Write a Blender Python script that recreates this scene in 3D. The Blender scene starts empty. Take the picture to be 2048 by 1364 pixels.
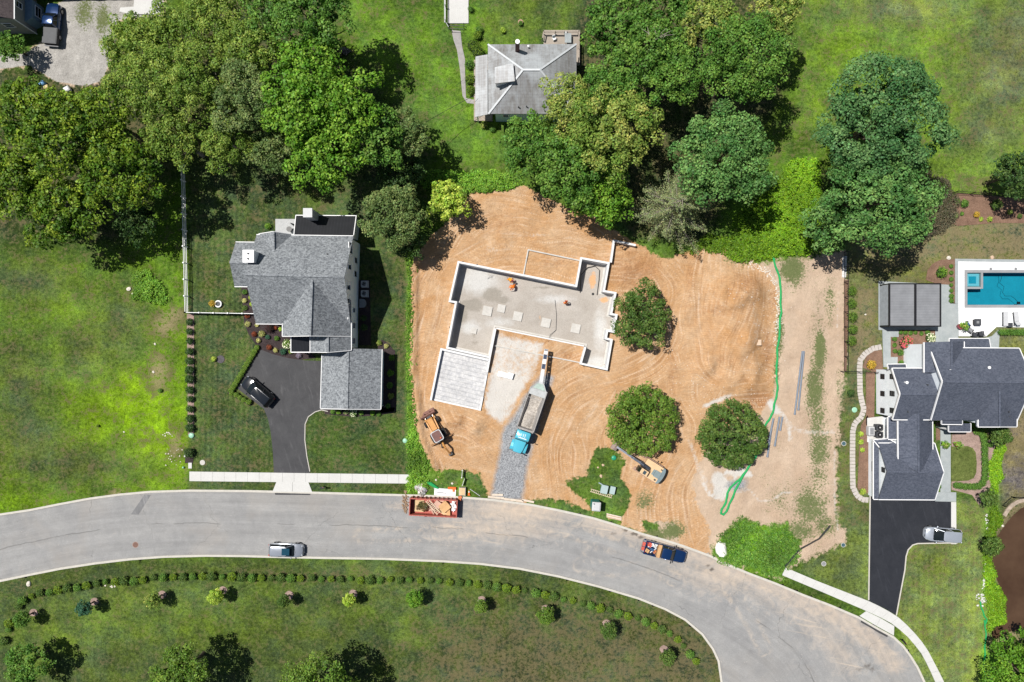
import bpy, math, random
import numpy as np
from mathutils import Vector, Matrix
from mathutils.geometry import tessellate_polygon
C = bpy.context.scene.collection
R = math.radians
H = 95.0; S = 0.07            # camera height and metres per photo pixel at ground level
# ---------------------------------------------------------------- camera, sky, sun
cd = bpy.data.cameras.new('camera'); cam = bpy.data.objects.new('camera', cd); C.objects.link(cam)
cam.location = (0, 0, H); cam.rotation_euler = (0, 0, 0)
cd.sensor_width = 36; cd.lens = 36 * H / (2048 * S); cd.clip_start = 0.5; cd.clip_end = 5000
bpy.context.scene.camera = cam
wd = bpy.data.worlds.new('World'); bpy.context.scene.world = wd; wd.use_nodes = True
wn = wd.node_tree.nodes; wl = wd.node_tree.links
sky = wn.new('ShaderNodeTexSky'); sky.sky_type = 'NISHITA'; sky.sun_disc = False
sky.sun_elevation = R(63); sky.sun_rotation = R(-62)
wl.new(sky.outputs[0], wn['Background'].inputs[0]); wn['Background'].inputs[1].default_value = 0.05
sd_ = bpy.data.lights.new('sun', 'SUN'); sun = bpy.data.objects.new('sun', sd_); C.objects.link(sun)
sd_.energy = 5.0; sd_.angle = R(0.5); sd_.color = (1, 0.965, 0.9)
sdir = Vector((0.883 * math.cos(R(63)), -0.469 * math.cos(R(63)), -math.sin(R(63))))
sun.rotation_euler = sdir.to_track_quat('-Z', 'Y').to_euler(); sun.location = (-60, 30, 80)
vs = bpy.context.scene.view_settings
vs.view_transform = 'Standard'; vs.look = 'None'; vs.gamma = 1; vs.use_curve_mapping = False; vs.exposure = 0.2
bpy.context.scene.cycles.max_bounces = 6; bpy.context.scene.cycles.diffuse_bounces = 3
bpy.context.scene.cycles.transparent_max_bounces = 6; bpy.context.scene.cycles.sample_clamp_indirect = 6

# ---------------------------------------------------------------- helpers
def P(px, py, z=0.0):
    k = S * (1 - z / H)
    return Vector(((px - 1024) * k, (682 - py) * k, z))
def PP(pts, z=0.0): return [P(a, b, z) for a, b in pts]

def tag(o, label=None, cat=None, group=None, kind=None):
    if label: o['label'] = label
    if cat: o['category'] = cat
    if group: o['group'] = group
    if kind: o['kind'] = kind
    return o
def empty(name, loc, rz=0, label=None, cat=None, group=None):
    o = bpy.data.objects.new(name, None); C.objects.link(o); o.empty_display_size = 0.3
    o.location = loc; o.rotation_euler = (0, 0, rz)
    return tag(o, label, cat, group)
def dup(root, loc, rz=0, label=None, group=None, sc=1.0):
    def cp(o, par):
        c = o.copy(); C.objects.link(c)
        if par: c.parent = par
        for ch in list(o.children): cp(ch, c)
        return c
    r = cp(root, None); r.location = loc; r.rotation_euler = (0, 0, rz); r.scale = (sc, sc, sc)
    if label: r['label'] = label
    if group: r['group'] = group
    return r

class MB:
    def __init__(s): s.v = []; s.f = []; s.m = []
    def add(s, vs_, fs, mi=0, M=None):
        n = len(s.v)
        for p in vs_:
            p = Vector(p); s.v.append(tuple(M @ p if M else p))
        for f in fs: s.f.append(tuple(n + i for i in f)); s.m.append(mi)
        return s
    def box(s, c, d, rz=0, mi=0, rx=0, ry=0):
        a, b, h = d[0] / 2, d[1] / 2, d[2] / 2
        M = Matrix.Translation(c) @ Matrix.Rotation(rz, 4, 'Z') @ Matrix.Rotation(ry, 4, 'Y') @ Matrix.Rotation(rx, 4, 'X')
        v = [(x, y, z) for z in (-h, h) for x, y in ((-a, -b), (a, -b), (a, b), (-a, b))]
        return s.add(v, [(3, 2, 1, 0), (4, 5, 6, 7), (0, 1, 5, 4), (1, 2, 6, 5), (2, 3, 7, 6), (3, 0, 4, 7)], mi, M)
    def beam(s, p, q, w, h, mi=0, off=0, dz=0):
        p = Vector(p); q = Vector(q); d = (q - p)
        if d.length < 1e-5: return s
        d.normalize(); n = Vector((-d.y, d.x, 0))
        n = n.normalized() if n.length > 1e-4 else Vector((1, 0, 0)); u = d.cross(n).normalized()
        if u.z < 0: u = -u
        o = n * off + Vector((0, 0, dz)); v = []
        for e in (p, q):
            for a, b in ((-1, -1), (1, -1), (1, 1), (-1, 1)): v.append(e + o + n * a * w / 2 + u * b * h / 2)
        return s.add(v, [(0, 1, 2, 3), (7, 6, 5, 4), (0, 4, 5, 1), (1, 5, 6, 2), (2, 6, 7, 3), (3, 7, 4, 0)], mi)
    def poly(s, pts, z=None, mi=0):
        pts = [Vector((p[0], p[1], p[2] if z is None else z)) for p in pts]
        tr = tessellate_polygon([[Vector((p.x, p.y, 0)) for p in pts]])
        fs = []
        for t in tr:
            a, b, c = (pts[i] for i in t)
            fs.append(t if (b - a).cross(c - a).z > 0 else t[::-1])
        return s.add(pts, fs, mi)
    def prism(s, pts, z0, z1, mi=0, side=None):
        pts = [(p[0], p[1]) for p in pts]
        ar = sum(pts[i][0] * pts[(i + 1) % len(pts)][1] - pts[(i + 1) % len(pts)][0] * pts[i][1] for i in range(len(pts)))
        if ar < 0: pts = pts[::-1]
        s.poly([(a, b, z1) for a, b in pts], None, mi)
        n = len(pts); v = [(a, b, z0) for a, b in pts] + [(a, b, z1) for a, b in pts]
        return s.add(v, [(i, (i + 1) % n, n + (i + 1) % n, n + i) for i in range(n)], mi if side is None else side)
    def tube(s, pts, r, n=8, mi=0, cap=True):
        pts = [Vector(p) for p in pts]; rs = r if hasattr(r, '__len__') else [r] * len(pts); vv = []
        up = Vector((0, 0, 1))
        for i, p in enumerate(pts):
            d = (pts[min(i + 1, len(pts) - 1)] - pts[max(i - 1, 0)]).normalized()
            a = d.cross(up if abs(d.z) < .9 else Vector((1, 0, 0))).normalized(); b = d.cross(a)
            for k in range(n):
                t = 2 * math.pi * k / n; vv.append(p + (a * math.cos(t) + b * math.sin(t)) * rs[i])
        fs = [(i * n + k, i * n + (k + 1) % n, (i + 1) * n + (k + 1) % n, (i + 1) * n + k) for i in range(len(pts) - 1) for k in range(n)]
        if cap: fs += [tuple(range(n))[::-1], tuple((len(pts) - 1) * n + k for k in range(n))]
        return s.add(vv, fs, mi)
    def cyl(s, p, q, r, n=16, mi=0, r2=None): return s.tube([p, q], [r, r if r2 is None else r2], n, mi)
    def loft(s, rings, mi=0, caps=True):
        n = len(rings[0]); v = [p for r in rings for p in r]
        fs = [(i * n + k, i * n + (k + 1) % n, (i + 1) * n + (k + 1) % n, (i + 1) * n + k) for i in range(len(rings) - 1) for k in range(n)]
        if caps: fs += [tuple(range(n))[::-1], tuple((len(rings) - 1) * n + k for k in range(n))]
        return s.add(v, fs, mi)
    def ball(s, c, r, nu=12, nv=8, mi=0, jit=0, seed=1):
        rr = random.Random(seed); r = r if hasattr(r, '__len__') else (r, r, r); rings = []
        for j in range(nv + 1):
            t = math.pi * j / nv; ring = []
            for k in range(nu):
                a = 2 * math.pi * k / nu; q = 1 + rr.uniform(-jit, jit)
                ring.append((c[0] + r[0] * q * math.sin(t) * math.cos(a), c[1] + r[1] * q * math.sin(t) * math.sin(a), c[2] - r[2] * q * math.cos(t)))
            rings.append(ring)
        return s.loft(rings, mi, False)
    def wall(s, pts, th, z0, z1, closed=False, mi=0, side=None):
        """wall of thickness th whose left-hand side follows pts"""
        a = offs(pts, 0, closed); b = offs(pts, th, closed); n = len(pts)
        seg = range(n if closed else n - 1)
        for i in seg:
            j = (i + 1) % n
            s.prism([a[i], a[j], b[j], b[i]], z0, z1, mi, side)
        return s
    def build(s, name, mats, parent=None, smooth=False, world=False):
        me = bpy.data.meshes.new(name); v = s.v
        if world and parent is not None:
            L = parent.location; v = [(a - L.x, b - L.y, c - L.z) for a, b, c in v]
        me.from_pydata(v, [], s.f); mats = mats if isinstance(mats, (list, tuple)) else [mats]
        for m in mats: me.materials.append(m)
        if len(mats) > 1: me.polygons.foreach_set('material_index', s.m)
        if smooth: me.polygons.foreach_set('use_smooth', [True] * len(me.polygons))
        me.update(); o = bpy.data.objects.new(name, me); C.objects.link(o)
        if smooth and smooth != 2:
            try: me.set_sharp_from_angle(angle=R(40))
            except Exception: pass
        if parent is not None: o.parent = parent
        return o

def offs(pts, d, closed):
    pts = [Vector((p[0], p[1])) for p in pts]; n = len(pts); out = []
    for i in range(n):
        p = pts[i]
        e0 = (p - pts[i - 1]).normalized() if (closed or i > 0) else None
        e1 = (pts[(i + 1) % n] - p).normalized() if (closed or i < n - 1) else None
        if e0 is None: nn = Vector((-e1.y, e1.x)); out.append(p + nn * d); continue
        if e1 is None: nn = Vector((-e0.y, e0.x)); out.append(p + nn * d); continue
        n0 = Vector((-e0.y, e0.x)); n1 = Vector((-e1.y, e1.x)); m = n0 + n1
        if m.length < 1e-6: out.append(p + n0 * d); continue
        m.normalize(); out.append(p + m * (d / max(0.35, m.dot(n0))))
    return out

def sdist(poly, X, Y):
    """signed distance, positive inside (numpy)"""
    p = np.array([(a, b) for a, b in poly], float); d = np.full(X.shape, 1e9); ins = np.zeros(X.shape, bool)
    for i in range(len(p)):
        a = p[i]; b = p[(i + 1) % len(p)]; e = b - a
        wx = X - a[0]; wy = Y - a[1]; t = np.clip((wx * e[0] + wy * e[1]) / (e @ e + 1e-12), 0, 1)
        d = np.minimum(d, (wx - e[0] * t) ** 2 + (wy - e[1] * t) ** 2)
        c1 = (a[1] > Y) != (b[1] > Y)
        xi = a[0] + (Y - a[1]) * e[0] / (e[1] if abs(e[1]) > 1e-12 else 1e-12)
        ins ^= c1 & (X < xi)
    return np.sqrt(d) * np.where(ins, 1, -1)
def sdp(pxpoly, X, Y): return sdist([tuple(P(a, b))[:2] for a, b in pxpoly], X, Y)
def sst(a, b, x): t = np.clip((x - a) / (b - a), 0, 1); return t * t * (3 - 2 * t)

def vnoise(X, Y, sc, seed=0):
    rs = np.random.RandomState(seed); T = rs.rand(256, 256)
    x = X * sc + 1000; y = Y * sc + 1000; xi = np.floor(x).astype(int); yi = np.floor(y).astype(int)
    fx = x - xi; fy = y - yi; fx = fx * fx * (3 - 2 * fx); fy = fy * fy * (3 - 2 * fy)
    g = lambda i, j: T[i % 256, j % 256]
    return (g(xi, yi) * (1 - fx) + g(xi + 1, yi) * fx) * (1 - fy) + (g(xi, yi + 1) * (1 - fx) + g(xi + 1, yi + 1) * fx) * fy

# ---------------------------------------------------------------- materials
class NT:
    def __init__(s, name):
        s.mat = bpy.data.materials.new(name); s.mat.use_nodes = True; s.t = s.mat.node_tree
        s.bsdf = s.t.nodes['Principled BSDF']; s.out = s.t.nodes['Material Output']
        s.pos = s.n('ShaderNodeNewGeometry').outputs['Position']
    def n(s, ty, **kw):
        nd = s.t.nodes.new(ty)
        for k, v in kw.items(): setattr(nd, k, v)
        return nd
    def put(s, sock, v):
        if hasattr(v, 'is_linked') or isinstance(v, bpy.types.NodeSocket): s.t.links.new(v, sock)
        else:
            if isinstance(v, (tuple, list)) and len(v) == 3 and sock.type == 'RGBA': v = (*v, 1)
            sock.default_value = v
    def math(s, op, a, b=0, c=0, clamp=False):
        nd = s.n('ShaderNodeMath', operation=op, use_clamp=clamp)
        for i, x in enumerate((a, b, c)): s.put(nd.inputs[i], x)
        return nd.outputs[0]
    def mix(s, f, a, b, mode='MIX'):
        nd = s.n('ShaderNodeMix', data_type='RGBA', blend_type=mode)
        s.put(nd.inputs[0], f); s.put(nd.inputs[6], a); s.put(nd.inputs[7], b)
        return nd.outputs[2]
    def vec(s, v, scale=(1, 1, 1), rot=0):
        if rot:
            r_ = s.n('ShaderNodeMapping'); s.put(r_.inputs[0], v); r_.inputs['Rotation'].default_value = (0, 0, rot); v = r_.outputs[0]
        nd = s.n('ShaderNodeMapping'); s.put(nd.inputs[0], v); nd.inputs['Scale'].default_value = scale
        return nd.outputs[0]
    def noise(s, scale, detail=4, rough=.55, vec=None, dist=0, col=False):
        nd = s.n('ShaderNodeTexNoise'); s.put(nd.inputs['Vector'], s.pos if vec is None else vec)
        nd.inputs['Scale'].default_value = scale; nd.inputs['Detail'].default_value = detail; nd.inputs['Roughness'].default_value = rough; nd.inputs['Distortion'].default_value = dist
        return nd.outputs['Color' if col else 'Fac']
    def vor(s, scale, vec=None, out='Color', feat='F1'):
        nd = s.n('ShaderNodeTexVoronoi', feature=feat); s.put(nd.inputs['Vector'], s.pos if vec is None else vec); nd.inputs['Scale'].default_value = scale
        return nd.outputs[out]
    def ramp(s, x, lo, hi, a=0.0, b=1.0):
        nd = s.n('ShaderNodeMapRange', clamp=True); s.put(nd.inputs[0], x)
        for i, v in enumerate((lo, hi, a, b)): s.put(nd.inputs[i + 1], v)
        return nd.outputs[0]
    def attr(s, name, out='Fac'): return s.n('ShaderNodeAttribute', attribute_name=name).outputs[out]
    def scale(s, col, f):
        nd = s.n('ShaderNodeVectorMath', operation='SCALE'); s.put(nd.inputs[0], col); s.put(nd.inputs['Scale'], f); return nd.outputs[0]
    def bump(s, h, strength=.4, dist=.05):
        nd = s.n('ShaderNodeBump'); s.put(nd.inputs['Height'], h); nd.inputs['Strength'].default_value = strength; nd.inputs['Distance'].default_value = dist
        s.t.links.new(nd.outputs[0], s.bsdf.inputs['Normal'])
    def done(s, col=None, rough=.8, metal=0, spec=.3):
        if col is not None: s.put(s.bsdf.inputs['Base Color'], col)
        s.put(s.bsdf.inputs['Roughness'], rough); s.put(s.bsdf.inputs['Metallic'], metal); s.put(s.bsdf.inputs['Specular IOR Level'], spec)
        return s.mat
_mc = {}
def M(name, c, rough=.6, metal=0, var=.15, sc=3.0, spec=.4, coat=0, bump=0, bsc=20, obj=True):
    """plain surface with a little dirt and tone variation"""
    if name in _mc: return _mc[name]
    t = NT(name)
    v = t.n('ShaderNodeTexCoord').outputs['Object'] if obj else t.pos
    nz = t.noise(sc, 5, .65, vec=v); f = t.ramp(nz, .3, .7, 1 - var, 1 + var)
    if bump: t.bump(t.noise(bsc, 3, .6, vec=v), bump, .03)
    if coat: t.bsdf.inputs['Coat Weight'].default_value = coat; t.bsdf.inputs['Coat Roughness'].default_value = .08
    _mc[name] = t.done(t.scale((c[0], c[1], c[2]), f), rough, metal, spec); return _mc[name]
# ---------------------------------------------------------------- setting materials
def mk_ground():
    t = NT('ground_cover')
    lawn = t.attr('lawn', 'Color'); dry = t.attr('dry'); dirt = t.attr('dirt'); sand = t.attr('sand')
    weed = t.attr('weed'); white = t.attr('chalk'); grav = t.attr('gravel'); mow = t.attr('mow')
    n1 = t.noise(.16, 6, .6); n2 = t.noise(2.2, 6, .75); n3 = t.noise(.55, 5, .7); n4 = t.noise(6.5, 3, .7)
    # grass
    g = t.scale(lawn, t.ramp(n2, .32, .68, .42, 1.7))
    g = t.scale(g, t.ramp(t.noise(.35, 5, .65), .34, .66, .70, 1.25)); g = t.mix(t.ramp(n1, .42, .62, 0, .6), g, t.mix(1.0, g, (1.32, 1.22, .7), 'MULTIPLY'))
    pt = t.ramp(t.noise(.30, 9, .78), .44, .56); g = t.mix(pt, t.mix(1.0, g, (.85, .82, 1.1), 'MULTIPLY'), t.mix(1.0, g, (1.18, 1.12, .85), 'MULTIPLY'))
    g = t.scale(g, t.ramp(n4, .3, .7, .62, 1.42))
    br = t.mix(t.ramp(dry, .70, 1.0), t.mix(n4, (.075, .062, .028), (.17, .145, .075)), t.mix(n4, (.15, .11, .055), (.38, .305, .19)))
    nz = t.math('ADD', t.math('MULTIPLY', t.noise(.55, 7, .78), .65), t.math('MULTIPLY', n2, .35)); dm = t.math('MULTIPLY', t.ramp(dry, .05, .3), t.ramp(t.math('ADD', nz, t.math('MULTIPLY', t.math('SUBTRACT', dry, .5), .16)), .485, .575, 0, .85), clamp=True)
    g = t.mix(dm, g, br)
    # mowing stripes
    sx = t.n('ShaderNodeTexWave', wave_type='BANDS', bands_direction='X'); t.put(sx.inputs['Vector'], t.vec(t.pos, (1, 1, 1), .02)); sx.inputs['Scale'].default_value = .42; sx.inputs['Distortion'].default_value = .5; sx.inputs['Detail Scale'].default_value = .4
    g = t.scale(g, t.math('ADD', 1.0, t.math('MULTIPLY', mow, t.ramp(sx.outputs['Fac'], .2, .8, -.09, .09))))
    # clay
    q1 = t.noise(.22, 6, .65, dist=.6)
    d = t.mix(t.ramp(q1, .3, .7), (.445, .242, .106), (.52, .35, .212))
    wp = t.n('ShaderNodeVectorMath', operation='MULTIPLY_ADD'); t.put(wp.inputs[0], t.noise(.07, 2, .5, col=True)); wp.inputs[1].default_value = (11, 11, 0); t.put(wp.inputs[2], t.pos); wp = wp.outputs[0]
    fl = t.n('ShaderNodeCombineXYZ'); t.put(fl.inputs[0], t.attr('fu')); t.put(fl.inputs[1], t.attr('fv')); fl = fl.outputs[0]
    st = t.noise(1.0, 6, .68, vec=t.vec(fl, (1.7, .16, 1)), dist=.5)
    rut = t.noise(1.0, 4, .6, vec=t.vec(fl, (4.5, .10, 1)), dist=.25)
    lug = t.n('ShaderNodeTexWave', wave_type='BANDS', bands_direction='Y'); t.put(lug.inputs['Vector'], fl); lug.inputs['Scale'].default_value = .9; lug.inputs['Distortion'].default_value = 2.0; lug.inputs['Detail'].default_value = 2
    d = t.mix(t.math('MULTIPLY', t.ramp(st, .54, .68), t.ramp(n1, .34, .56, .25, .8), clamp=True), d, (.62, .47, .345))
    dmp = t.ramp(t.math('ADD', t.attr('moist'), t.math('MULTIPLY', t.math('SUBTRACT', t.noise(1.5, 8, .8, dist=.4), .5), 2.2)), .22, .8, 0, .85); d = t.mix(dmp, d, t.scale((.345, .175, .082), t.ramp(n2, .3, .7, .8, 1.2)))
    d = t.mix(t.math('MULTIPLY', t.ramp(rut, .42, .30), .75, clamp=True), d, (.33, .17, .08)); d = t.mix(t.math('MULTIPLY', t.math('MULTIPLY', t.ramp(rut, .56, .66), t.ramp(lug.outputs['Fac'], .35, .75)), t.ramp(q1, .35, .55, .2, .8), clamp=True), d, (.63, .48, .35))
    st2 = t.noise(1.0, 6, .7, vec=t.vec(wp, (.30, 1.7, 1), .2), dist=.6)
    d = t.mix(t.math('MULTIPLY', t.ramp(st2, .54, .70), t.ramp(q1, .36, .6, .05, .5), clamp=True), d, (.60, .46, .335))
    d = t.mix(t.math('MULTIPLY', t.ramp(st2, .46, .34), .28, clamp=True), d, (.38, .20, .095))
    wv = t.n('ShaderNodeTexWave', wave_type='BANDS'); t.put(wv.inputs['Vector'], t.vec(wp, (1, 1, 1), 1.2)); wv.inputs['Scale'].default_value = 1.0; wv.inputs['Distortion'].default_value = 5; wv.inputs['Detail'].default_value = 3; wv.inputs['Detail Scale'].default_value = .35
    d = t.scale(d, t.ramp(wv.outputs['Fac'], 0, 1, .95, 1.03))
    d = t.scale(d, t.ramp(n2, .3, .7, .80, 1.14)); gg = t.math('MULTIPLY', t.math('ABSOLUTE', t.math('SUBTRACT', t.math('FRACT', t.math('DIVIDE', t.attr('fu'), 2.1)), .5)), 2.1)
    gm = t.math('MULTIPLY', t.ramp(t.noise(.16, 4, .6), .47, .60), t.ramp(lug.outputs['Fac'], .15, .8, .45, 1), clamp=True)
    d = t.mix(t.math('MULTIPLY', t.math('MULTIPLY', t.ramp(gg, .08, .24, 1, 0), gm), .6, clamp=True), d, (.31, .165, .078))
    d = t.mix(t.math('MULTIPLY', t.math('MULTIPLY', t.math('MULTIPLY', t.ramp(gg, .20, .30, 0, 1), t.ramp(gg, .34, .48, 1, 0)), gm), .5, clamp=True), d, (.62, .46, .33))
    d = t.scale(d, t.ramp(t.noise(7, 4, .85), .3, .7, .88, 1.12)); d = t.mix(t.ramp(t.noise(.9, 6, .8, dist=.3), .56, .72, 0, .5), d, (.39, .215, .11))
    # sandy strip
    s = t.mix(t.ramp(q1, .3, .7), (.425, .31, .222), (.53, .41, .31))
    s = t.scale(s, t.ramp(n2, .3, .7, .86, 1.1)); s = t.scale(s, t.ramp(t.noise(12, 3, .8), .3, .7, .88, 1.1))
    wsp = t.math('ADD', t.math('MULTIPLY', t.noise(3.6, 6, .85), .75), t.math('MULTIPLY', n3, .25))
    wmask = t.ramp(t.math('ADD', wsp, t.math('MULTIPLY', weed, .30)), .62, .68)
    wcol = t.mix(n4, (.055, .09, .022), (.20, .21, .10))
    gs = t.mix(t.ramp(t.vor(9, out='Color'), 0, 1), (.12, .125, .135), (.40, .41, .43))
    edge = lambda sd, amp, w: t.ramp(t.math('ADD', sd, t.math('MULTIPLY', t.math('SUBTRACT', t.noise(1.1, 6, .7), .5), amp)), -w, w)
    col = t.mix(edge(sand, 3.2, .25), g, s)
    col = t.mix(edge(dirt, 2.2, .12), col, d)
    col = t.mix(t.math('MULTIPLY', wmask, t.ramp(weed, .02, .2), clamp=True), col, wcol)
    ck = t.ramp(t.math('ADD', white, t.math('MULTIPLY', t.math('SUBTRACT', t.noise(1.6, 6, .75), .5), 1.2)), .35, .75)
    col = t.mix(ck, col, t.mix(n4, (.44, .405, .37), (.66, .635, .60)))
    pk = t.mix(t.ramp(n3, .35, .65), (.30, .285, .265), (.44, .42, .395)); pk = t.scale(pk, t.ramp(n4, .3, .7, .72, 1.2)); col = t.mix(edge(t.math('SUBTRACT', t.attr('park'), .5), .5, .1), col, pk)
    col = t.mix(t.math('MULTIPLY', wmask, t.math('MULTIPLY', t.attr('park'), t.ramp(weed, .02, .2)), clamp=True), col, wcol)
    ge = edge(grav, 1.1, .35); col = t.mix(ge, col, gs)
    t.bump(t.math('ADD', t.math('MULTIPLY', n2, .6), n4), .9, .12)
    return t.done(col, .95, 0, .1)
M_ground = mk_ground()

def mk_road():
    t = NT('asphalt_road'); dust = t.attr('dust')
    n1 = t.noise(.25, 6, .65); n2 = t.noise(9, 4, .8); n3 = t.noise(.9, 6, .7, dist=.8)
    c = t.mix(t.ramp(n1, .3, .7), (.235, .234, .236), (.30, .296, .292))
    c = t.scale(c, t.ramp(n2, .25, .75, .74, 1.24)); c = t.scale(c, t.ramp(n3, .3, .7, .90, 1.07)); c = t.mix(t.ramp(t.noise(.12, 5, .6, dist=.4), .5, .7, 0, .5), c, (.30, .275, .25))
    dd = t.ramp(t.math('ADD', dust, t.math('MULTIPLY', t.math('SUBTRACT', n3, .5), 1.3)), .05, 1.1)
    c = t.mix(dd, c, t.scale((.50, .405, .32), t.ramp(n2, .3, .7, .9, 1.1)))
    fl = t.n('ShaderNodeCombineXYZ'); t.put(fl.inputs[0], t.attr('fu')); t.put(fl.inputs[1], t.attr('fv')); fl = fl.outputs[0]
    c = t.scale(c, t.ramp(t.noise(1.0, 6, .7, vec=t.vec(fl, (.9, .035, 1))), .3, .7, .86, 1.12))
    wob_ = t.math('ADD', t.attr('fu'), t.math('MULTIPLY', t.math('SUBTRACT', t.noise(.22, 4, .6), .5), .9))
    seam = t.math('MULTIPLY', t.ramp(t.math('ABSOLUTE', wob_), .03, .09, .55, 0), t.ramp(t.noise(.12, 3), .47, .5), clamp=True); c = t.mix(seam, c, (.10, .098, .095))
    ad = t.math('ABSOLUTE', t.math('SUBTRACT', t.attr('arc'), .85)); c = t.mix(t.math('MULTIPLY', t.ramp(ad, .08, .50, .30, 0), t.ramp(n3, .44, .62), clamp=True), c, (.54, .44, .34))
    c = t.mix(t.ramp(t.math('ADD', t.attr('oil'), t.math('MULTIPLY', t.math('SUBTRACT', t.noise(2.2, 6, .75), .5), 1.3)), .45, 1.0, 0, .8), c, (.075, .062, .05))
    # long tyre arcs of dried mud
    arc = t.noise(1.0, 5, .6, vec=t.vec(t.pos, (.12, 2.4, 1), .18), dist=.5)
    c = t.mix(t.math('MULTIPLY', t.ramp(arc, .60, .70), t.ramp(dust, -.1, .5), clamp=True), c, (.52, .43, .34))
    # hairline cracks
    cr = t.vor(.10, vec=t.noise(.25, 3, .6, col=True), out='Distance', feat='DISTANCE_TO_EDGE') if False else t.n('ShaderNodeTexVoronoi', feature='DISTANCE_TO_EDGE')
    wob = t.n('ShaderNodeVectorMath', operation='MULTIPLY_ADD'); t.put(wob.inputs[0], t.noise(.6, 4, .6, col=True)); wob.inputs[1].default_value = (2.2, 2.2, 0); t.put(wob.inputs[2], t.pos)
    t.put(cr.inputs['Vector'], wob.outputs[0]); cr.inputs['Scale'].default_value = .07
    cm = t.math('MULTIPLY', t.ramp(cr.outputs['Distance'], .0006, .0025, 1, 0), t.ramp(t.noise(.2, 2), .45, .55), clamp=True)
    c = t.mix(t.math('MULTIPLY', cm, .55), c, (.09, .09, .09))
    # scattered clods, pale and dark
    for sc_, th, cc in ((1.7, .045, (.60, .52, .43)), (1.3, .035, (.07, .07, .07)), (3.1, .07, (.55, .5, .45))):
        vd = t.n('ShaderNodeTexVoronoi'); t.put(vd.inputs['Vector'], t.pos); vd.inputs['Scale'].default_value = sc_
        rnd = t.n('ShaderNodeSeparateColor'); t.put(rnd.inputs[0], vd.outputs['Color'])
        k = t.math('MULTIPLY', t.ramp(vd.outputs['Distance'], th, th * 1.6, 1, 0), t.ramp(t.math('ADD', rnd.outputs[0], t.math('MULTIPLY', dust, .10)), .86, .88), clamp=True)
        c = t.mix(k, c, cc)
    t.bump(n2, .25, .02)
    return t.done(c, .9, 0, .2)
M_road = mk_road()

def mk_asph(name, a, b, stain=.5):
    t = NT(name); n1 = t.noise(.5, 6, .7, dist=.4); n2 = t.noise(10, 3, .8)
    sc = t.noise(1.0, 5, .65, vec=t.vec(t.pos, (.25, 1.8, 1), 1.3), dist=.8)
    c = t.mix(t.ramp(n1, .3, .7), a, b); c = t.mix(t.ramp(sc, .55, .75, 0, stain), c, (b[0] * 2.2, b[1] * 2.15, b[2] * 2.1))
    c = t.scale(c, t.ramp(n2, .3, .7, .8, 1.2)); t.bump(n2, .3, .02); return t.done(c, .75, 0, .35)
M_drive1 = mk_asph('asphalt_drive_worn', (.036, .036, .04), (.058, .058, .062))
M_drive2 = mk_asph('asphalt_drive_fresh', (.012, .014, .02), (.022, .024, .031), .45)

def mk_conc(name, a, b, stain=(.35, .28, .2), amt=.35, sc=.7):
    t = NT(name); n1 = t.noise(sc, 6, .7); n2 = t.noise(7, 4, .75)
    c = t.mix(t.ramp(n1, .3, .7), a, b); c = t.mix(t.ramp(t.noise(1.3, 6, .75, dist=.5), .58, .78, 0, amt), c, stain)
    c = t.scale(c, t.ramp(n2, .3, .7, .92, 1.06)); t.bump(n2, .2, .01); return t.done(c, .85, 0, .25)
M_walk = mk_conc('sidewalk_concrete', (.50, .495, .48), (.56, .555, .54), (.40, .37, .33), .25)
M_kerb = mk_conc('kerb_concrete', (.44, .42, .38), (.54, .51, .46), (.3, .25, .2), .6, 1.5)
M_found = mk_conc('foundation_concrete', (.60, .605, .62), (.74, .74, .74), (.45, .40, .34), .5, 1.2)
M_pad = mk_conc('footing_concrete', (.44, .42, .39), (.56, .54, .51), (.36, .32, .27), .6, 1.5)
M_deckw = mk_conc('pool_deck_concrete', (.70, .70, .72), (.76, .76, .77), (.6, .59, .6), .2)
M_coping = mk_conc('pool_coping_stone', (.24, .245, .255), (.31, .31, .32), (.2, .2, .2), .2)
def mk_slab():
    t = NT('ribbed_slab'); n1 = t.noise(2.5, 6, .8); 
    wv = t.n('ShaderNodeTexWave', wave_type='BANDS', bands_direction='Y'); t.put(wv.inputs['Vector'], t.vec(t.pos, (1, 1, 1), .235)); wv.inputs['Scale'].default_value = .52; wv.inputs['Distortion'].default_value = .35; wv.inputs['Detail Scale'].default_value = 3
    c = t.mix(t.ramp(n1, .35, .65), (.38, .38, .40), (.62, .61, .60)); c = t.scale(c, t.ramp(wv.outputs['Fac'], .0, .12, .78, 1))
    return t.done(t.scale(c, t.ramp(t.noise(.5, 4), .3, .7, .88, 1.08)), .9, 0, .2)
M_slab = mk_slab()
def mk_bsmt():
    t = NT('basement_gravel'); n1 = t.noise(.28, 6, .6, dist=.5); n2 = t.noise(8, 4, .85); damp = t.attr('damp'); pale = t.attr('pale')
    c = t.mix(t.ramp(n1, .3, .7), (.34, .305, .27), (.43, .395, .36))
    e = lambda a, w: t.ramp(t.math('ADD', a, t.math('MULTIPLY', t.math('SUBTRACT', t.noise(1.3, 6, .75), .5), 1.1)), .5 - w, .5 + w)
    c = t.mix(e(pale, .3), c, (.50, .49, .475)); c = t.mix(t.math('MULTIPLY', e(damp, .12), .8), c, (.27, .245, .21))
    c = t.mix(e(t.attr('clay'), .1), c, (.56, .33, .18))
    c = t.scale(c, t.ramp(n2, .25, .75, .74, 1.22)); t.bump(n2, .5, .04); return t.done(c, .95, 0, .1)
M_bsmt = mk_bsmt()
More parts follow.
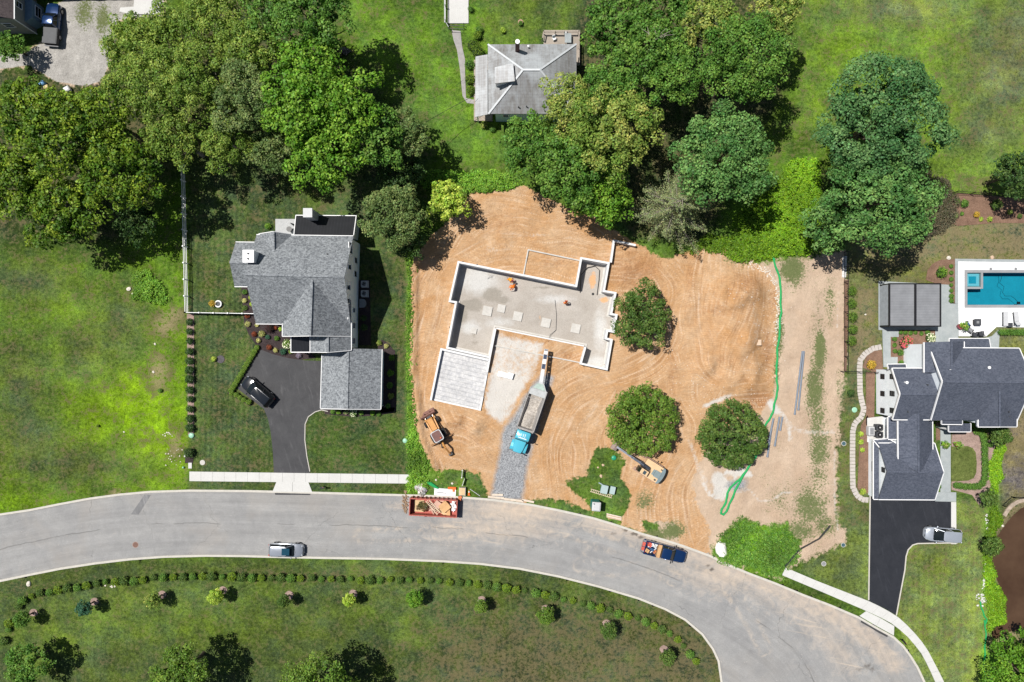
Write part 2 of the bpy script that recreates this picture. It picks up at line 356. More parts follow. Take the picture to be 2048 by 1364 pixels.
def mk_gravel(name, a, b, sc=9, patch=.12):
    t = NT(name); sp = t.n('ShaderNodeSeparateColor'); t.put(sp.inputs[0], t.vor(sc)); c = t.mix(sp.outputs[0], a, b)
    c = t.scale(c, t.ramp(t.noise(.6, 5, .7), .3, .7, 1 - patch, 1 + patch)); t.bump(t.vor(sc, out='Distance'), .6, .04); return t.done(c, .9, 0, .2)
M_gravelw = mk_gravel('white_gravel', (.45, .44, .43), (.75, .74, .73))
M_gravelg = mk_gravel('grey_gravel', (.13, .135, .15), (.38, .39, .41))
M_load = mk_gravel('crushed_stone', (.28, .25, .22), (.48, .44, .40), 8)
def mk_mulch(name, a, b):
    t = NT(name); n2 = t.noise(7, 5, .85); c = t.mix(t.ramp(n2, .3, .7), a, b); c = t.scale(c, t.ramp(t.noise(1, 4), .3, .7, .8, 1.2)); t.bump(n2, .9, .06); return t.done(c, .95, 0, .1)
M_mulchd = mk_mulch('dark_mulch', (.018, .012, .012), (.075, .058, .06))
M_mulchr = mk_mulch('brown_mulch', (.11, .06, .04), (.28, .18, .13))
M_mulchp = mk_mulch('pink_mulch', (.2, .13, .11), (.40, .30, .26))

def mk_shingle(name, dark, light, bw=.36, bh=.17, contrast=1.0):
    t = NT(name); br = t.n('ShaderNodeTexBrick'); t.put(br.inputs['Vector'], t.vec(t.pos, (1, 1, 0), .02))
    for k, v in (('Scale', 1.0), ('Brick Width', bw), ('Row Height', bh), ('Mortar Size', .008), ('Bias', 0.0)): br.inputs[k].default_value = v
    br.inputs['Color1'].default_value = (0, 0, 0, 1); br.inputs['Color2'].default_value = (1, 1, 1, 1); br.inputs['Mortar'].default_value = (.1, .1, .1, 1)
    n2 = t.noise(5.5, 4, .85); vc = t.n('ShaderNodeSeparateColor'); t.put(vc.inputs[0], t.vor(6.0)); f = t.math('ADD', t.math('ADD', t.math('MULTIPLY', br.outputs[0], .25), t.math('MULTIPLY', vc.outputs[0], .45)), t.math('MULTIPLY', t.ramp(n2, .36, .64), .30))
    c = t.mix(f, dark, light); c = t.scale(c, t.ramp(t.noise(.35, 4), .3, .7, .93, 1.07)); t.bump(n2, .3, .03); return t.done(c, .9, 0, .2)
M_shg = mk_shingle('grey_shingle', (.055, .062, .073), (.345, .365, .385))
M_shn = mk_shingle('navy_shingle', (.042, .051, .074), (.118, .130, .168), .3, .14)
M_shb = mk_shingle('brown_shingle', (.04, .032, .035), (.11, .09, .09))
def mk_metal():
    t = NT('galvanised_roof'); st = t.noise(1.0, 6, .7, vec=t.vec(t.pos, (2.2, .12, 1)), dist=.2); g = t.n('ShaderNodeTexBrick'); t.put(g.inputs['Vector'], t.vec(t.pos, (1, 1, 0)))
    for k, v in (('Scale', 1.0), ('Brick Width', .55), ('Row Height', .36), ('Mortar Size', .02)): g.inputs[k].default_value = v
    g.offset = 0; g.inputs['Color1'].default_value = (1, 1, 1, 1); g.inputs['Color2'].default_value = (.93, .93, .93, 1); g.inputs['Mortar'].default_value = (.78, .78, .78, 1)
    c = t.mix(t.ramp(st, .38, .68), (.33, .34, .355), (.20, .185, .175)); c = t.mix(t.ramp(t.noise(.25, 5, .7), .45, .65), c, (.42, .44, .46))
    return t.done(t.mix(1.0, c, g.outputs[0], 'MULTIPLY'), .55, .15, .4)
M_tin = mk_metal()
M_white = M('white_trim', (.78, .78, .79), .5, var=.04)
M_stucco = M('white_siding', (.80, .85, .90), .7, var=.06, sc=1.5)
M_sidew = M('pale_siding', (.50, .53, .55), .7, var=.06, sc=1.5)
M_sideg = M('grey_siding', (.24, .24, .225), .7, var=.08, sc=2)
def mk_seam(name, c, gap=.42, ax='X'):
    t = NT(name); v = t.n('ShaderNodeSeparateXYZ'); t.put(v.inputs[0], t.pos); x = t.math('FRACT', t.math('DIVIDE', v.outputs[0 if ax == 'X' else 1], gap))
    k = t.ramp(x, .0, .12, 1.9, 1); return t.done(t.scale(t.scale(c, k), t.ramp(t.noise(.8, 4), .3, .7, .9, 1.15)), .45, .3, .5)
M_seam = mk_seam('black_standing_seam', (.022, .023, .027))
M_louv = mk_seam('grey_louvre', (.25, .255, .27), .22, 'Y')
M_glass = M('window_glass', (.010, .014, .016), .10, 0, .3, 1.0, .45)
M_black = M('black_metal', (.012, .012, .014), .45, 0, .2)
M_dark = M('dark_grey', (.05, .053, .06), .6, 0, .2)
M_grey = M('mid_grey', (.22, .225, .235), .6, 0, .15)
M_pale = M('pale_grey', (.48, .485, .50), .6, 0, .08)
M_brick = M('red_brick', (.09, .045, .04), .85, 0, .35, 6)
M_timb = M('weathered_timber', (.33, .28, .235), .9, 0, .3, 4)
M_wood = M('fresh_plywood', (.55, .40, .23), .8, 0, .2, 3)
M_bark = M('bark', (.085, .065, .048), .95, 0, .35, 5)
M_barkp = M('pale_bark', (.26, .23, .19), .95, 0, .3, 5)
M_rubber = M('tyre_rubber', (.018, .018, .019), .85, 0, .2)
M_steel = M('bare_steel', (.38, .38, .39), .35, .7, .12)
M_pipe = M('grey_plastic_pipe', (.17, .20, .25), .5, 0, .1)
M_sock = M('green_silt_sock', (.012, .30, .085), .75, 0, .25, 6)
M_dome = M('green_plastic', (.02, .26, .15), .35, 0, .05)
M_domep = M('mint_plastic', (.28, .52, .38), .4, 0, .05)
M_orange = M('safety_orange', (.85, .14, .02), .6, 0, .1)

def mk_leaf(name='foliage', transl=.22):
    t = NT(name); c = t.attr('col', 'Color'); t.done(c, .55, 0, .25)
    tr = t.n('ShaderNodeBsdfTranslucent'); t.put(tr.inputs[0], t.mix(1.0, c, (1.3, 1.5, .5), 'MULTIPLY'))
    mx = t.n('ShaderNodeMixShader'); mx.inputs[0].default_value = transl; t.t.links.new(t.bsdf.outputs[0], mx.inputs[1]); t.t.links.new(tr.outputs[0], mx.inputs[2]); t.t.links.new(mx.outputs[0], t.out.inputs[0])
    return t.mat
M_leaf = mk_leaf()
def mk_water():
    t = NT('pool_water'); t.bsdf.inputs['Transmission Weight'].default_value = 1; t.bsdf.inputs['IOR'].default_value = 1.33
    t.bump(t.noise(2.5, 3, .5), .12, .02); t.done((.12, .72, .86), .02, 0, .5); return t.mat
M_water = mk_water()
M_tile = mk_conc('pool_plaster', (.012, .20, .275), (.016, .245, .33), (.012, .18, .25), .3, .6)
M_tileg = mk_conc('spa_plaster', (.20, .36, .42), (.26, .42, .47), (.2, .3, .36), .2, .8)
def mk_pond():
    t = NT('pond_water'); n = t.noise(.25, 5, .6); t.bump(t.noise(1.5, 3), .08, .02)
    return t.done(t.mix(t.ramp(n, .3, .7), (.05, .027, .016), (.085, .050, .030)), .12, 0, .4)
M_pond = mk_pond()
# pool water: a tinted transparent sheet with a mirror-like sheen
def mk_water2():
    t = NT('pool_water_surface'); tr = t.n('ShaderNodeBsdfTransparent'); tr.inputs[0].default_value = (.62, .93, .97, 1)
    gl = t.n('ShaderNodeBsdfGlossy'); gl.inputs['Roughness'].default_value = .05
    fr = t.n('ShaderNodeFresnel'); fr.inputs[0].default_value = 1.33
    mx = t.n('ShaderNodeMixShader'); t.t.links.new(fr.outputs[0], mx.inputs[0]); t.t.links.new(tr.outputs[0], mx.inputs[1]); t.t.links.new(gl.outputs[0], mx.inputs[2]); t.t.links.new(mx.outputs[0], t.out.inputs[0])
    return t.mat
M_water = mk_water2()

# ---------------------------------------------------------------- the ground sheet
road_n = [(-260,1100),(-90,1046),(0,1027),(60,1018),(120,1006),(180,995),(240,987),(300,981.5),(380,979),(500,980),(620,983),(780,987.5),(900,991),(980,997),(1060,1007),(1120,1019),(1186,1034),(1236,1049),(1286,1066),(1328,1077.5),(1366,1089.5),(1419,1109),(1460,1129),(1500,1145.5),(1553,1165.5),(1607,1188),(1661,1208.5),(1717,1232.5),(1754,1254),(1788,1272.5),(1808,1291),(1824,1313),(1837,1334),(1851,1364),(1862,1400),(1872,1450),(1878,1530)]
road_s = [(-260,1275),(-90,1195),(0,1164),(55,1152.5),(123,1139),(191,1128.7),(260,1120.5),(328,1115.5),(410,1113.4),(480,1114),(560,1116),(660,1118),(764,1119.5),(886,1124.5),(960,1129.6),(1039,1139.3),(1118,1155),(1197,1175),(1276,1198.6),(1329,1219.7),(1369,1240.8),(1403,1269.8),(1424,1298.8),(1435,1322.6),(1441,1364),(1446,1420),(1448,1530)]
road_px = road_n + road_s[::-1]
found_px = [(915.4,521.7),(1151,569.6),(1161,513.8),(1219.8,524.6),(1210,580.4),(1233.5,584.3),(1224.7,626.4),(1235.5,628.4),(1229.2,666),(1216.2,663.4),(1214,675.4),(1225.7,678.3),(1215,741),(1159,728.5),(1169,693.3),(992.7,657.7),(981,716.8),(892,697),(909.5,605.9),(896.8,603.9)]
pool_px = [(1933.5,545.4),(2090,546),(2090,610),(1933.5,609.6)]
road_t = [tuple(P(*p))[:2] for p in road_px]
found_t = [tuple(P(*p, .9))[:2] for p in found_px]
pool_t = [tuple(P(*p))[:2] for p in pool_px]

def grid(x0, x1, y0, y1, cell, far=()):
    xs = np.arange(x0, x1 + cell / 2, cell); ys = np.arange(y0, y1 + cell / 2, cell)
    if len(far):
        xs = np.concatenate([[x0 - f for f in far[::-1]], xs, [x1 + f for f in far]]); ys = np.concatenate([[y0 - f for f in far[::-1]], ys, [y1 + f for f in far]])
    X, Y = np.meshgrid(xs, ys, indexing='ij'); return X, Y
def snap(X, Y, poly, cell):
    """move grid points near a polygon outline onto it"""
    p = np.array(poly, float); bd = np.full(X.shape, 1e9); bx = X.copy(); by = Y.copy()
    for i in range(len(p)):
        a = p[i]; e = p[(i + 1) % len(p)] - a; t = np.clip(((X - a[0]) * e[0] + (Y - a[1]) * e[1]) / (e @ e + 1e-12), 0, 1)
        qx = a[0] + e[0] * t; qy = a[1] + e[1] * t; d = (X - qx) ** 2 + (Y - qy) ** 2; k = d < bd
        bd = np.where(k, d, bd); bx = np.where(k, qx, bx); by = np.where(k, qy, by)
    k = bd < (cell * .56) ** 2
    X = np.where(k, bx, X); Y = np.where(k, by, Y)
    for a in p:   # corners
        d = (X - a[0]) ** 2 + (Y - a[1]) ** 2; i = np.unravel_index(np.argmin(d), d.shape)
        if d[i] < (cell * 1.2) ** 2: X[i] = a[0]; Y[i] = a[1]
    return X, Y
def sheet(name, X, Y, Z, keep, attrs, mat, smooth=True):
    nx, ny = X.shape; idx = np.arange(nx * ny).reshape(nx, ny)
    q = np.stack([idx[:-1, :-1], idx[1:, :-1], idx[1:, 1:], idx[:-1, 1:]], -1)[keep]
    used = np.unique(q); mp = np.full(nx * ny, -1); mp[used] = np.arange(len(used)); q = mp[q]
    co = np.stack([X.ravel()[used], Y.ravel()[used], Z.ravel()[used]], -1).astype(np.float32)
    me = bpy.data.meshes.new(name); me.vertices.add(len(co)); me.vertices.foreach_set('co', co.ravel())
    me.loops.add(q.size); me.loops.foreach_set('vertex_index', q.ravel().astype(np.int32))
    me.polygons.add(len(q)); me.polygons.foreach_set('loop_start', np.arange(0, q.size, 4, dtype=np.int32))
    try: me.polygons.foreach_set('loop_total', np.full(len(q), 4, dtype=np.int32))
    except Exception: pass
    me.polygons.foreach_set('use_smooth', np.full(len(q), smooth)); me.update(calc_edges=True); me.validate()
    for k, a in attrs.items():
        if a.ndim == 3:
            at = me.attributes.new(k, 'FLOAT_COLOR', 'POINT'); cc = np.concatenate([a.reshape(-1, 3)[used], np.ones((len(used), 1))], 1); at.data.foreach_set('color', cc.astype(np.float32).ravel())
        else:
            at = me.attributes.new(k, 'FLOAT', 'POINT'); at.data.foreach_set('value', a.ravel()[used].astype(np.float32))
    me.materials.append(mat); o = bpy.data.objects.new(name, me); C.objects.link(o); o['kind'] = 'structure'; return o

cell = .4
X, Y = grid(-84, 84, -58, 58, cell, (6, 20, 60, 200, 700, 1600))
for pl in (road_t, found_t, pool_t): X, Y = snap(X, Y, pl, cell)
cx = (X[:-1, :-1] + X[1:, :-1] + X[1:, 1:] + X[:-1, 1:]) / 4; cy = (Y[:-1, :-1] + Y[1:, :-1] + Y[1:, 1:] + Y[:-1, 1:]) / 4
keep = np.ones(cx.shape, bool)
for pl in (road_t, found_t, pool_t): keep &= sdist(pl, cx, cy) < 0
# masks
pond_px0 = [(2048,1013),(2028,1031),(2014.5,1047.7),(1999,1070.6),(1993.5,1084),(1987.8,1108.7),(1983,1130),(1992,1152),(2005.7,1187),(1999,1206),(2000,1230),(1995,1254),(1981.7,1267),(1990,1285),(2008,1279),(2027,1267),(2060,1270),(2130,1250),(2190,1150),(2160,1050),(2100,1010)]
dirt_px = [(828,514),(868,468),(905,430),(940,388),(990,384),(1050,372),(1080,388),(1130,415),(1180,430),(1260,480),(1330,520),(1410,492),(1445,498),(1505,522),(1540,545),(1558,600),(1556,700),(1548,790),(1520,830),(1470,850),(1410,905),(1385,960),(1395,1010),(1420,1060),(1420,1112),(1340,1085),(1250,1052),(1180,1032),(1100,1014),(1040,1005),(975,998),(955,950),(925,938),(890,948),(866,938),(852,905),(838,880),(830,800),(823,740),(829,640),(822,560)]
sand_px = [(1500,532),(1560,520),(1620,515),(1692,500),(1690,745),(1676,860),(1672,1050),(1690,1055),(1692,1085),(1660,1098),(1590,1130),(1560,1160),(1540,1150),(1430,1118),(1410,1110),(1330,1080),(1290,1010),(1330,970),(1400,890),(1440,840),(1540,800),(1554,700),(1556,600)]
isl = [[(1192,893),(1232,898),(1252,925),(1238,950),(1262,985),(1258,1010),(1240,1042),(1190,1030),(1168,1000),(1138,975),(1130,958),(1172,952)],
       [(858,948),(902,936),(958,948),(978,990),(970,1000),(850,990)],[(1055,998),(1120,998),(1180,1022),(1240,1040),(1236,1058),(1150,1030),(1060,1012)],[(1285,1040),(1345,1045),(1362,1092),(1290,1068)]]
lush_px = [(1425,1095),(1440,1075),(1482,1033),(1530,1052),(1572,1045),(1602,1085),(1590,1120),(1562,1160),(1530,1152),(1425,1112)]
sdD = sdp(dirt_px, X, Y)
for k_, g in enumerate(isl): sdD = np.minimum(sdD, np.maximum(-sdp(g, X, Y), -4 if k_ == 1 else -.42))
sdS = np.minimum(sdp(sand_px, X, Y), -sdp(lush_px, X, Y)); sdS = np.minimum(sdS, np.maximum(-sdp(isl[0], X, Y), -.6))
sdD = np.clip(sdD, -4, 4); sdS = np.clip(sdS, -4, 4)
def blob(px, py, rx, ry=None):
    ry = ry or rx; p = P(px, py); return np.exp(-(((X - p.x) / (rx * S)) ** 2 + ((Y - p.y) / (ry * S)) ** 2))
def pol(px, soft=1.5): return sst(-soft, soft, sdp(px, X, Y))
lawn = np.empty(X.shape + (3,)); lawn[:] = (.070, .125, .012)
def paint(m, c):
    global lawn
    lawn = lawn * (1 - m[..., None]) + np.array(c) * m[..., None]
vn = vnoise(X, Y, .09, 3); vn2 = vnoise(X, Y, .22, 5); vn3 = vnoise(X, Y, .05, 9)
paint(pol([(-300,480),(378,330),(378,985),(-300,1200)], 2) * .85, (.085, .165, .008))
for b in ((140,640,90),(230,770,120),(300,880,110),(40,950,90),(150,830,60)): paint(blob(*b) * .9, (.14, .25, .004))
for b in ((60,560,120,60),(40,760,70,120),(170,700,70,80),(150,930,160,50),(60,880,80,60),(250,640,60,90)): paint(blob(*b) * .9, (.062, .085, .022))
paint(pol([(376,330),(822,330),(822,985),(376,985)], .4) * .95, (.056, .088, .020))
paint(pol([(610,822),(815,838),(815,945),(620,945)], 1) * .6, (.045, .085, .014))
paint(pol([(812,500),(832,500),(828,700),(836,880),(866,945),(860,990),(812,990)], .5) * .9, (.10, .20, .02))
paint(pol([(690,-60),(960,-60),(1180,-60),(1180,60),(1150,120),(1000,330),(840,330),(700,130)], 2) * .8, (.085, .165, .014))
paint(pol([(960,-60),(1180,-60),(1180,80),(980,80)], 2) * .6, (.085, .12, .022))
paint(pol([(1580,-80),(2300,-80),(2300,430),(1880,430),(1850,300),(1600,260)], 2) * .9, (.112, .185, .020))
for b in ((1990,160,90,90),(2030,80,60,90),(1800,20,120,30),(1950,260,70,40)): paint(blob(*b) * .7, (.135, .145, .055))
for b in ((1880,270,50,30),(1690,120,120,80),(1800,200,150,100)): paint(blob(*b) * .6, (.12, .225, .014))
paint(pol([(1500,310),(1640,300),(1660,520),(1500,520),(1380,490),(1300,500)], 1.5) * .9, (.085, .17, .012))
paint(pol([(-200,1120),(1460,1120),(1460,1500),(-200,1500)], 1) * .95, (.062, .092, .018))
for b in ((300,1240,200,40),(500,1180,120,30),(420,1260,90,30),(760,1230,60,18),(80,1290,80,40)): paint(blob(*b) * .7, (.092, .145, .016))
paint(pol([(960,1230),(1500,1230),(1500,1500),(700,1500)], 4) * .5, (.072, .075, .03))
paint(pol([(1692,430),(2300,420),(2300,745),(1692,745)], 1) * .9, (.155, .170, .050))
paint(pol([(1672,745),(1742,745),(1742,1215),(1600,1140),(1672,1060)], .5) * .9, (.118, .158, .034))
paint(pol([(1810,1000),(2000,1000),(1975,1190),(1960,1420),(1860,1420),(1790,1230)], .5) * .9, (.150, .200, .038))
paint(pol([(1975,880),(2004,880),(2000,1000),(1992,1120),(2005,1200),(1990,1400),(1960,1400),(1965,1150)], .4) * .9, (.14, .29, .02))
paint(pol(lush_px, .6), (.10, .22, .015))
paint(pol([(2000,820),(2200,820),(2200,1000),(2010,1010),(1990,960)], 2) * .9, (.16, .135, .075))
for g in isl: paint(pol(g, .3) * .9, (.075, .135, .018))
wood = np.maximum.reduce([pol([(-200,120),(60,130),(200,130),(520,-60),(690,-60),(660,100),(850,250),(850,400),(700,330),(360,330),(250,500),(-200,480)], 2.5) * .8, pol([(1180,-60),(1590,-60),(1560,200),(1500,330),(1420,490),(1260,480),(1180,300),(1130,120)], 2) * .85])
paint(wood, (.030, .042, .014))  # woodland floor tint, darkened to add shade under the crowns
for b in ((380,270,60,50),(350,250,40,60)): paint(blob(*b) * .7, (.085, .11, .02))
lawn *= np.array([.90, .96, 1.5])
lawn *= (.76 + .48 * vn2)[..., None] * (.88 + .24 * vn)[..., None]
dry = np.clip(.25 + .3 * vn3 - .3, 0, 1) + .15
dryp = lambda m, a: np.maximum(dry, m * a)
dry = dryp(pol([(860,1200),(1500,1180),(1500,1500),(700,1500)], 8), .72); dry = dryp(pol([(-200,1120),(1460,1120),(1460,1500),(-200,1500)], 1), .26); dry = dryp(pol([(376,330),(822,330),(822,985),(376,985)], 1), .36)
dry = dryp(pol([(1692,400),(2300,400),(2300,560),(1692,560)], 3), .85); dry = dryp(pol([(1692,560),(1765,560),(1765,745),(1692,745)], 2), .85)
dry = dryp(pol([(1672,745),(1742,745),(1742,1060),(1672,1060)], 1), .55); dry = dryp(blob(330,650,50,45), 1.0); dry = dryp(blob(318,745,42,75), .98); dry = dryp(blob(350,890,28,60), .92); dry = dryp(blob(290,870,40,30), .75); dry = dryp(blob(345,630,45,30), 1.0)
dry = dryp(blob(1960,370,60,30), .8); dry = dryp(pol([(1810,1000),(2000,1000),(1960,1420),(1790,1230)], 1), .42); dry = dryp(blob(2040,860,60,80), .9)
dry = dryp(blob(235,985,34,14), 1.0); dry = dryp(pol([(-300,480),(378,330),(378,985),(-300,1200)], 2), .3); dry = dryp(blob(800,650,25,120), .55); dry = dryp(blob(60,1180,80,30), .5); dry = dryp(blob(600,1150,300,18), .6); dry = dryp(wood, .7); dry = dryp(blob(1990,160,90,90), .45)
_pd = sdp(pond_px0, X, Y); dry = dryp(sst(-2.6, -.8, _pd), .95)
weed = np.zeros(X.shape)
for b in ((1640,700,14,50,1.),(1630,780,20,70,.9),(1640,900,30,60,.7),(1620,1010,45,50,.75),(1650,1050,30,30,.7),(1560,660,10,60,.8),(1553,740,8,40,.7),(1555,880,14,50,.3),(1520,860,20,15,.9),(1345,1060,30,20,.9),(1290,1000,25,30,.6),(1320,1070,40,14,.8),(1585,540,30,40,.95),(1480,520,40,25,.5),(1660,600,15,60,.6),(1540,960,40,50,.25),(1590,1060,30,30,.6),(1680,780,12,60,.5),(1635,850,26,280,.62),(1565,1000,45,60,.42),(1600,1060,50,30,.7),(1690,520,30,30,.3)):
    weed = np.maximum(weed, blob(*b[:4]) * b[4])
weed *= (sdS > -.5) | (sdD > -.5)
chalk = np.zeros(X.shape)
def line_m(pts, w, a):
    m = np.zeros(X.shape); q = [P(*p) for p in pts]
    for u, v in zip(q[:-1], q[1:]):
        e = v - u; t = np.clip(((X - u.x) * e.x + (Y - u.y) * e.y) / max(e.length_squared, 1e-9), 0, 1)
        m = np.maximum(m, np.exp(-((X - u.x - e.x * t) ** 2 + (Y - u.y - e.y * t) ** 2) / (w * S) ** 2) * a)
    return m
for l in (([(1555,815),(1570,835),(1577,850),(1580,880)],6,.7),([(1575,845),(1600,862),(1640,866),(1670,864)],9,.5),([(1436,958),(1444,968),(1440,980)],15,1.3),([(1470,958),(1445,1000),(1420,990),(1405,965)],5,.8),([(1470,985),(1500,980),(1520,1004),(1550,998),(1565,985),(1585,986)],4,.62),([(1668,900),(1668,1000),(1675,1060)],5,.55),([(1380,885),(1395,930),(1412,965)],9,.5),([(1678,560),(1675,640),(1672,760)],4,.4),([(1460,790),(1410,812)],6,.8),([(1540,805),(1553,822)],9,1.0),([(1455,945),(1500,950),(1470,930)],7,.9)): chalk = np.maximum(chalk, line_m(*l))
for b in ((1005,775,38,55,.72),(1030,700,40,30,.62),(1000,830,18,25,.6),(1508,660,14,60,.38),(1500,860,20,20,.4),(1070,470,60,8,.42),(980,500,30,12,.42)): chalk = np.maximum(chalk, blob(*b[:4]) * b[4])
chalk = np.maximum(chalk, sst(-.9, .9, sdp([(988,664),(1090,686),(1086,704),(1074,745),(1052,772),(1040,790),(1022,835),(1003,850),(978,832),(966,806),(974,770),(984,718)], X, Y)) * (.55 + .4 * vnoise(X, Y, .3, 77)))
grav_px = [(1003,870),(1000,905),(990,950),(980,1000),(1045,1002),(1052,950),(1062,905),(1090,800),(1108,752),(1085,748),(1070,765),(1045,800),(1030,828),(1008,855)]
gp = np.maximum.reduce([np.clip(sdp(grav_px, X, Y), -3, 3), np.clip(sdp([(1455,955),(1500,950),(1500,985),(1470,990),(1440,975)], X, Y), -3, 3) - .5])
glt = sdp([(100,18),(128,0),(240,-60),(330,-60),(325,30),(235,40),(225,105),(205,160),(170,172),(110,162),(60,130),(-100,150),(-100,100),(50,108),(78,88),(110,86)], X, Y)
sdS = np.maximum(sdS, np.clip(glt, -4, 4)); park = sst(-.3, .3, glt)
weed = np.maximum(weed, sst(0, 1, glt) * np.maximum(blob(170, 25, 25, 40), blob(205, 40, 18, 50)) * .75)
mow = pol([(376,400),(640,400),(640,945),(376,945)], .5) + pol([(1760,1090),(1960,1090),(1960,1400),(1790,1230)], .5) * .6 + pol([(950,1130),(1460,1180),(1460,1500),(700,1500)], 1) * .35
# heights
Z = np.zeros(X.shape)
inS = sst(-.3, 1.2, np.maximum(sdD, sdS))
Z += inS * ((vnoise(X, Y, .5, 11) - .5) * .26 + (vnoise(X, Y, 1.4, 12) - .5) * .17) + (1 - inS) * (vn2 - 1.15) * .05
mound = sst(0, 4.5, sdp([(1400,512),(1500,528),(1545,560),(1548,780),(1500,822),(1420,800),(1360,780),(1345,640),(1360,560)], X, Y))
Z += mound * (.55 + 1.1 * blob(1500, 620, 55, 130) + .9 * blob(1500, 790, 50, 40) + 1.1 * (vnoise(X, Y, .3, 21) - .5) + .7 * (vnoise(X, Y, .8, 22) - .5) + .35 * (vnoise(X, Y, 2.0, 23) - .5))
for px, py, r, h in ((900,842,9,.35),(917,840,8,.5),(950,853,13,.7),(925,862,12,-.25),(838,838,8,.4),(1255,1005,20,.1),(1110,870,30,.1)): Z += blob(px, py, r) * h * (.7 + .6 * vnoise(X, Y, 1.8, 31))
pond_px = [(2048,1013),(2028,1031),(2014.5,1047.7),(1999,1070.6),(1993.5,1084),(1987.8,1108.7),(1983,1130),(1992,1152),(2005.7,1187),(1999,1206),(2000,1230),(1995,1254),(1981.7,1267),(1990,1285),(2008,1279),(2027,1267),(2060,1270),(2130,1250),(2190,1150),(2160,1050),(2100,1010)]
Z -= sst(-.8, 1.2, sdp(pond_px, X, Y)) * .8
fl = np.minimum.reduce([sdist(road_t, X, Y) < .3, sdist(found_t, X, Y) < .3, sdist(pool_t, X, Y) < .3])
near = np.minimum(1, np.maximum(0, -np.maximum.reduce([sdist(road_t, X, Y), sdist(found_t, X, Y), sdist(pool_t, X, Y)]) / .8))
Z *= near
# an eroded bank along the left edge of the clay
bank = line_m([(829,514),(830,560),(830,640),(826,740),(836,800),(842,870),(858,908),(872,934)], 4.5, 1.0)
Z += bank * .8 * (.6 + .8 * vnoise(X, Y, 1.3, 41)) * near
def flows(paths, X, Y):
    bd = np.full(X.shape, 1e9); fu = np.zeros(X.shape); fv = np.zeros(X.shape)
    for k, pl in enumerate(paths):
        q = [P(*p) for p in pl]; s0 = 0
        for u, v in zip(q[:-1], q[1:]):
            e = v - u; L = e.length; t = np.clip(((X - u.x) * e.x + (Y - u.y) * e.y) / (L * L), 0, 1); dx = X - u.x - e.x * t; dy = Y - u.y - e.y * t
            d = np.sqrt(dx * dx + dy * dy); sg = np.sign(e.x * dy - e.y * dx); m = d < bd
            bd = np.where(m, d, bd); fu = np.where(m, sg * d + k * 31.7, fu); fv = np.where(m, s0 + t * L, fv); s0 += L
    return fu, fv, bd
def curve(pts, n=6):
    out = []
    for i in range(len(pts) - 1):
        p0, p1, p2, p3 = (pts[max(i - 1, 0)], pts[i], pts[i + 1], pts[min(i + 2, len(pts) - 1)])
        for j in range(n):
            t = j / n; out.append(tuple(.5 * ((2 * p1[a]) + (p2[a] - p0[a]) * t + (2 * p0[a] - 5 * p1[a] + 4 * p2[a] - p3[a]) * t * t + (3 * p1[a] - p0[a] - 3 * p2[a] + p3[a]) * t ** 3) for a in (0, 1)))
    return out + [pts[-1]]
fpaths = [curve(c) for c in ([(870,940),(846,860),(838,740),(862,620),(885,540),(940,470),(1040,430),(1150,450)],[(1120,1010),(1105,920),(1120,840),(1180,790),(1290,745),(1350,690),(1365,600),(1335,530)],[(1365,1100),(1350,1000),(1385,890),(1375,790),(1345,700)],[(960,940),(930,900),(880,890),(850,850)],[(1400,500),(1385,600),(1395,720),(1450,770),(1530,760)],[(960,400),(1040,410),(1120,430),(1200,470)],[(880,520),(1000,480),(1130,490),(1260,500)],[(1230,780),(1180,860),(1170,940)],[(1420,820),(1480,640),(1500,540)],[(1650,520),(1640,700),(1600,900),(1520,1020),(1420,1100)])]
moist = np.maximum.reduce([blob(*b[:4]) * b[4] for b in ((1270,545,60,45,.75),(1000,445,60,30,.35),(1490,570,40,30,.6),(1535,700,16,50,.7),(1520,800,35,22,1.0),(1545,600,10,50,.6),(870,700,14,90,.3),(1265,650,30,70,.45),(900,890,40,20,.3),(1130,712,40,10,.6),(1380,560,12,60,.5),(1345,740,12,90,.45),(1300,1000,30,30,.35),(920,850,50,20,.45),(1110,525,40,16,.4),(1420,620,40,16,.45),(1440,720,35,10,.5))])
fu, fv, _ = flows(fpaths, X, Y); wob = (vnoise(X, Y, .25, 51) - .5) * 1.6; fu = fu + wob
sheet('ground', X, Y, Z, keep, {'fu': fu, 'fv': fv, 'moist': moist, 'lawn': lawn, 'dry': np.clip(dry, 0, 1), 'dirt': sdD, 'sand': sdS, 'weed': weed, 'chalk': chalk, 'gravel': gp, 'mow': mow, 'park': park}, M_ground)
def gz(x, y):
    i = np.searchsorted(X[:, 0], x); j = np.searchsorted(Y[0, :], y); return float(Z[max(0, min(i, Z.shape[0] - 1)), max(0, min(j, Z.shape[1] - 1))])

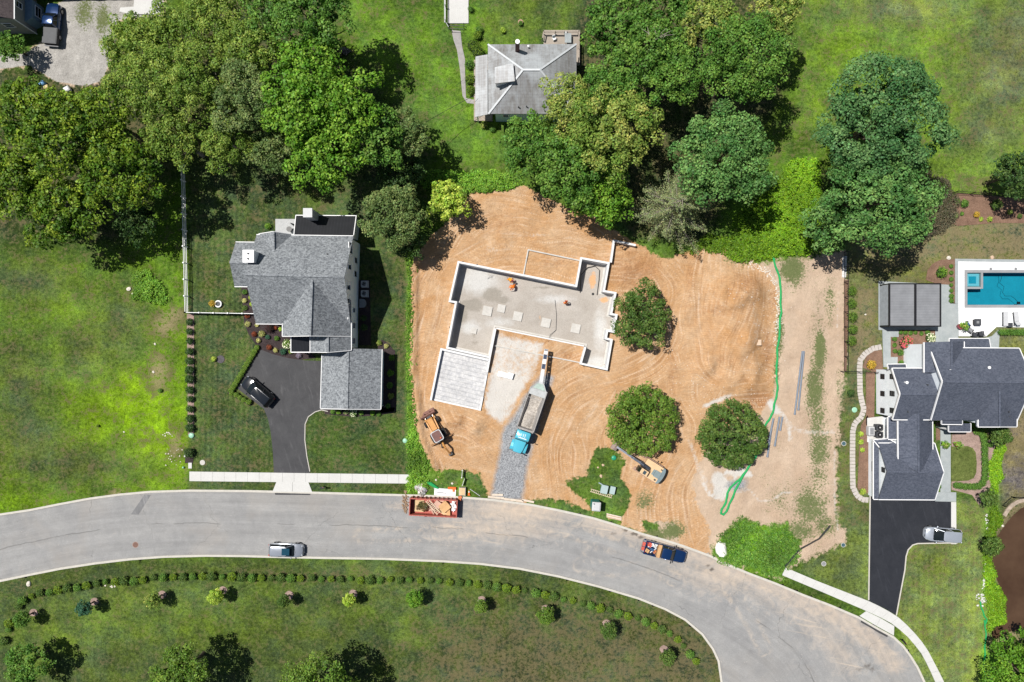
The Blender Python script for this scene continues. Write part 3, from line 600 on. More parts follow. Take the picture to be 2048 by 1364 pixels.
# road sheet and kerbs
Xr, Yr = grid(-100, 64, -64, 0, .5); Xr, Yr = snap(Xr, Yr, road_t, .5)
cx = (Xr[:-1, :-1] + Xr[1:, :-1] + Xr[1:, 1:] + Xr[:-1, 1:]) / 4; cy = (Yr[:-1, :-1] + Yr[1:, :-1] + Yr[1:, 1:] + Yr[:-1, 1:]) / 4
X0, Y0 = X, Y; X, Y = Xr, Yr
dust = np.maximum.reduce([line_m([(1180,1038),(1290,1072),(1420,1120),(1560,1180),(1660,1225),(1740,1275),(1790,1330)], 24, .72), blob(1040, 1020, 120, 30) * 1.0, blob(1000, 1055, 170, 34) * .6, blob(1440, 1140, 90, 50) * .75, line_m([(1500,1170),(1620,1240),(1700,1330)], 34, .45), line_m([(780,1010),(1000,1020)], 12, .4)]) - .12
cen_r = [((a[0]+b[0])/2, (a[1]+b[1])/2) for a, b in (((-90,1046),(-90,1195)),((123,1005),(123,1139)),((328,980.5),(328,1115.5)),((620,983),(620,1118)),((900,991),(900,1125)),((1100,1014),(1118,1155)),((1286,1066),(1240,1185)),((1460,1129),(1369,1241)),((1607,1188),(1424,1299)),((1754,1254),(1441,1364)),((1860,1400),(1446,1420)))]
ru, rv, _ = flows([curve(cen_r)], X, Y)
_, _, arc = flows([curve(c) for c in ([(1028,1000),(1010,1028),(950,1055),(850,1068),(720,1072)],[(1025,1000),(1060,1036),(1140,1062),(1250,1100),(1350,1160)],[(1180,1108),(1240,1118),(1300,1110),(1350,1098)],[(1160,1132),(1250,1140),(1330,1125),(1420,1120)],[(1395,1105),(1440,1150),(1500,1240),(1530,1300)],[(1400,1100),(1560,1180),(1700,1250),(1780,1320)])], X, Y)
oil = np.maximum.reduce([line_m([(1243,1055),(1262,1064),(1285,1074)], 5, 1.3), line_m([(1412,1130),(1428,1142)], 4, 1.1), line_m([(1735,1330),(1745,1340)], 9, .9), blob(930, 1018, 22, 8) * .0, blob(1720, 1340, 20, 10) * .7, line_m([(1183,1064),(1205,1066)], 1.5, .9), line_m([(1222,1067),(1242,1070)], 1.5, .9)])
sheet('road', Xr, Yr, np.full(Xr.shape, -.11), sdist(road_t, cx, cy) > 0, {'dust': dust, 'fu': ru, 'fv': rv, 'arc': arc, 'oil': oil}, M_road)
X, Y = X0, Y0
kb = MB(); kb.wall([tuple(P(*p))[:2] for p in road_n], -.30, -.45, .035, mi=0)
kb.build('kerb', M_kerb)['kind'] = 'structure'
kb = MB(); kb.wall([tuple(P(*p))[:2] for p in road_s], .30, -.45, .035)
kb.build('kerb', M_kerb)['kind'] = 'structure'

def flat(name, px, z, mat, th=.25, kind='structure'):
    m = MB(); m.prism([tuple(P(*p))[:2] for p in px], z - th, z); o = m.build(name, mat); o['kind'] = kind; return o
def slabs(name, a, b, z, mat, step=1.5):
    """a strip of paving cut into bays; a, b are its two edges as pixel polylines"""
    def res(pl, n):
        q = [P(*p) for p in pl]; L = [0]
        for u, v in zip(q[:-1], q[1:]): L.append(L[-1] + (v - u).length)
        out = []
        for k in range(n + 1):
            d = L[-1] * k / n; i = max(j for j in range(len(L)) if L[j] <= d + 1e-6); i = min(i, len(q) - 2); t = (d - L[i]) / max(L[i + 1] - L[i], 1e-6); out.append(q[i].lerp(q[i + 1], t))
        return out, L[-1]
    _, L = res(a, 2); n = max(1, round(L / step)); A, _ = res(a, n); B, _ = res(b, n); m = MB()
    for k in range(n):
        g = .007
        m.prism([A[k].lerp(A[k + 1], g), A[k].lerp(A[k + 1], 1 - g), B[k].lerp(B[k + 1], 1 - g), B[k].lerp(B[k + 1], g)], z - .2, z)
    o = m.build(name, mat); o['kind'] = 'structure'; return o
slabs('sidewalk', [(379,943),(821,949)], [(379,962),(821,967)], .05, M_walk, 1.6)
slabs('sidewalk', [(1571,1135),(1633.8,1161.6),(1736.8,1201.8),(1767.6,1216.5),(1794.4,1232.5),(1821,1256.6),(1850.5,1291.4),(1874.6,1336.9),(1888,1364),(1900,1400),(1915,1470)], [(1564,1150),(1640,1182),(1730,1220.5),(1767.6,1237.9),(1789,1250),(1815.8,1274),(1839.9,1302),(1855.9,1331.5),(1870.6,1364),(1882,1400),(1896,1470)], .05, M_walk, 1.6)
slabs('driveway_apron', [(553,963),(617,964)], [(545,983),(625,984.5)], .045, M_walk, 2.4)
slabs('driveway_apron', [(1732,1222),(1762,1236.5),(1788.5,1252)], [(1718.5,1231.5),(1755,1253),(1787.7,1271)], .045, M_walk, 2.0)
flat('road_patch', [(549,985.5),(621,986.5),(620,990.5),(550,990)], -.10, M_drive1, .05)
flat('road_patch', [(1724,1240),(1740,1246),(1762,1257),(1778,1270),(1775,1275),(1758,1266),(1738,1254),(1722,1245)], -.10, M_drive1, .05)
M_patch = mk_asph('patched_road', (.13, .13, .135), (.18, .18, .185))
flat('road_patch', [(288,990),(301,990),(276,1030),(261,1029)], -.10, M_patch, .05)
flat('driveway', [(523,697),(545,708),(575,716),(612,721),(655,722),(656,822),(643,820),(630,824),(617,834),(610.5,848),(610,880),(614,912),(620,946),(548,946),(545.5,900),(541,862),(536,838),(528,818),(512,806),(480,781),(468,772),(484,745),(505,718),(516,700)], .02, M_drive1)
m = MB(); m.wall([tuple(P(*p))[:2] for p in [(656,822),(643,819),(630,823),(616,833),(609.5,848),(609,880),(613,912),(619,943)]], .11, -.2, .045); m.build('kerb', M_kerb)['kind'] = 'structure'
flat('driveway', [(1740,990),(1902,998),(1902,1085),(1835,1086.5),(1824,1089.6),(1815,1099),(1811,1112),(1808.7,1140),(1799,1190),(1791.7,1230),(1767,1216),(1737,1201.5)], .02, M_drive2)
kk = MB()
kk.wall([tuple(P(*p))[:2] for p in [(1739,986),(1736,1200)]], .16, -.2, .06); kk.wall([tuple(P(*p))[:2] for p in [(1915,1086.5),(1835,1088),(1825.5,1091),(1817,1100),(1813,1113),(1810.5,1140),(1801,1190),(1793.5,1231)]], -.16, -.2, .06)
kk.build('kerb', M_kerb)['kind'] = 'structure'
M_blue = mk_conc('bluestone_paving', (.27, .30, .31), (.36, .385, .39), (.38, .39, .36), .5, .9)
flat('path', [(1902,1004),(1912,1004),(1912.5,1088),(1902,1088)], .045, M_walk)
flat('path', [(1870,984),(1912,984.5),(1912,1003.5),(1870,1002.5)], .05, M_blue)
flat('path', [(1880.5,850),(1901,850),(1901,984),(1880.5,984)], .06, M_blue)
flat('patio', [(1909.5,517.5),(2140,520.5),(2140,527.5),(1909.5,524)], .095, M_blue)
flat('patio', [(1909.5,524),(1917,524),(1917.5,608),(1909.5,607)], .095, M_blue)
flat('patio', [(1757,562),(1900,569.6),(1901,607),(1918,608),(1916,690),(1984,672),(1996,660),(1999,664),(1997,700),(1870,700),(1870,660),(1757,660)], .05, M_blue)
flat('path', [(1764.4,656),(1797,656),(1797,674),(1781,674),(1781,714),(1795,714),(1794.5,734),(1766.7,734)], .06, M_blue)
# mulch beds
flat('mulch_bed', [(483,572),(512,572),(520,640),(566,650),(566,672),(622,675),(622,706),(632,716),(600,719.5),(575,716),(545,708),(516,697),(511,688),(497,668),(489,648),(486,620)], .03, M_mulchd, .15)
flat('mulch_bed', [(374,628),(388,628),(388,870),(376,870)], .03, M_mulchp, .15)
flat('mulch_bed', [(371,905),(388,905),(386,926),(370,926)], .03, M_mulchd, .15)
flat('mulch_bed', [(648,815),(790,815),(786,826),(745,832),(700,833),(650,828)], .03, M_mulchd, .15)
flat('mulch_bed', [(756,700),(790,700),(792,822),(760,826)], .03, M_mulchd, .15)
flat('mulch_bed', [(756,682),(766,680),(778,688),(787,700),(786,710),(756,706)], .035, M_mulchd, .15)
flat('mulch_bed', [(718,560),(740,560),(742,690),(718,690)], .03, M_mulchd, .15)
flat('mulch_bed', [(512,697),(520,702),(484,748),(462,775),(473,785),(507,808),(500,812),(455,787)], .03, M_mulchd, .15)
flat('mulch_bed', [(1688,560),(1698,560),(1693,742),(1688,742)], .03, M_mulchr, .15)
flat('mulch_bed', [(1852,560),(1855,540),(1866,527),(1880,520),(1910,518),(1910,608),(1880,570)], .03, M_mulchr, .15)
flat('mulch_bed', [(1797,655),(1880,655),(1880,690),(1790,740),(1781,714),(1781,674),(1797,674)], .03, M_mulchr, .15)
flat('mulch_bed', [(1725,735),(1733,712),(1745,702),(1764,700),(1766,745),(1748,745)], .03, M_mulchr, .15)
flat('mulch_bed', [(1722,850),(1735,830),(1745,870),(1738,985),(1722,990),(1715,975),(1718,900)], .03, M_mulchr, .15)
flat('mulch_bed', [(1732,745),(1750,745),(1748,850),(1732,850)], .03, M_mulchr, .15)
def mk_lawn():
    t = NT('small_lawn'); n2 = t.noise(2.2, 6, .75); n4 = t.noise(6.5, 3, .7); t.bump(n4, .8, .1)
    return t.done(t.scale(t.mix(t.ramp(t.noise(.6, 4), .35, .65), (.075, .10, .025), (.13, .155, .045)), t.math('MULTIPLY', t.ramp(n2, .3, .7, .6, 1.4), t.ramp(n4, .3, .7, .7, 1.3))), .95, 0, .1)
M_lawn2 = mk_lawn()
flat('mulch_bed', [(1913,866),(1960,862),(1972,880),(1990,880),(1986,960),(1976,985),(1958,1010),(1944,990),(1915,982),(1903,980),(1903,868)], .03, M_mulchp, .15)
flat('lawn', [(1902.5,893),(1935,892),(1945,896),(1951,905),(1953,925),(1952,945),(1947,956),(1936,961),(1902.5,963)], .06, M_lawn2, .1)
flat('mulch_bed', [(1905,392),(1915,386),(2060,398),(2060,446),(1990,446),(1915,452),(1900,445)], .03, M_mulchr, .15)
flat('mulch_bed', [(1872,845),(1880,845),(1880,880),(1872,880)], .03, M_mulchr, .15)
# ---------------------------------------------------------------- foliage
def leafmesh(name, cen, rad, n, size, cols, seed=0, up=.35, flat_=.0, lo=-.35, parent=None, szc=None):
    """cen (k,3) clump centres, rad (k,) or (k,3) radii, n leaves per clump, cols (k,3) clump colour; every leaf its own small quad"""
    rs = np.random.RandomState(seed); cen = np.asarray(cen, float); k = len(cen); rad = np.asarray(rad, float)
    if rad.ndim == 1: rad = np.stack([rad] * 3, 1)
    n = np.full(k, n) if np.isscalar(n) else np.asarray(n); ci = np.repeat(np.arange(k), n); N = len(ci)
    u = rs.randn(N, 3); u /= np.linalg.norm(u, axis=1)[:, None]
    low = u[:, 2] < lo; u[low, 2] *= -1
    r = rs.uniform(.55, 1.08, N) ** .7
    p = cen[ci] + u * rad[ci] * r[:, None]
    nr = u * .75 + np.array([0, 0, up]) + rs.randn(N, 3) * .45; nr /= np.linalg.norm(nr, axis=1)[:, None]
    t = np.cross(nr, rs.randn(N, 3)); t /= np.linalg.norm(t, axis=1)[:, None]; b = np.cross(nr, t)
    sz = size * rs.uniform(.6, 1.35, N) * (1 if szc is None else np.asarray(szc)[ci]); t *= sz[:, None] * .5; b *= (sz * rs.uniform(.55, .9, N))[:, None] * .5
    bend = nr * (sz * .12)[:, None]
    V = np.stack([p - t, p - b * 1.0 + bend, p + t, p + b + bend], 1).reshape(-1, 3)
    col = np.asarray(cols, float)[ci] * rs.uniform(.62, 1.42, N)[:, None]
    col *= 1.12; col[:, 0] *= rs.uniform(.85, 1.25, N); col = np.clip(col, 0, 1)
    me = bpy.data.meshes.new(name); me.vertices.add(4 * N); me.vertices.foreach_set('co', V.astype(np.float32).ravel())
    me.loops.add(4 * N); me.loops.foreach_set('vertex_index', np.arange(4 * N, dtype=np.int32))
    me.polygons.add(N); me.polygons.foreach_set('loop_start', np.arange(0, 4 * N, 4, dtype=np.int32))
    me.update(calc_edges=True)
    at = me.attributes.new('col', 'FLOAT_COLOR', 'FACE'); at.data.foreach_set('color', np.concatenate([col, np.ones((N, 1))], 1).astype(np.float32).ravel())
    me.materials.append(M_leaf); o = bpy.data.objects.new(name, me); C.objects.link(o)
    if parent is not None: o.parent = parent
    return o

PAL = {'deep': ((.050, .120, .010), (.180, .270, .022)), 'olive': ((.095, .175, .022), (.235, .325, .060)), 'bright': ((.070, .185, .012), (.180, .330, .035)),
       'mid': ((.060, .155, .022), (.135, .255, .040)), 'yel': ((.115, .210, .030), (.310, .350, .085)), 'lime': ((.22, .36, .03), (.42, .52, .09)),
       'blue': ((.055, .150, .036), (.145, .280, .075)), 'blue2': ((.045, .130, .040), (.125, .245, .083)), 'grey': ((.080, .140, .038), (.190, .255, .085)), 'conif': ((.13, .18, .07), (.28, .33, .16)),
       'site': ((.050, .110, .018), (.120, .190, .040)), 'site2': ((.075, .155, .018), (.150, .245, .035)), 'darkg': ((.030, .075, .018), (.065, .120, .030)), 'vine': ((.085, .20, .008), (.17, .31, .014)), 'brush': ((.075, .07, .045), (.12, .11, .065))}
tree_n = 0
def tree(label, px, py, Rpx, zc, pal, name='broadleaf_tree', group=None, hz=None, size=.34, dens=1.0, cr=None, holes=.12, seed=None, sx=1.0, sy=1.0, edge=.22, bark=None, spiky=0, base=None, up=.35, layers=1):
    global tree_n
    tree_n += 1; seed = seed or tree_n * 7 + 3; rs = np.random.RandomState(seed)
    c = P(px, py, zc); Rm = Rpx * S * (1 - zc / H) * (1.10 if Rpx > 30 and size > .27 else 1.0); hz = hz or min(Rm * .50, zc * .45); size *= (.84 if size > .25 else .92); cr = cr or max(.45, min(1.25, Rm * .19))
    root = empty(name, (c.x, c.y, gz(c.x, c.y) - .02), 0, label, 'tree', group)
    k = int(2.0 * (Rm / cr) ** 2 * dens) + 5; cen = []; ph = rs.uniform(0, 6.28, 4); a0, a1 = PAL[pal]; cols = []
    for i in range(k):
        f = (i + .5) / k; ct = 1 - f * 1.12; a = i * 2.39996 + rs.uniform(-.3, .3); st = math.sqrt(max(0, 1 - ct * ct))
        em = 1 + edge * (math.sin(3 * a + ph[0]) * .45 + math.sin(5 * a + ph[1]) * .35 + math.sin(9 * a + ph[2]) * .3) + rs.uniform(-.08, .08)
        if rs.rand() < holes: em *= rs.uniform(.4, .75)
        x = (Rm - cr * .8) * st * em * math.cos(a) * sx; y = (Rm - cr * .8) * st * em * math.sin(a) * sy; z = zc + hz * ct * (1 + rs.uniform(-.16, .16)) * (1 - .15 * spiky) - (.3 * rs.rand())
        cen.append((x, y, z)); w = rs.uniform(0, 1) ** 1.2
        cols.append(np.array(a0) * (1 - w) + np.array(a1) * w)
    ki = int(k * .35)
    for i in range(ki):  # inner clumps that close the crown against the ground; darkened colour paints gap shade
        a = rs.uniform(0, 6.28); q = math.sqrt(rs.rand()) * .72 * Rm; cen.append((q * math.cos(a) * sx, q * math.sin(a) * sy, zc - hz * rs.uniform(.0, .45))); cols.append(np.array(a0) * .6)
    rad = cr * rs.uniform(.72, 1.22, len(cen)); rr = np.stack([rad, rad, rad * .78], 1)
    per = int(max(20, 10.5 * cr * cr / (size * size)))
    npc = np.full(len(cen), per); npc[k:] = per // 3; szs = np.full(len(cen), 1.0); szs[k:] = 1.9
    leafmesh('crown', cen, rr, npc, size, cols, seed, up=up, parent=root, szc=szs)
    tm = MB(); tr = max(.09, min(.38, Rm * .05)); tb = tr * 1.25
    tm.tube([(0, 0, -.2), (0, 0, .3), (.1 * Rm * .2, .05, zc * .45), (0, .1, zc * .75), (0, 0, zc + hz * .2)], [tb * 1.3, tb, tr * .9, tr * .6, tr * .25], 8)
    for i in range(7):
        j = rs.randint(0, k); e = Vector(cen[j]); s0 = Vector((0, 0, zc * rs.uniform(.38, .62))); m_ = s0.lerp(e, .5) + Vector((0, 0, -.08 * Rm))
        tm.tube([s0, m_, e], [tr * .5, tr * .3, tr * .08], 6, cap=False)
    tm.build('trunk', bark or M_bark, root, True); return root

big = 'tall trees along the back of the lots'
T = tree
T('dark green tree nearest the blue pickup truck, over the left edge', 40, 225, 66, 10, 'deep', group=big, edge=.3, size=.4)
T('dark spreading tree with yellowish tips just below the gravel parking', 125, 265, 78, 11, 'deep', group=big, edge=.35, size=.4)
T('ragged dark tree at the left edge above the open weedy field', 35, 360, 70, 9, 'deep', group=big, edge=.35, size=.4, holes=.2)
T('dark yellow-tipped tree reaching lowest over the weedy field', 125, 425, 72, 8, 'deep', group=big, edge=.4, size=.4, holes=.22)
T('dark tree left of the top end of the white rail fence', 240, 345, 78, 9.5, 'deep', group=big, edge=.35, size=.4, holes=.2)
T('small dark tree in deep shade beside the middle of the white rail fence', 270, 440, 40, 5, 'darkg', group=big, edge=.4, holes=.3)  # darkest leaf palette puts the deep shade into the crown colour
T('dark green tree filling the gap below the right side of the gravel', 205, 235, 66, 10, 'deep', group=big, edge=.3, size=.38)
T('olive tree above the top end of the white rail fence', 345, 275, 56, 8.5, 'olive', group=big, edge=.35, size=.28, holes=.2, bark=M_barkp)
T('yellow-green tree between the olive crowns and the top edge', 500, 100, 58, 10, 'olive', group=big, edge=.3, size=.3, holes=.2)
T('olive tree in front of the lowest bright green crown', 545, 300, 50, 8, 'grey', group=big, edge=.35, size=.28, holes=.25, bark=M_barkp)
T('thin yellow-green tree right beside the gravel parking area', 262, 95, 56, 7, 'olive', group=big, edge=.45, holes=.35, dens=.8, size=.3, bark=M_barkp)
T('pale olive tree below the concrete pad by the parking', 330, 70, 58, 8, 'olive', group=big, edge=.4, holes=.3, dens=.85, size=.3, bark=M_barkp)
T('light olive tree with bare twigs right of the gravel parking', 300, 175, 72, 10, 'olive', group=big, edge=.35, holes=.25, dens=.9, size=.3, bark=M_barkp)
T('fine-leaved olive tree with its trunk showing above the shaded lawn', 395, 165, 76, 11, 'olive', group=big, edge=.35, holes=.25, dens=.9, size=.27, bark=M_barkp)
T('grey-olive tree between the twiggy olive tree and the bright green crowns', 490, 195, 72, 11.5, 'grey', group=big, edge=.3, holes=.15, size=.27, bark=M_barkp)
T('olive tree at the top edge right of the concrete pad', 430, 45, 66, 9, 'olive', group=big, edge=.35, holes=.2, size=.28)
T('yellow-green tree whose dark trunk forks above the white fence end', 455, 285, 60, 8.5, 'olive', group=big, edge=.35, holes=.25, size=.27, dens=.8, bark=M_barkp)
T('deep green tree at the top edge casting shade on the back lawn', 630, 25, 72, 12, 'mid', group=big, edge=.28, size=.36)
T('dark green tree at the top edge left of the deep green one', 545, 20, 56, 10.5, 'mid', group=big, edge=.3, size=.34)
T('bright green crown nearest the stump on the back lawn', 625, 130, 62, 11, 'bright', group=big, edge=.32, size=.42)
T('bright green crown in the middle of the row left of the back lawn', 600, 215, 74, 12.5, 'bright', group=big, edge=.3, size=.42)
T('bright green crown bulging onto the back lawn left of the tin-roofed house', 700, 215, 66, 12, 'bright', group=big, edge=.3, size=.42)
T('lowest bright green crown, directly above the grey-roofed house lawn', 650, 308, 70, 10.5, 'bright', group=big, edge=.32, size=.42)
T('bright green crown tinged brown at the right end of the left tree row', 752, 275, 58, 10, 'mid', group=big, edge=.3, size=.36)
T('dark olive tree at the tip of the row beside the overhead cable', 808, 268, 44, 8.5, 'grey', group=big, edge=.35, size=.3)
T('very dark tree in shade above the lime green tree', 800, 345, 44, 5, 'darkg', group=big, edge=.3, size=.34)  # shade on this tree is carried by its dark leaf colour
T('grey-green tree between the big house and the clay lot', 785, 430, 58, 7, 'grey', group=big, edge=.28, size=.28)
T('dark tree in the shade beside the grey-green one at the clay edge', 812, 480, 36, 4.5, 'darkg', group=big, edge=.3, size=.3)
T('small lime green tree at the top left corner of the clay', 893, 402, 38, 4.5, 'lime', 'small_tree', edge=.4, holes=.3, size=.34, dens=1.1)
T('green crown over the lower left corner of the tin-roofed house lot', 1062, 290, 58, 8.5, 'mid', group=big, edge=.28, size=.34)
T('yellow-tinted crown hanging over the tin roof corner', 1140, 215, 62, 9.5, 'yel', group=big, edge=.4, holes=.3, size=.3, dens=.9)
T('tall yellow-green crown in the middle of the central clump', 1225, 265, 82, 11, 'yel', group=big, edge=.3, size=.34, holes=.15)
T('green crown with yellow sprays just above the clay', 1140, 335, 70, 9, 'mid', group=big, edge=.3, size=.36)
T('green crown reaching down onto the clay above the foundation', 1205, 392, 56, 7, 'bright', group=big, edge=.3, size=.36)
T('yellow-green crown right above the tin-roofed house clump', 1225, 175, 62, 10, 'mid', group=big, edge=.35, size=.34, holes=.2)
T('green tree at the top edge right of the timber deck', 1232, 55, 62, 10, 'mid', group=big, edge=.3, size=.36)
T('tree with a grey dead branch in the top middle group', 1305, 95, 62, 11, 'mid', group=big, edge=.35, size=.34, holes=.2)
T('green dome between the dead branch and the dense dark crown', 1345, 145, 62, 10.5, 'mid', group=big, edge=.22, size=.34)
T('deep green tree at the top edge above the dead branch', 1330, 15, 58, 11, 'mid', group=big, edge=.3, size=.34)
T('yellow-green crown at the top edge of the group', 1420, 40, 58, 11.5, 'yel', group=big, edge=.3, size=.32)
T('large dense dark green crown facing the upper right field', 1490, 118, 84, 12.5, 'mid', group=big, edge=.2, size=.32, dens=1.15)
T('yellow-green tree at the top edge bordering the upper right field', 1555, 22, 46, 11, 'yel', group=big, edge=.3, size=.32)
T('blue-green maple left of the vine-covered slope', 1447, 315, 92, 10.5, 'blue', group=big, edge=.25, size=.36, holes=.15, dens=1.1)
T('upper blue-green tree standing in the right field', 1762, 238, 114, 12, 'blue2', group=big, edge=.2, size=.36, holes=.06, dens=1.2)
T('lower blue-green tree above the pool yard fence', 1754, 392, 106, 10, 'blue', group=big, edge=.24, size=.38, holes=.08, dens=1.2)
T('small blue-green tree at the top of the sandy strip', 1655, 455, 44, 7, 'blue', group=big, edge=.3, size=.34)
T('dark tree cut by the right edge above the mulch bed', 2040, 345, 46, 6, 'darkg', group=big, edge=.28, size=.32)
T('oval dark green tree beside the right side of the foundation', 1283, 633, 57, 3.4, 'site', 'site_tree', 'trees left standing on the clay', hz=1.9, sy=1.22, edge=.2, size=.24, cr=.58, holes=.08, dens=1.15)
T('round bright green tree beside the excavator arm', 1285, 841, 71, 3.2, 'site2', 'site_tree', 'trees left standing on the clay', hz=2.0, edge=.08, size=.24, cr=.55, holes=.0, dens=1.25)
T('round dark green tree beside the green sock', 1462, 869, 69, 3.4, 'site', 'site_tree', 'trees left standing on the clay', hz=2.0, edge=.07, size=.24, cr=.55, holes=.0, dens=1.25)
T('rounded olive tree at the bottom edge left of its black shadow', 362, 1352, 54, 6.5, 'site2', 'lawn_tree', edge=.2, size=.3)
T('olive tree at the bottom edge under the middle of the lawn', 632, 1388, 70, 7.5, 'site2', 'lawn_tree', edge=.2, size=.3)
T('low broad tree hidden in the bottom left corner', 55, 1330, 40, 4, 'mid', 'lawn_tree', edge=.25, size=.3)
T('bright green tree in the bottom right corner over the pond', 2035, 1335, 66, 3.5, 'bright', 'waterside_tree', edge=.3, size=.3)
T('dark green tree right of the front entry of the navy-roofed house', 2003, 872, 21, 2.6, 'site', 'garden_tree', edge=.25, size=.2, cr=.42)
T('dark green tree between the driveway and the pond top', 1980, 997, 19, 2.6, 'site', 'garden_tree', edge=.3, size=.2, cr=.42)
T('dark green tree right of the parked silver minivan', 1985, 1093, 21, 2.6, 'site', 'garden_tree', edge=.25, size=.2, cr=.42)
T('shrubby tree below the grey-sided house corner', 22, 92, 30, 3, 'mid', 'garden_tree', edge=.3, size=.3)
# sparse conifer
def conifer(label, px, py, Rpx, zt):
    rs = np.random.RandomState(77); c = P(px, py, zt * .6); root = empty('conifer', (c.x, c.y, 0), 0, label, 'tree', None); Rm = Rpx * S * .93
    tm = MB(); tm.tube([(0, 0, 0), (0, 0, zt * .5), (0, 0, zt)], [.3, .18, .04], 8); cen = []; rad = []; cols = []
    for i in range(62):
        f = i / 62; z = zt * (.98 - .80 * f); L = Rm * (.10 + 1.0 * f ** .72) * rs.uniform(.6, 1.3); a = i * 2.39996 + rs.uniform(-.25, .25)
        e = Vector((L * math.cos(a), L * math.sin(a), z - .10 * L)); s0 = Vector((0, 0, z)); mm = s0.lerp(e, .55) + Vector((0, 0, .1)); tm.tube([s0, mm, e], [.05, .03, .01], 5, cap=False)
        nb = int(5 + L * 4.0); d = (e - s0).normalized(); pr = Vector((-d.y, d.x, 0)).normalized()
        for j in range(nb):
            t = .22 + .78 * (j + rs.rand() * .5) / nb; p = s0.lerp(e, t); sd = (1 if j % 2 else -1) * (1.05 - t) * L * .38 * rs.uniform(.5, 1.1)
            q = p + pr * sd * .9 + d * abs(sd) * .55; tm.tube([p, q], [.015, .006], 3, cap=False)
            for s_ in (.35, .7, 1.0):
                w = p.lerp(q, s_); cen.append((w.x, w.y, w.z)); rad.append((.15, .15, .08)); v = rs.rand(); cols.append(np.array(PAL['conif'][0]) * (1 - v) + np.array(PAL['conif'][1]) * v)
    leafmesh('crown', cen, rad, 5, .15, cols, 5, parent=root); tm.build('trunk', M_barkp, root); return root
conifer('sparse grey-green conifer above the wing wall', 1350, 412, 86, 11)
conifer_done = True

# vines and undergrowth nobody could count
def cover(name, label, px, n, size, pal, h=.35, seed=1, hump=.5):
    rs = np.random.RandomState(seed); q = [tuple(P(*p))[:2] for p in px]; xs = [a for a, b in q]; ys = [b for a, b in q]; cen = []; cols = []
    while len(cen) < n:
        x = rs.uniform(min(xs), max(xs), n); y = rs.uniform(min(ys), max(ys), n); d = sdist(q, x, y) + (vnoise(x, y, .8, seed) - .5) * 1.2
        for a, b, e in zip(x, y, d):
            if e > 0 and len(cen) < n:
                z = h + hump * min(1, e / 2) * float(vnoise(np.array([a]), np.array([b]), .45, seed + 2)[0]) * 1.6; v = rs.rand(); cen.append((a, b, z)); vv_ = float(vnoise(np.array([a]), np.array([b]), .3, seed + 9)[0]); cols.append((np.array(PAL[pal][0]) * (1 - v) + np.array(PAL[pal][1]) * v) * (.55 + .9 * vv_))
    o = leafmesh(name, cen, np.full(n, .32), 11, size, cols, seed, up=.8); return tag(o, label, 'ground cover', kind='stuff')
cover('vine_cover', 'bright green vines smothering the slope between the two blue-green trees', [(1590,318),(1560,345),(1530,370),(1500,400),(1470,470),(1400,478),(1380,500),(1500,525),(1560,512),(1620,508),(1640,470),(1640,320)], 2600, .2, 'vine', .15, 3, .45)
cover('vine_cover', 'green scrub bank behind the top of the clay', [(840,345),(960,342),(1045,350),(1040,366),(1000,384),(945,385),(900,372),(850,380)], 700, .2, 'bright', .15, 4, .5)
cover('weed_bank', 'bright green weeds along the left edge of the clay', [(815,515),(830,512),(825,640),(824,740),(832,860),(862,930),(850,985),(816,985)], 900, .17, 'bright', .05, 5, .15)
cover('weed_bank', 'lush weeds between the sandy lot and the road bend', lush_px, 850, .17, 'mid', .05, 6, .5)
cover('pond_reeds', 'bright green weeds lining the pond bank', [(1985,890),(2002,890),(1996,960),(1992,1000),(2004,1035),(1990,1070),(1983,1100),(1978,1130),(1990,1160),(2008,1180),(2000,1210),(2005,1240),(1988,1262),(1972,1262),(1970,1200),(1968,1130),(1974,1040),(1978,960)], 1500, .2, 'vine', .1, 7, .5)
cover('undergrowth', 'brown and grey brush beside the lower blue-green tree', [(1840,345),(1890,350),(1915,400),(1910,450),(1850,480),(1820,440)], 700, .16, 'brush', .3, 8, 1.6)
cover('weed_mound', 'bright green weed mound right of the shaded field edge', [(262,545),(300,540),(330,570),(345,600),(310,612),(270,595)], 420, .18, 'bright', .1, 9, .9)
# ---------------------------------------------------------------- open foundation
fo = empty('house_foundation', P(1060, 620), 0, 'open white concrete house foundation on the orange clay', 'foundation')
ZT = .9; ZF = -1.2
# the run between the two porch corners is a low footing, the rest full height
run = [found_t[14]] + [found_t[i] for i in range(13, -1, -1)] + [found_t[19], found_t[18], found_t[17], found_t[16], found_t[15]]
w = MB(); w.wall(run, .27, ZF - .2, ZT); w.build('wall', M_found, fo, world=True)
w = MB(); w.wall([found_t[15], found_t[14]], .17, ZF - .2, .12); w.build('low_wall', M_found, fo, world=True)
w = MB(); w.wall([tuple(P(1219.8, 524.6, ZT))[:2], tuple(P(1226.5, 478.5, ZT))[:2], tuple(P(1272, 488.5, ZT))[:2]], -.27, -.6, ZT - .004); w.build('wing_wall', M_found, fo, world=True)
gs = [P(881, 696, ZT), P(981, 716.8, ZT), P(961, 822.5, ZT), P(859.6, 800, ZT)]
w = MB(); w.wall([tuple(p)[:2] for p in (gs[1] + Vector((-.3, -.1, 0)), gs[0], gs[3])], .26, -.6, ZT - .006); w.wall([tuple(gs[3])[:2], tuple(gs[2])[:2]], .22, -.6, .32); w.wall([tuple(gs[2])[:2], tuple(P(966.5, 794.5, ZT))[:2]], .22, -.6, .34); w.wall([tuple(P(970.5, 772, ZT))[:2], tuple(P(974, 752, ZT))[:2]], .22, -.6, .34); w.wall([tuple(P(976, 744, ZT))[:2], tuple(P(981, 716.8, ZT))[:2]], .24, -.6, ZT - .01)
w.build('garage_wall', M_found, fo, world=True)
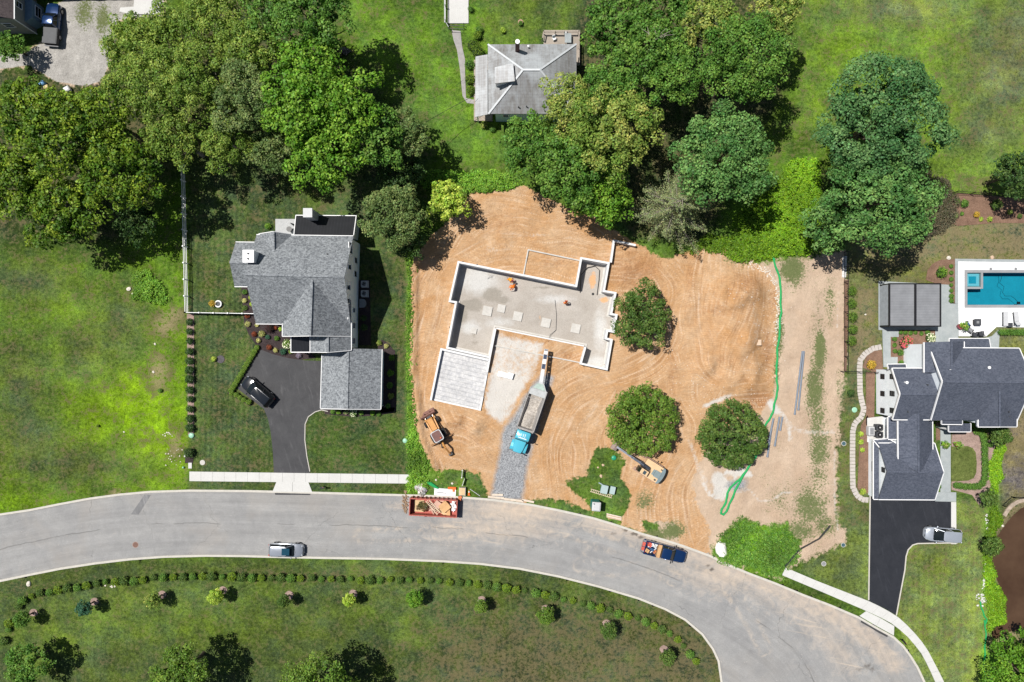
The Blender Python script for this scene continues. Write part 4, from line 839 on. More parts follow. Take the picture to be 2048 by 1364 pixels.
w = MB(); w.prism([tuple(p)[:2] for p in gs], -.2, .26); w.build('garage_slab', M_slab, fo, world=True)
w = MB()
w.wall([tuple(P(*p, .2))[:2] for p in ((1045.8,548),(1055.4,498),(1161,520))], -.17, -.3, .22); w.build('crawl_wall', M_pad, fo, world=True); w = MB()
w.wall([tuple(P(*p, .2))[:2] for p in ((988.2,690),(1160,724))], -.15, -.3, .2)
w.build('crawl_wall', M_pad, fo, world=True)
for i, (px, py, s_) in enumerate(((974.7,622,1.32),(1002.5,617,1.1),(1035.4,632.7,1.28),(1091.6,645.6,1.28),(1151,656.8,1.28),(948,662,.75))):
    w = MB(); p = P(px, py, ZF); w.box((p.x, p.y, ZF + .08), (s_, s_, .22), -.21); w.build('footing_pad', M_pad, fo, world=True)
w = MB(); ob = offs([tuple(p) for p in found_t][::-1], .27, True); w.wall(ob, .22, ZF - .1, ZF + .12, True); w.build('footing', M_pad, fo, world=True)
Xf, Yf = grid(-11, 16, -8, 13, .3); Xf, Yf = snap(Xf, Yf, found_t, .3); cx = (Xf[:-1, :-1] + Xf[1:, 1:]) / 2; cy = (Yf[:-1, :-1] + Yf[1:, 1:]) / 2
X, Y = Xf, Yf
def fb(px, py, a, b=None):
    p = P(px, py, ZF); b = b or a; return np.exp(-(((X - p.x) / (a * S)) ** 2 + ((Y - p.y) / (b * S)) ** 2))
damp = np.maximum.reduce([fb(945, 610, 28, 16), fb(985, 590, 22, 18), fb(1005, 600, 20, 10) * .8, fb(950, 685, 10, 6) * .8, fb(1085, 575, 30, 5) * .7, fb(948, 668, 6, 14) * .7, fb(925, 630, 14, 30) * .8])
pale = np.maximum.reduce([fb(955, 560, 45, 30), fb(940, 655, 22, 14), fb(1110, 598, 40, 10) * .8, fb(1200, 660, 14, 40) * .9, fb(1190, 725, 25, 14), fb(1000, 645, 40, 12) * .6])
clay_ = np.maximum.reduce([fb(1185, 560, 9, 24) * .8, fb(1208, 600, 14, 7) * .75, fb(1080, 640, 6, 18) * .45])
sheet('basement_floor', Xf, Yf, ZF + .02 * vnoise(Xf, Yf, .8, 3) + .015, sdist(found_t, cx, cy) > -.05, {'damp': damp, 'pale': pale, 'clay': clay_}, M_bsmt)
X, Y = X0, Y0
M_clay = mk_gravel('clay_fill', (.46, .26, .13), (.60, .38, .21), 3, .2)

# ---------------------------------------------------------------- house builder
def gable(rm, fm, wm, R0, R1, zr, L0, L1, zL, Q0, Q1, zQ, over=.3, base=-.1, ends=(1, 1), sides=(1, 1), trim='LQ01', walls=True, th=.14):
    """R ridge, L and Q eaves; pixel points at their own heights; index 0 and 1 are the two gable ends"""
    r0, r1 = P(*R0, zr), P(*R1, zr); l0, l1 = P(*L0, zL), P(*L1, zL); q0, q1 = P(*Q0, zQ), P(*Q1, zQ); dn = Vector((0, 0, -th))
    for a, b, c, d in ((l0, l1, r1, r0), (q0, q1, r1, r0)):
        v = [a, b, c, d]; nrm = (b - a).cross(d - a)
        if nrm.z < 0: v = v[::-1]
        vv = v + [p + dn for p in v]
        rm.add(vv, [(0, 1, 2, 3), (7, 6, 5, 4), (0, 4, 5, 1), (1, 5, 6, 2), (2, 6, 7, 3), (3, 7, 4, 0)])
    # ridge cap
    rm.beam(r0 + Vector((0, 0, .02)), r1 + Vector((0, 0, .02)), .28, .05)
    def out(p, q, ref):
        d = (q - p); n = Vector((-d.y, d.x, 0)).normalized()
        if n.dot((p + q) / 2 - ref) < 0: n = -n
        return n
    mid = (r0 + r1) / 2
    def tr(p, q, wd=.11, ht=.22):
        n = out(p, q, mid); o = n * (wd / 2 + .004) + Vector((0, 0, -.075)); fm.beam(p + o, q + o, wd, ht)
    if 'L' in trim: tr(l0, l1)
    if 'Q' in trim: tr(q0, q1)
    if '0' in trim: tr(l0, r0); tr(q0, r0)
    if '1' in trim: tr(l1, r1); tr(q1, r1)
    if walls:
        ax = (r1 - r0).normalized(); ax.z = 0
        def corner(e, r, s_):   # inset from the eave and from the gable end
            h = (r - e); h2 = Vector((h.x, h.y, 0)); t = over / max(h2.length, .1); p = e.lerp(r, t) + ax * s_ * over; return p + dn
        A0, A1, B0, B1 = corner(l0, r0, 1), corner(l1, r1, -1), corner(q0, r0, 1), corner(q1, r1, -1); T0, T1 = r0 + ax * over + dn, r1 - ax * over + dn
        g = lambda p: Vector((p.x, p.y, base))
        # plan corners follow the ridge ends so gable walls stay flat
        wm.add([g(A0), g(A1), A1, A0], [(0, 1, 2, 3)]); wm.add([g(B0), g(B1), B1, B0], [(0, 1, 2, 3)])
        if ends[0]: wm.add([g(A0), g(B0), B0, T0, A0], [(0, 1, 2, 3, 4)])
        if ends[1]: wm.add([g(A1), g(B1), B1, T1, A1], [(0, 1, 2, 3, 4)])
class FM:   # every run of gutter or fascia board is a piece of its own
    def __init__(s, par, k=1.0): s.par = par; s.k = k
    def beam(s, p, q, w, h): m = MB(); m.beam(p, q, w * s.k, h); m.build('fascia', M_white, s.par, world=True)
def window(par, c, d, w, h, n, frame=M_white, name='window', grid=True):
    c = Vector(c); d = Vector(d).normalized(); n = Vector(n).normalized(); u = Vector((0, 0, 1)); m = MB(); c0 = c + n * .03
    for s_ in (-1, 1):
        m.beam(c0 + d * s_ * w / 2 - u * h / 2, c0 + d * s_ * w / 2 + u * h / 2, .08, .08); m.beam(c0 - d * (w / 2 + .04) + u * s_ * (h / 2 + .03), c0 + d * (w / 2 + .04) + u * s_ * (h / 2 + .03), .09, .08)
    if grid: m.beam(c0 - d * w / 2, c0 + d * w / 2, .05, .04)
    o = m.build(name, frame, par, world=True)
    g = MB(); a = d * w / 2 - d * .03; b = u * (h / 2 - .03); gg = n * .012
    v = [c + gg - a - b, c + gg + a - b, c + gg + a + b, c + gg - a + b]; g.add(v, [(0, 1, 2, 3)]); p = g.build('pane', M_glass, par, world=True); p.parent = o; p.location = (0, 0, 0)
    return o
def solid(name, pts, z0, z1, mat, par):
    m = MB(); m.prism(pts, z0, z1); return m.build(name, mat, par, world=True)
def skirt(rm, fm, px4, zs, trim=True):
    """a lean-to roof plate: four pixel points with heights, first edge is the low outer edge"""
    v = [P(*p, z) for p, z in zip(px4, zs)]; n = (v[1] - v[0]).cross(v[3] - v[0])
    vv = v if n.z > 0 else v[::-1]; w_ = vv + [p - Vector((0, 0, .12)) for p in vv]
    rm.add(w_, [(0, 1, 2, 3), (7, 6, 5, 4), (0, 4, 5, 1), (1, 5, 6, 2), (2, 6, 7, 3), (3, 7, 4, 0)])
    if trim:
        mid = sum(v, Vector()) / 4
        for a, b in ((0, 1), (1, 2), (3, 0)):
            d = v[b] - v[a]; nn = Vector((-d.y, d.x, 0)).normalized()
            if nn.dot((v[a] + v[b]) / 2 - mid) < 0: nn = -nn
            o = nn * .055 + Vector((0, 0, -.07)); fm.beam(v[a] + o, v[b] + o, .10, .20)

# ---------------------------------------------------------------- house with grey shingles
h1 = empty('shingle_house', P(620, 580), 0, 'large white-sided house with mottled grey shingle roof and attached garage', 'house')
rm, fm, wm = MB(), FM(h1, .75), MB()
gable(rm, fm, wm, (489,548.5), (689,553.7), 9.5, (513,470), (706.7,472.5), 5.3, (511.5,647), (701.4,649), 5.3, trim='LQ')
gable(rm, fm, wm, (459.2,524.5), (545,527.5), 7.5, (471.4,484.7), (545,485.5), 5.3, (469,572.5), (545,573), 5.3, trim='LQ')
gable(rm, fm, wm, (546.7,463.8), (547.5,520), 7.0, (518,468.5), (520,520), 5.25, (584,469.5), (585,520), 5.25, trim='0', over=.35)
gable(rm, fm, wm, (620,671), (624,556), 9.15, (565.4,672), (566.5,600), 5.3, (702,672), (702,600), 5.28, trim='L0')
gable(rm, fm, wm, (655.4,704), (656,640), 7.25, (621,703.5), (621,640), 5.26, (702,700), (702,640), 5.26, trim='LQ0')
gable(rm, fm, wm, (694,817.5), (696,697), 5.3, (641.5,816.5), (644.5,709), 3.25, (761,818), (763.5,698.5), 3.25, trim='LQ0')
rf = rm.build('roof', M_shg, h1, world=True); wa = wm.build('wall', M_stucco, h1, world=True)
m = MB(); v = [P(591.8,430.4,3.0), P(712.5,431.3,3.0), P(707.3,470.5,4.4), P(587.8,469.5,4.4)]; w_ = v + [p - Vector((0,0,.12)) for p in v]
m.add(w_, [(3,2,1,0),(4,5,6,7),(0,1,5,4),(1,2,6,5),(2,3,7,6),(3,0,4,7)]); pr = m.build('porch_roof', M_seam, h1, world=True)
m = MB()
for a, b in ((v[0], v[1]), (v[1], v[2]), (v[3], v[0])): m.beam(a + Vector((0,0,-.05)), b + Vector((0,0,-.05)), .1, .17)
m.build('porch_fascia', M_white, h1, world=True)
solid('porch_wall', [tuple(P(x_, y_, 3))[:2] for x_, y_ in ((595,434),(710,435),(706,474),(591,473))], -.1, 2.85, M_sidew, h1)
v = [P(582,703.8,3.3), P(620.6,703.8,3.3), P(620.6,672,4.3), P(582,672,4.3)]; m = MB(); w_ = v + [p - Vector((0,0,.1)) for p in v]
m.add(w_, [(0,1,2,3),(7,6,5,4),(0,4,5,1),(1,5,6,2),(2,6,7,3),(3,7,4,0)]); m.build('entry_roof', M_seam, h1, world=True)
m = MB()
for a, b in ((v[0], v[1]), (v[3], v[0]), (v[2], v[1])): m.beam(a + Vector((0,-.04,-.05)), b + Vector((0,-.04,-.05)), .12, .2)
m.build('entry_fascia', M_white, h1, world=True)
for px in (586, 616, 607): p = P(px, 702, 3.2); m = MB(); m.box((p.x, p.y + .1, 1.6), (.2, .2, 3.3)); m.build('porch_post', M_white, h1, world=True)
ch = MB(); p = P(497, 512.5, 9.2); ch.box((p.x, p.y, 6.9), (1.25, 1.45, 4.6)); ch.box((p.x, p.y, 9.24), (1.42, 1.6, .12)); c_ = ch.build('chimney', M_white, h1, world=True); c_.parent = rf; c_.location = (0,0,0)
for s_ in (-.32, .34): m = MB(); m.cyl((p.x, p.y + s_, 9.28), (p.x, p.y + s_, 9.42), .12, 10); m.build('chimney_pot', M_dark, h1, world=True)
p = P(615.5, 424, 6.2); ch = MB(); ch.box((p.x, p.y - .1, 3.0), (1.1, 1.1, 6.3)); ch.box((p.x, p.y - .1, 6.2), (1.2, 1.2, .14)); ch.build('chimney', M_pale, h1, world=True)
for px, py, z in ((533.5,518,7.6),(654.5,508,7.3)): p = P(px, py, z); m = MB(); m.cyl((p.x,p.y,z-.6),(p.x,p.y,z+.2),.09,8); m.build('vent_pipe', M_dark, h1, world=True)
# east wall windows
n_ = Vector((1, .0235, 0)).normalized(); d_ = Vector((-n_.y, n_.x, 0))
wc = P(716.8, 560, 0)
def xe(y): return P(720.6, 500).x + (y - P(0, 500).y) * (P(720.6,500).x - P(716.2,690).x) / (P(0,500).y - P(0,690).y)
def ewin(py, z, w, h):
    y = (682 - py) * S * (1 - z / H); window(h1, (xw(y), y, z), d_, w * 1.2, h * 1.15, n_, grid=False)
lo0, lo1 = P(706.7,472.5,5.3), P(701.4,649,5.3)
def xw(y): t = (y - lo0.y) / (lo1.y - lo0.y); return lo0.x + (lo1.x - lo0.x) * t - .3 * 1.0 + .012
for py, z, w_, h_ in ((496.5,5.6,1.15,1.5),(533,5.7,.7,1.3),(571,6.0,.95,1.5),(598,6.0,.9,1.5),(632,5.2,.7,1.2),(521,2.3,.7,1.3),(548,2.3,.7,1.3),(620,2.6,.6,1.0)): ewin(py, z, w_, h_)
y1 = P(0, 651, 2.5).y; y2 = P(0, 682, 2.5).y
for y_ in (y1, y2): window(h1, (P(702, 660, 5.28).x - .285, y_, 2.5), (0,1,0), .8, 1.4, (1,0,0))
window(h1, (P(702, 660, 5.28).x - .285, P(0,646,4.6).y, 4.4), (0,1,0), .7, 1.0, (1,0,0))
for y_ in (P(0,735).y, P(0,765).y, P(0,795).y): window(h1, (P(642, 760, 3.25).x + .285, y_, 1.2), (0,1,0), 2.5, 2.2, (-1,0,0), name='garage_door', frame=M_white)
m = MB(); p = P(607, 684, 1.0); m.box((p.x, P(0,675,5.3).y + .27, 1.1), (1.0, .08, 2.2)); m.build('front_door', M_dark, h1, world=True)
m = MB(); a = P(763.5,700,3.1); b = P(761,816,3.1); m.tube([(a.x-.2, a.y-.3, 3.0), (a.x - .28, a.y - .3, .1)], .06, 8); m.build('downspout', M_white, h1, world=True); m = MB(); m.tube([(b.x-.1, b.y+.1, 3.0), (b.x-.2, b.y+.1, .1)], .06, 8); m.build('downspout', M_white, h1, world=True)

flat('patio', [(551,438),(598,438),(598,472),(551,472)], .06, mk_conc('grey_paver_patio', (.36,.365,.37), (.45,.455,.46), (.3,.31,.32), .6, 1.6))

# ---------------------------------------------------------------- house with navy shingles
h2 = empty('navy_roof_house', P(1870, 830), 0, 'white house with dark navy shingle roofs and white gutters beside the pool', 'house')
rm, fm, wm = MB(), FM(h2), MB()
gable(rm, fm, wm, (1885.8,763), (2067,765), 8.0, (1860.5,695.8), (2038,697), 5.4, (1863,840), (2034,840), 5.0, trim='L01')
gable(rm, fm, wm, (1801,788), (1890,788.5), 6.6, (1784.8,737), (1880,737), 4.6, (1785.8,838.8), (1880,839), 4.6, trim='LQ0')
gable(rm, fm, wm, (1903,683), (1903,745), 6.9, (1849,684.5), (1849,745), 5.35, (1927.5,683), (1927.5,745), 5.35, trim='LQ')
gable(rm, fm, wm, (1999,853), (1999,770), 7.3, (1957,853), (1957,790), 5.0, (2033,853), (2034,800), 5.05, trim='Q0L')
gable(rm, fm, wm, (1837,945), (1836.3,826), 5.35, (1797,922), (1796.5,838), 4.0, (1865,924), (1864.3,838), 3.3, trim='LQ')
gable(rm, fm, wm, (1774.3,943), (1886.8,944.8), 4.9, (1757,886.7), (1868.5,886.7), 2.9, (1757.5,998.3), (1869.3,999), 2.9, trim='LQ1')
skirt(rm, fm, [(1747.5,998),(1747.5,880),(1758,880),(1758,998)], [2.3,2.3,2.75,2.75])
skirt(rm, fm, [(1776.5,878),(1776.5,834),(1796,834),(1796,878)], [3.0,3.0,3.5,3.5])
skirt(rm, fm, [(1747.5,880),(1776.5,878),(1797,890),(1760,895)], [2.5,2.6,3.2,3.1])
skirt(rm, fm, [(1899,677.5),(1977.5,677.5),(1981,697),(1899,697)], [3.1,3.1,4.2,4.2])
skirt(rm, fm, [(1884,848),(1924,848.5),(1924,840),(1884,839)], [4.2,4.2,4.6,4.6])
skirt(rm, fm, [(1898,863),(1941,863),(1941,847),(1898,847)], [3.0,3.0,3.5,3.5])
skirt(rm, fm, [(1955,852.6),(2030,853),(2030,842),(1955,841)], [4.0,4.0,4.6,4.6])
skirt(rm, fm, [(1811,728.5),(1775,729),(1778,738),(1813,738)], [3.6,3.6,4.2,4.2])
r2 = rm.build('roof', M_shn, h2, world=True); wm.build('wall', M_stucco, h2, world=True)
m = MB(); a = P(1812, 690, 0); b = P(1812, 738, 0); m.box(((a.x + .25), (a.y + b.y) / 2, .8), (.5, abs(a.y - b.y), 2.0)); m.build('stone_base', M_grey, h2, world=True)
xb = P(1784.8, 780, 4.6).x + .3 - .012
for z in (1.7, 4.1):
    for py in (753, 787, 821): yy = (682 - py) * S * (1 - z / H); window(h2, (xb, yy, z), (0,1,0), .62, .95 if z > 2 else .8, (-1,0,0), frame=M_black)
gx = P(1757, 940, 2.9).x + .3 - .012
window(h2, (gx, P(0, 939.6, 3.6).y, 3.6), (0,1,0), .6, .6, (-1,0,0), frame=M_black); window(h2, (P(1747.5,940,2.3).x + .45, P(0, 934, 1.6).y, 1.5), (0,1,0), 1.3, .8, (-1,0,0), frame=M_black)
wl_ = MB(); wl_.box((P(1747.5,940,2.3).x + .55, (P(0,880,2).y + P(0,998,2).y) / 2, 1.05), (.18, P(0,882,2).y - P(0,997,2).y, 2.3)); wl_.build('side_wall', M_stucco, h2, world=True)
for px, py, z in ((1899,741.5,6.9),(1977,735,6.9),(1812.5,765,6.0)): p = P(px, py, z); m = MB(); m.cyl((p.x,p.y,z-.7),(p.x,p.y,z+.12),.12,10); m.cyl((p.x,p.y,z+.12),(p.x,p.y,z+.2),.2,10); m.build('roof_vent', M_white, h2, world=True)
for px, py, z in ((1855,769.6,6.0),(1815,823.5,5.2),(2017,823.5,6.2),(2017,833,5.9)): p = P(px, py, z); m = MB(); m.cyl((p.x,p.y,z-.5),(p.x,p.y,z+.2),.09,8); m.build('vent_pipe', M_dark, h2, world=True)
m = MB(); p = P(1905,838,2.6); m.box((p.x, P(0,840,5).y - .2 + .3, 1.1), (1.1, .1, 2.2)); m.build('front_door', M_dark, h2, world=True)
for px in (1900, 1939): p = P(px, 861, 2.9); m = MB(); m.box((p.x, p.y + .15, 1.4), (.22, .22, 3.0)); m.build('porch_post', M_white, h2, world=True)
flat('patio', [(1734,836),(1768,832),(1768,884),(1734,884)], .05, M_walk)

# ---------------------------------------------------------------- old house with the tin hip roof
h4 = empty('tin_roof_house', P(1062, 165), 0, 'old white house with pale metal hip roof behind the trees', 'house')
ze, zr = 4.5, 7.5; nw, ne, se, sw = P(975.8,88.7,ze), P(1152.9,88,ze), P(1153,227.6,ze), P(976.8,227.6,ze); ra, rb = P(1046,139.5,zr), P(1079.7,139.5,zr)
m = MB(); m.add([nw,ne,se,sw,ra,rb], [(1,0,4,5),(0,3,4),(3,2,5,4),(2,1,5)]); dn = Vector((0,0,-.12)); m.add([p + dn for p in (nw,ne,se,sw)], [(0,1,2,3)])
for a, b in ((nw,ne),(ne,se),(se,sw),(sw,nw)): m.add([a, b, b + dn, a + dn], [(0,3,2,1)])
for a, b in ((nw,ra),(ne,rb),(se,rb),(sw,ra),(ra,rb)): m.beam(a + Vector((0,0,.03)), b + Vector((0,0,.03)), .24, .06, 1)
r4 = m.build('roof', [M_tin, M('pale_ridge_cap', (.52,.54,.56), .5, .1, .1)], h4, world=True)
ins = lambda p, dx, dy: (p.x + dx, p.y + dy)
solid('wall', [ins(nw,.4,-.4), ins(ne,-.4,-.4), ins(se,-.4,.4), ins(sw,.9,.4)], -.1, 4.42, M('pale_blue_siding', (.50,.62,.68), .7, 0, .06), h4)
v = [P(951,113,3.2), P(950,234,3.2), P(975.4,228.6,3.9), P(975.4,108.8,3.9)]; m = MB(); m.add(v + [p + dn for p in v], [(0,1,2,3),(7,6,5,4),(0,4,5,1),(1,5,6,2),(2,6,7,3),(3,7,4,0)]); m.build('porch_roof', M_tin, h4, world=True)
for py in (117, 150, 190, 229): p = P(953, py, 3.1); m = MB(); m.box((p.x+.1, p.y, 1.5), (.15, .15, 3.1)); m.build('porch_post', M_white, h4, world=True)
m = MB(); m.prism([tuple(P(*q))[:2] for q in ((948,122),(985,122),(985,243),(948,243))], -.1, .35); m.build('porch_floor', M_timb, h4, world=True)
v = [P(989.6,134.6,7.0), P(989.6,167,7.0), P(1030,162,7.35), P(1026,126.6,7.35)]; m = MB(); m.add(v + [p + dn*1.5 for p in v], [(0,1,2,3),(7,6,5,4),(0,4,5,1),(1,5,6,2),(2,6,7,3),(3,7,4,0)]); dr = m.build('dormer', M_tin, h4, world=True)
m = MB(); a, b, c, d = [P(*q, 6.8) for q in ((991.5,137),(991.5,165),(1030,162),(1026,129))]; m.prism([tuple(a)[:2], tuple(b)[:2], tuple(c)[:2], tuple(d)[:2]], 4.9, 6.85); m.build('dormer_wall', M_white, h4, world=True)
p = P(1035, 83.5, 7.9); m = MB(); m.box((p.x, p.y, 6.2), (.55, .45, 3.3)); m.build('chimney', M_brick, h4, world=True); m = MB(); m.cyl((p.x, p.y, 7.85), (p.x, p.y, 8.0), .3, 12); m.build('chimney_cap', M_white, h4, world=True)
p = P(1056.5, 91, 5.6); m = MB(); m.cyl((p.x,p.y,4.3),(p.x,p.y,5.5),.13,10); m.build('vent_pipe', M_white, h4, world=True)
for px, py, z in ((1037,214,5.1),(1053,213,5.1)): p = P(px,py,z); m = MB(); m.cyl((p.x,p.y,z-.4),(p.x,p.y,z+.3),.08,8); m.build('vent_pipe', M_dark, h4, world=True)
window(h4, (P(1011.5,232,2.6).x, sw.y + .4 - .012, 2.6), (1,0,0), .75, .9, (0,-1,0), frame=M_white)
dk = empty('timber_deck', P(1120, 75), 0, 'weathered timber deck with railing above the tin roof', 'deck')
m = MB(); m.prism([tuple(P(*q, .7))[:2] for q in ((1087,60),(1160,60),(1160,130),(1153,130),(1153,95),(1087,95))], .5, .7); m.build('deck_boards', mk_seam('deck_boards', (.28,.24,.20), .16), dk, world=True)
m = MB(); q = [P(*a, 1.7) for a in ((1085,75),(1087.5,62),(1158,62),(1157.5,120))]
for a, b in zip(q[:-1], q[1:]):
    m.beam(a, b, .14, .06); m.beam(a - Vector((0,0,.45)), b - Vector((0,0,.45)), .05, .08); k = max(1, round((b - a).length / 1.6))
    for i in range(k + 1): c = a.lerp(b, i / k); m.box((c.x, c.y, 1.0), (.12, .12, 1.5))
m.build('railing', M_timb, dk, world=True)
m = MB(); p = P(1136, 76, 1.4); m.box((p.x, p.y, 1.4), (.9, 1.3, .06))
for a in (-.35, .35):
    for b in (-.5, .5): m.box((p.x + a, p.y + b, 1.03), (.06, .06, .7))
tag(m.build('patio_table', M('frosted_table', (.30,.33,.34), .3)), 'grey glass table on the timber deck', 'table')
for i, (px, py, lb) in enumerate(((1108,79,'white plastic chair in the middle of the timber deck'),(1132,68,'white chair at the upper end of the grey deck table'))):
    t_ = empty('deck_chair', (P(px,py,.7).x, P(px,py,.7).y, .7), .4 + i * 2, lb, 'chair')
    m = MB(); m.box((0,0,.42),(.45,.45,.05)); m.build('seat', M_white, t_); m = MB(); m.box((0,.22,.68),(.45,.05,.5)); m.build('backrest', M_white, t_)
    for a in (-.19,.19):
        for b in (-.19,.19): m = MB(); m.box((a,b,.2),(.05,.05,.42)); m.build('leg', M_white, t_)
flat('patio', [(896,-60),(937,-60),(937,47),(896,47)], .1, M_walk)
flat('path', [(903,60),(921,62),(924,92),(930,118),(930,145),(932,196),(949,200),(950,208),(934,206),(925,192),(920,140),(914,100),(907,80)], .03, mk_conc('flagstone_path', (.26,.25,.25), (.36,.34,.33), (.3,.22,.18), .7, 2))
sf = empty('yard_fence', P(889, 20), 0, 'white board fence beside the concrete strip at the top edge', 'fence')
m = MB()
for x_, z in ((888.5,1.2),(889.5,.75),(890.5,.3)): m.beam(P(x_,-40,z), P(x_+.5,45,z), .06, .14)
m.beam(P(892,45,1.1), P(897,54,1.1), .06, .14); m.build('rail', M_pale, sf, world=True)
for py in (-40,-12,16,45): p = P(891, py); m = MB(); m.box((p.x, p.y, .6), (.12,.12,1.3)); m.build('post', M_pale, sf, world=True)
m = MB(); m.beam(P(896,51,.8), P(929,52,.8), .05, .08); m.beam(P(896,57,.8), P(927,58,.8), .05, .08)
for px_ in (897, 928):
    for py_ in (51.5, 57.5): q = P(px_, py_); m.box((q.x, q.y, .4), (.06, .06, .85))
tag(m.build('step_railing', M_dark), 'dark double handrail across the end of the concrete strip', 'railing')
m = MB(); m.tube([P(950,190,4.2), P(890,222,4.6), P(845,248,5.6), P(800,272,7)], .03, 6); m.tube([P(940,150,3), P(900,180,4), P(842,207,5.0)], .012, 5); tag(m.build('overhead_cable', M_black), 'black overhead cable running from the tin-roofed house into the trees', 'cable')

# ---------------------------------------------------------------- grey-sided house, top left corner
h3 = empty('grey_house', P(20, 10), 0, 'grey-sided house cut by the top left corner', 'house')
cx_, cy_ = P(25,36,4.6).x, P(25,36,4.6).y
m = MB(); m.prism([(cx_-10,cy_),(cx_,cy_),(cx_,cy_+12),(cx_-10,cy_+12)], -.1, 4.5); m.build('wall', M_sideg, h3, world=True)
m = MB(); v = [Vector((cx_+.15, cy_-.1, 4.5)), Vector((cx_+.15, cy_+12, 4.5)), Vector((cx_-5, cy_+12, 7.2)), Vector((cx_-5, cy_-.1, 7.2)), Vector((cx_-10, cy_-.1, 4.5)), Vector((cx_-10, cy_+12, 4.5))]; m.add(v + [p + dn for p in v], [(0,1,2,3),(3,2,5,4),(6,9,8,7),(9,10,11,8),(0,6,7,1),(0,3,9,6),(3,4,10,9)]); m.build('roof', M_shb, h3, world=True)
m = MB(); m.box((cx_+.19, cy_+6, 4.48), (.1, 12.2, .16)); m.build('fascia', M_white, h3, world=True); m = MB(); m.box((cx_+.04, cy_-.04, 2.2), (.1,.1,4.6)); m.build('corner_board', M_white, h3, world=True)
m = MB(); m.prism([(cx_,cy_+.6),(cx_+1.0,cy_+1.2),(cx_+1.0,cy_+3.6),(cx_,cy_+4.2)], -.1, 2.3); m.build('bay', M('blue_grey_siding', (.16,.24,.30), .7), h3, world=True)
window(h3, (cx_+.012, cy_+2.3, 3.5), (0,1,0), .8, 1.1, (1,0,0)); window(h3, (cx_-2, cy_-.012, 2.6), (1,0,0), 1.3, 1.0, (0,-1,0)); window(h3, (cx_+1.012, cy_+2.4, 1.2), (0,1,0), 1.4, 1.1, (1,0,0))
h5 = empty('garage_building', P(150, -40), 0, 'building just beyond the top left edge shading the gravel', 'garage')
a = P(60,-9); b = P(268,-14); m = MB(); m.prism([(a.x,a.y),(b.x,b.y),(b.x,b.y+7),(a.x,a.y+7)], -.1, 3.0); m.build('wall', M_sideg, h5, world=True); m = MB(); m.prism([(a.x-.2,a.y-.2),(b.x+.2,b.y-.2),(b.x+.2,b.y+7),(a.x-.2,a.y+7)], 3.0, 3.15); m.build('roof', M_shb, h5, world=True)
flat('patio', [(275,-60),(322,-60),(321,29),(262,29),(240,24),(241,16),(268,14)], .12, M_walk)
# ---------------------------------------------------------------- vehicles
def rrect(x0, x1, hy, z, r=.25, n=4):
    """rounded rectangle ring, counter clockwise"""
    out = []
    for cx_, cy_, a0 in ((x1 - r, hy - r, 0), (x0 + r, hy - r, 90), (x0 + r, -hy + r, 180), (x1 - r, -hy + r, 270)):
        for k in range(n + 1): a = R(a0 + 90 * k / n); out.append((cx_ + r * math.cos(a), cy_ + r * math.sin(a), z))
    return out
def wheel(par, x, y, r=.36, w=.24):
    m = MB(); sg = 1 if y > 0 else -1; m.cyl((x, y - w / 2, r), (x, y + w / 2, r), r, 18); o = m.build('wheel', M_rubber, par, True)
    m = MB(); m.cyl((x, y + sg * w * .5, r), (x, y + sg * (w * .5 + .02), r), r * .62, 14); g = m.build('rim', M_steel, o); return o
def carbody(par, st, paint):
    m = MB(); rings = []
    for x, hw, zt, zs in st: rings.append([(x, -hw * .96, .28), (x, -hw, .55), (x, -hw * .985, zs), (x, -hw * .87, zt - .02), (x, -hw * .45, zt + .03), (x, 0, zt + .04), (x, hw * .45, zt + .03), (x, hw * .87, zt - .02), (x, hw * .985, zs), (x, hw, .55), (x, hw * .96, .28)])
    m.loft(rings); return m.build('body', paint, par, True)
def cabin(par, xb, xf, hb, zb, rb, rf, hr, zr, paint, glass_roof=None, pillars=True, rails=False, rname='roof_panel'):
    g = MB(); g.loft([rrect(xb, xf, hb, zb, .38), rrect(rb, rf, hr, zr, .3)]); g.build('window_glass', M_glass, par, True)
    m = MB(); m.loft([rrect(rb - .02, rf + .02, hr + .02, zr - .05, .3), rrect(rb, rf, hr, zr + .01, .3), rrect(rb + .12, rf - .12, hr - .12, zr + .05, .25)]); o = m.build(rname, paint, par, True)
    p = MB()
    for s_ in (-1, 1):
        p.beam((xf - .08, s_ * (hb - .04), zb), (rf - .03, s_ * (hr - .03), zr), .07, .06); p.beam((xb + .08, s_ * (hb - .04), zb), (rb + .03, s_ * (hr - .03), zr), .16, .08)
        xm = (xb + xf) / 2; p.beam((xm, s_ * (hb + .005), zb), ((rb + rf) / 2, s_ * (hr + .012), zr), .08, .05)
    p.build('pillar', paint, par)
    if rails:
        for s_ in (-1, 1): q = MB(); q.tube([(rb + .1, s_ * (hr - .06), zr + .04), (rb + .2, s_ * (hr - .06), zr + .1), (rf - .4, s_ * (hr - .06), zr + .1), (rf - .25, s_ * (hr - .06), zr + .04)], .022, 6); q.build('roof_rail', M_steel, par, True)
    if glass_roof: q = MB(); q.loft([rrect(glass_roof[0], glass_roof[1], glass_roof[2], zr + .045, .05), rrect(glass_roof[0], glass_roof[1], glass_roof[2], zr + .06, .05)]); q.build('sunroof', M('sunroof_glass', (.01, .05, .08), .05, 0, .1, spec=.8), par)
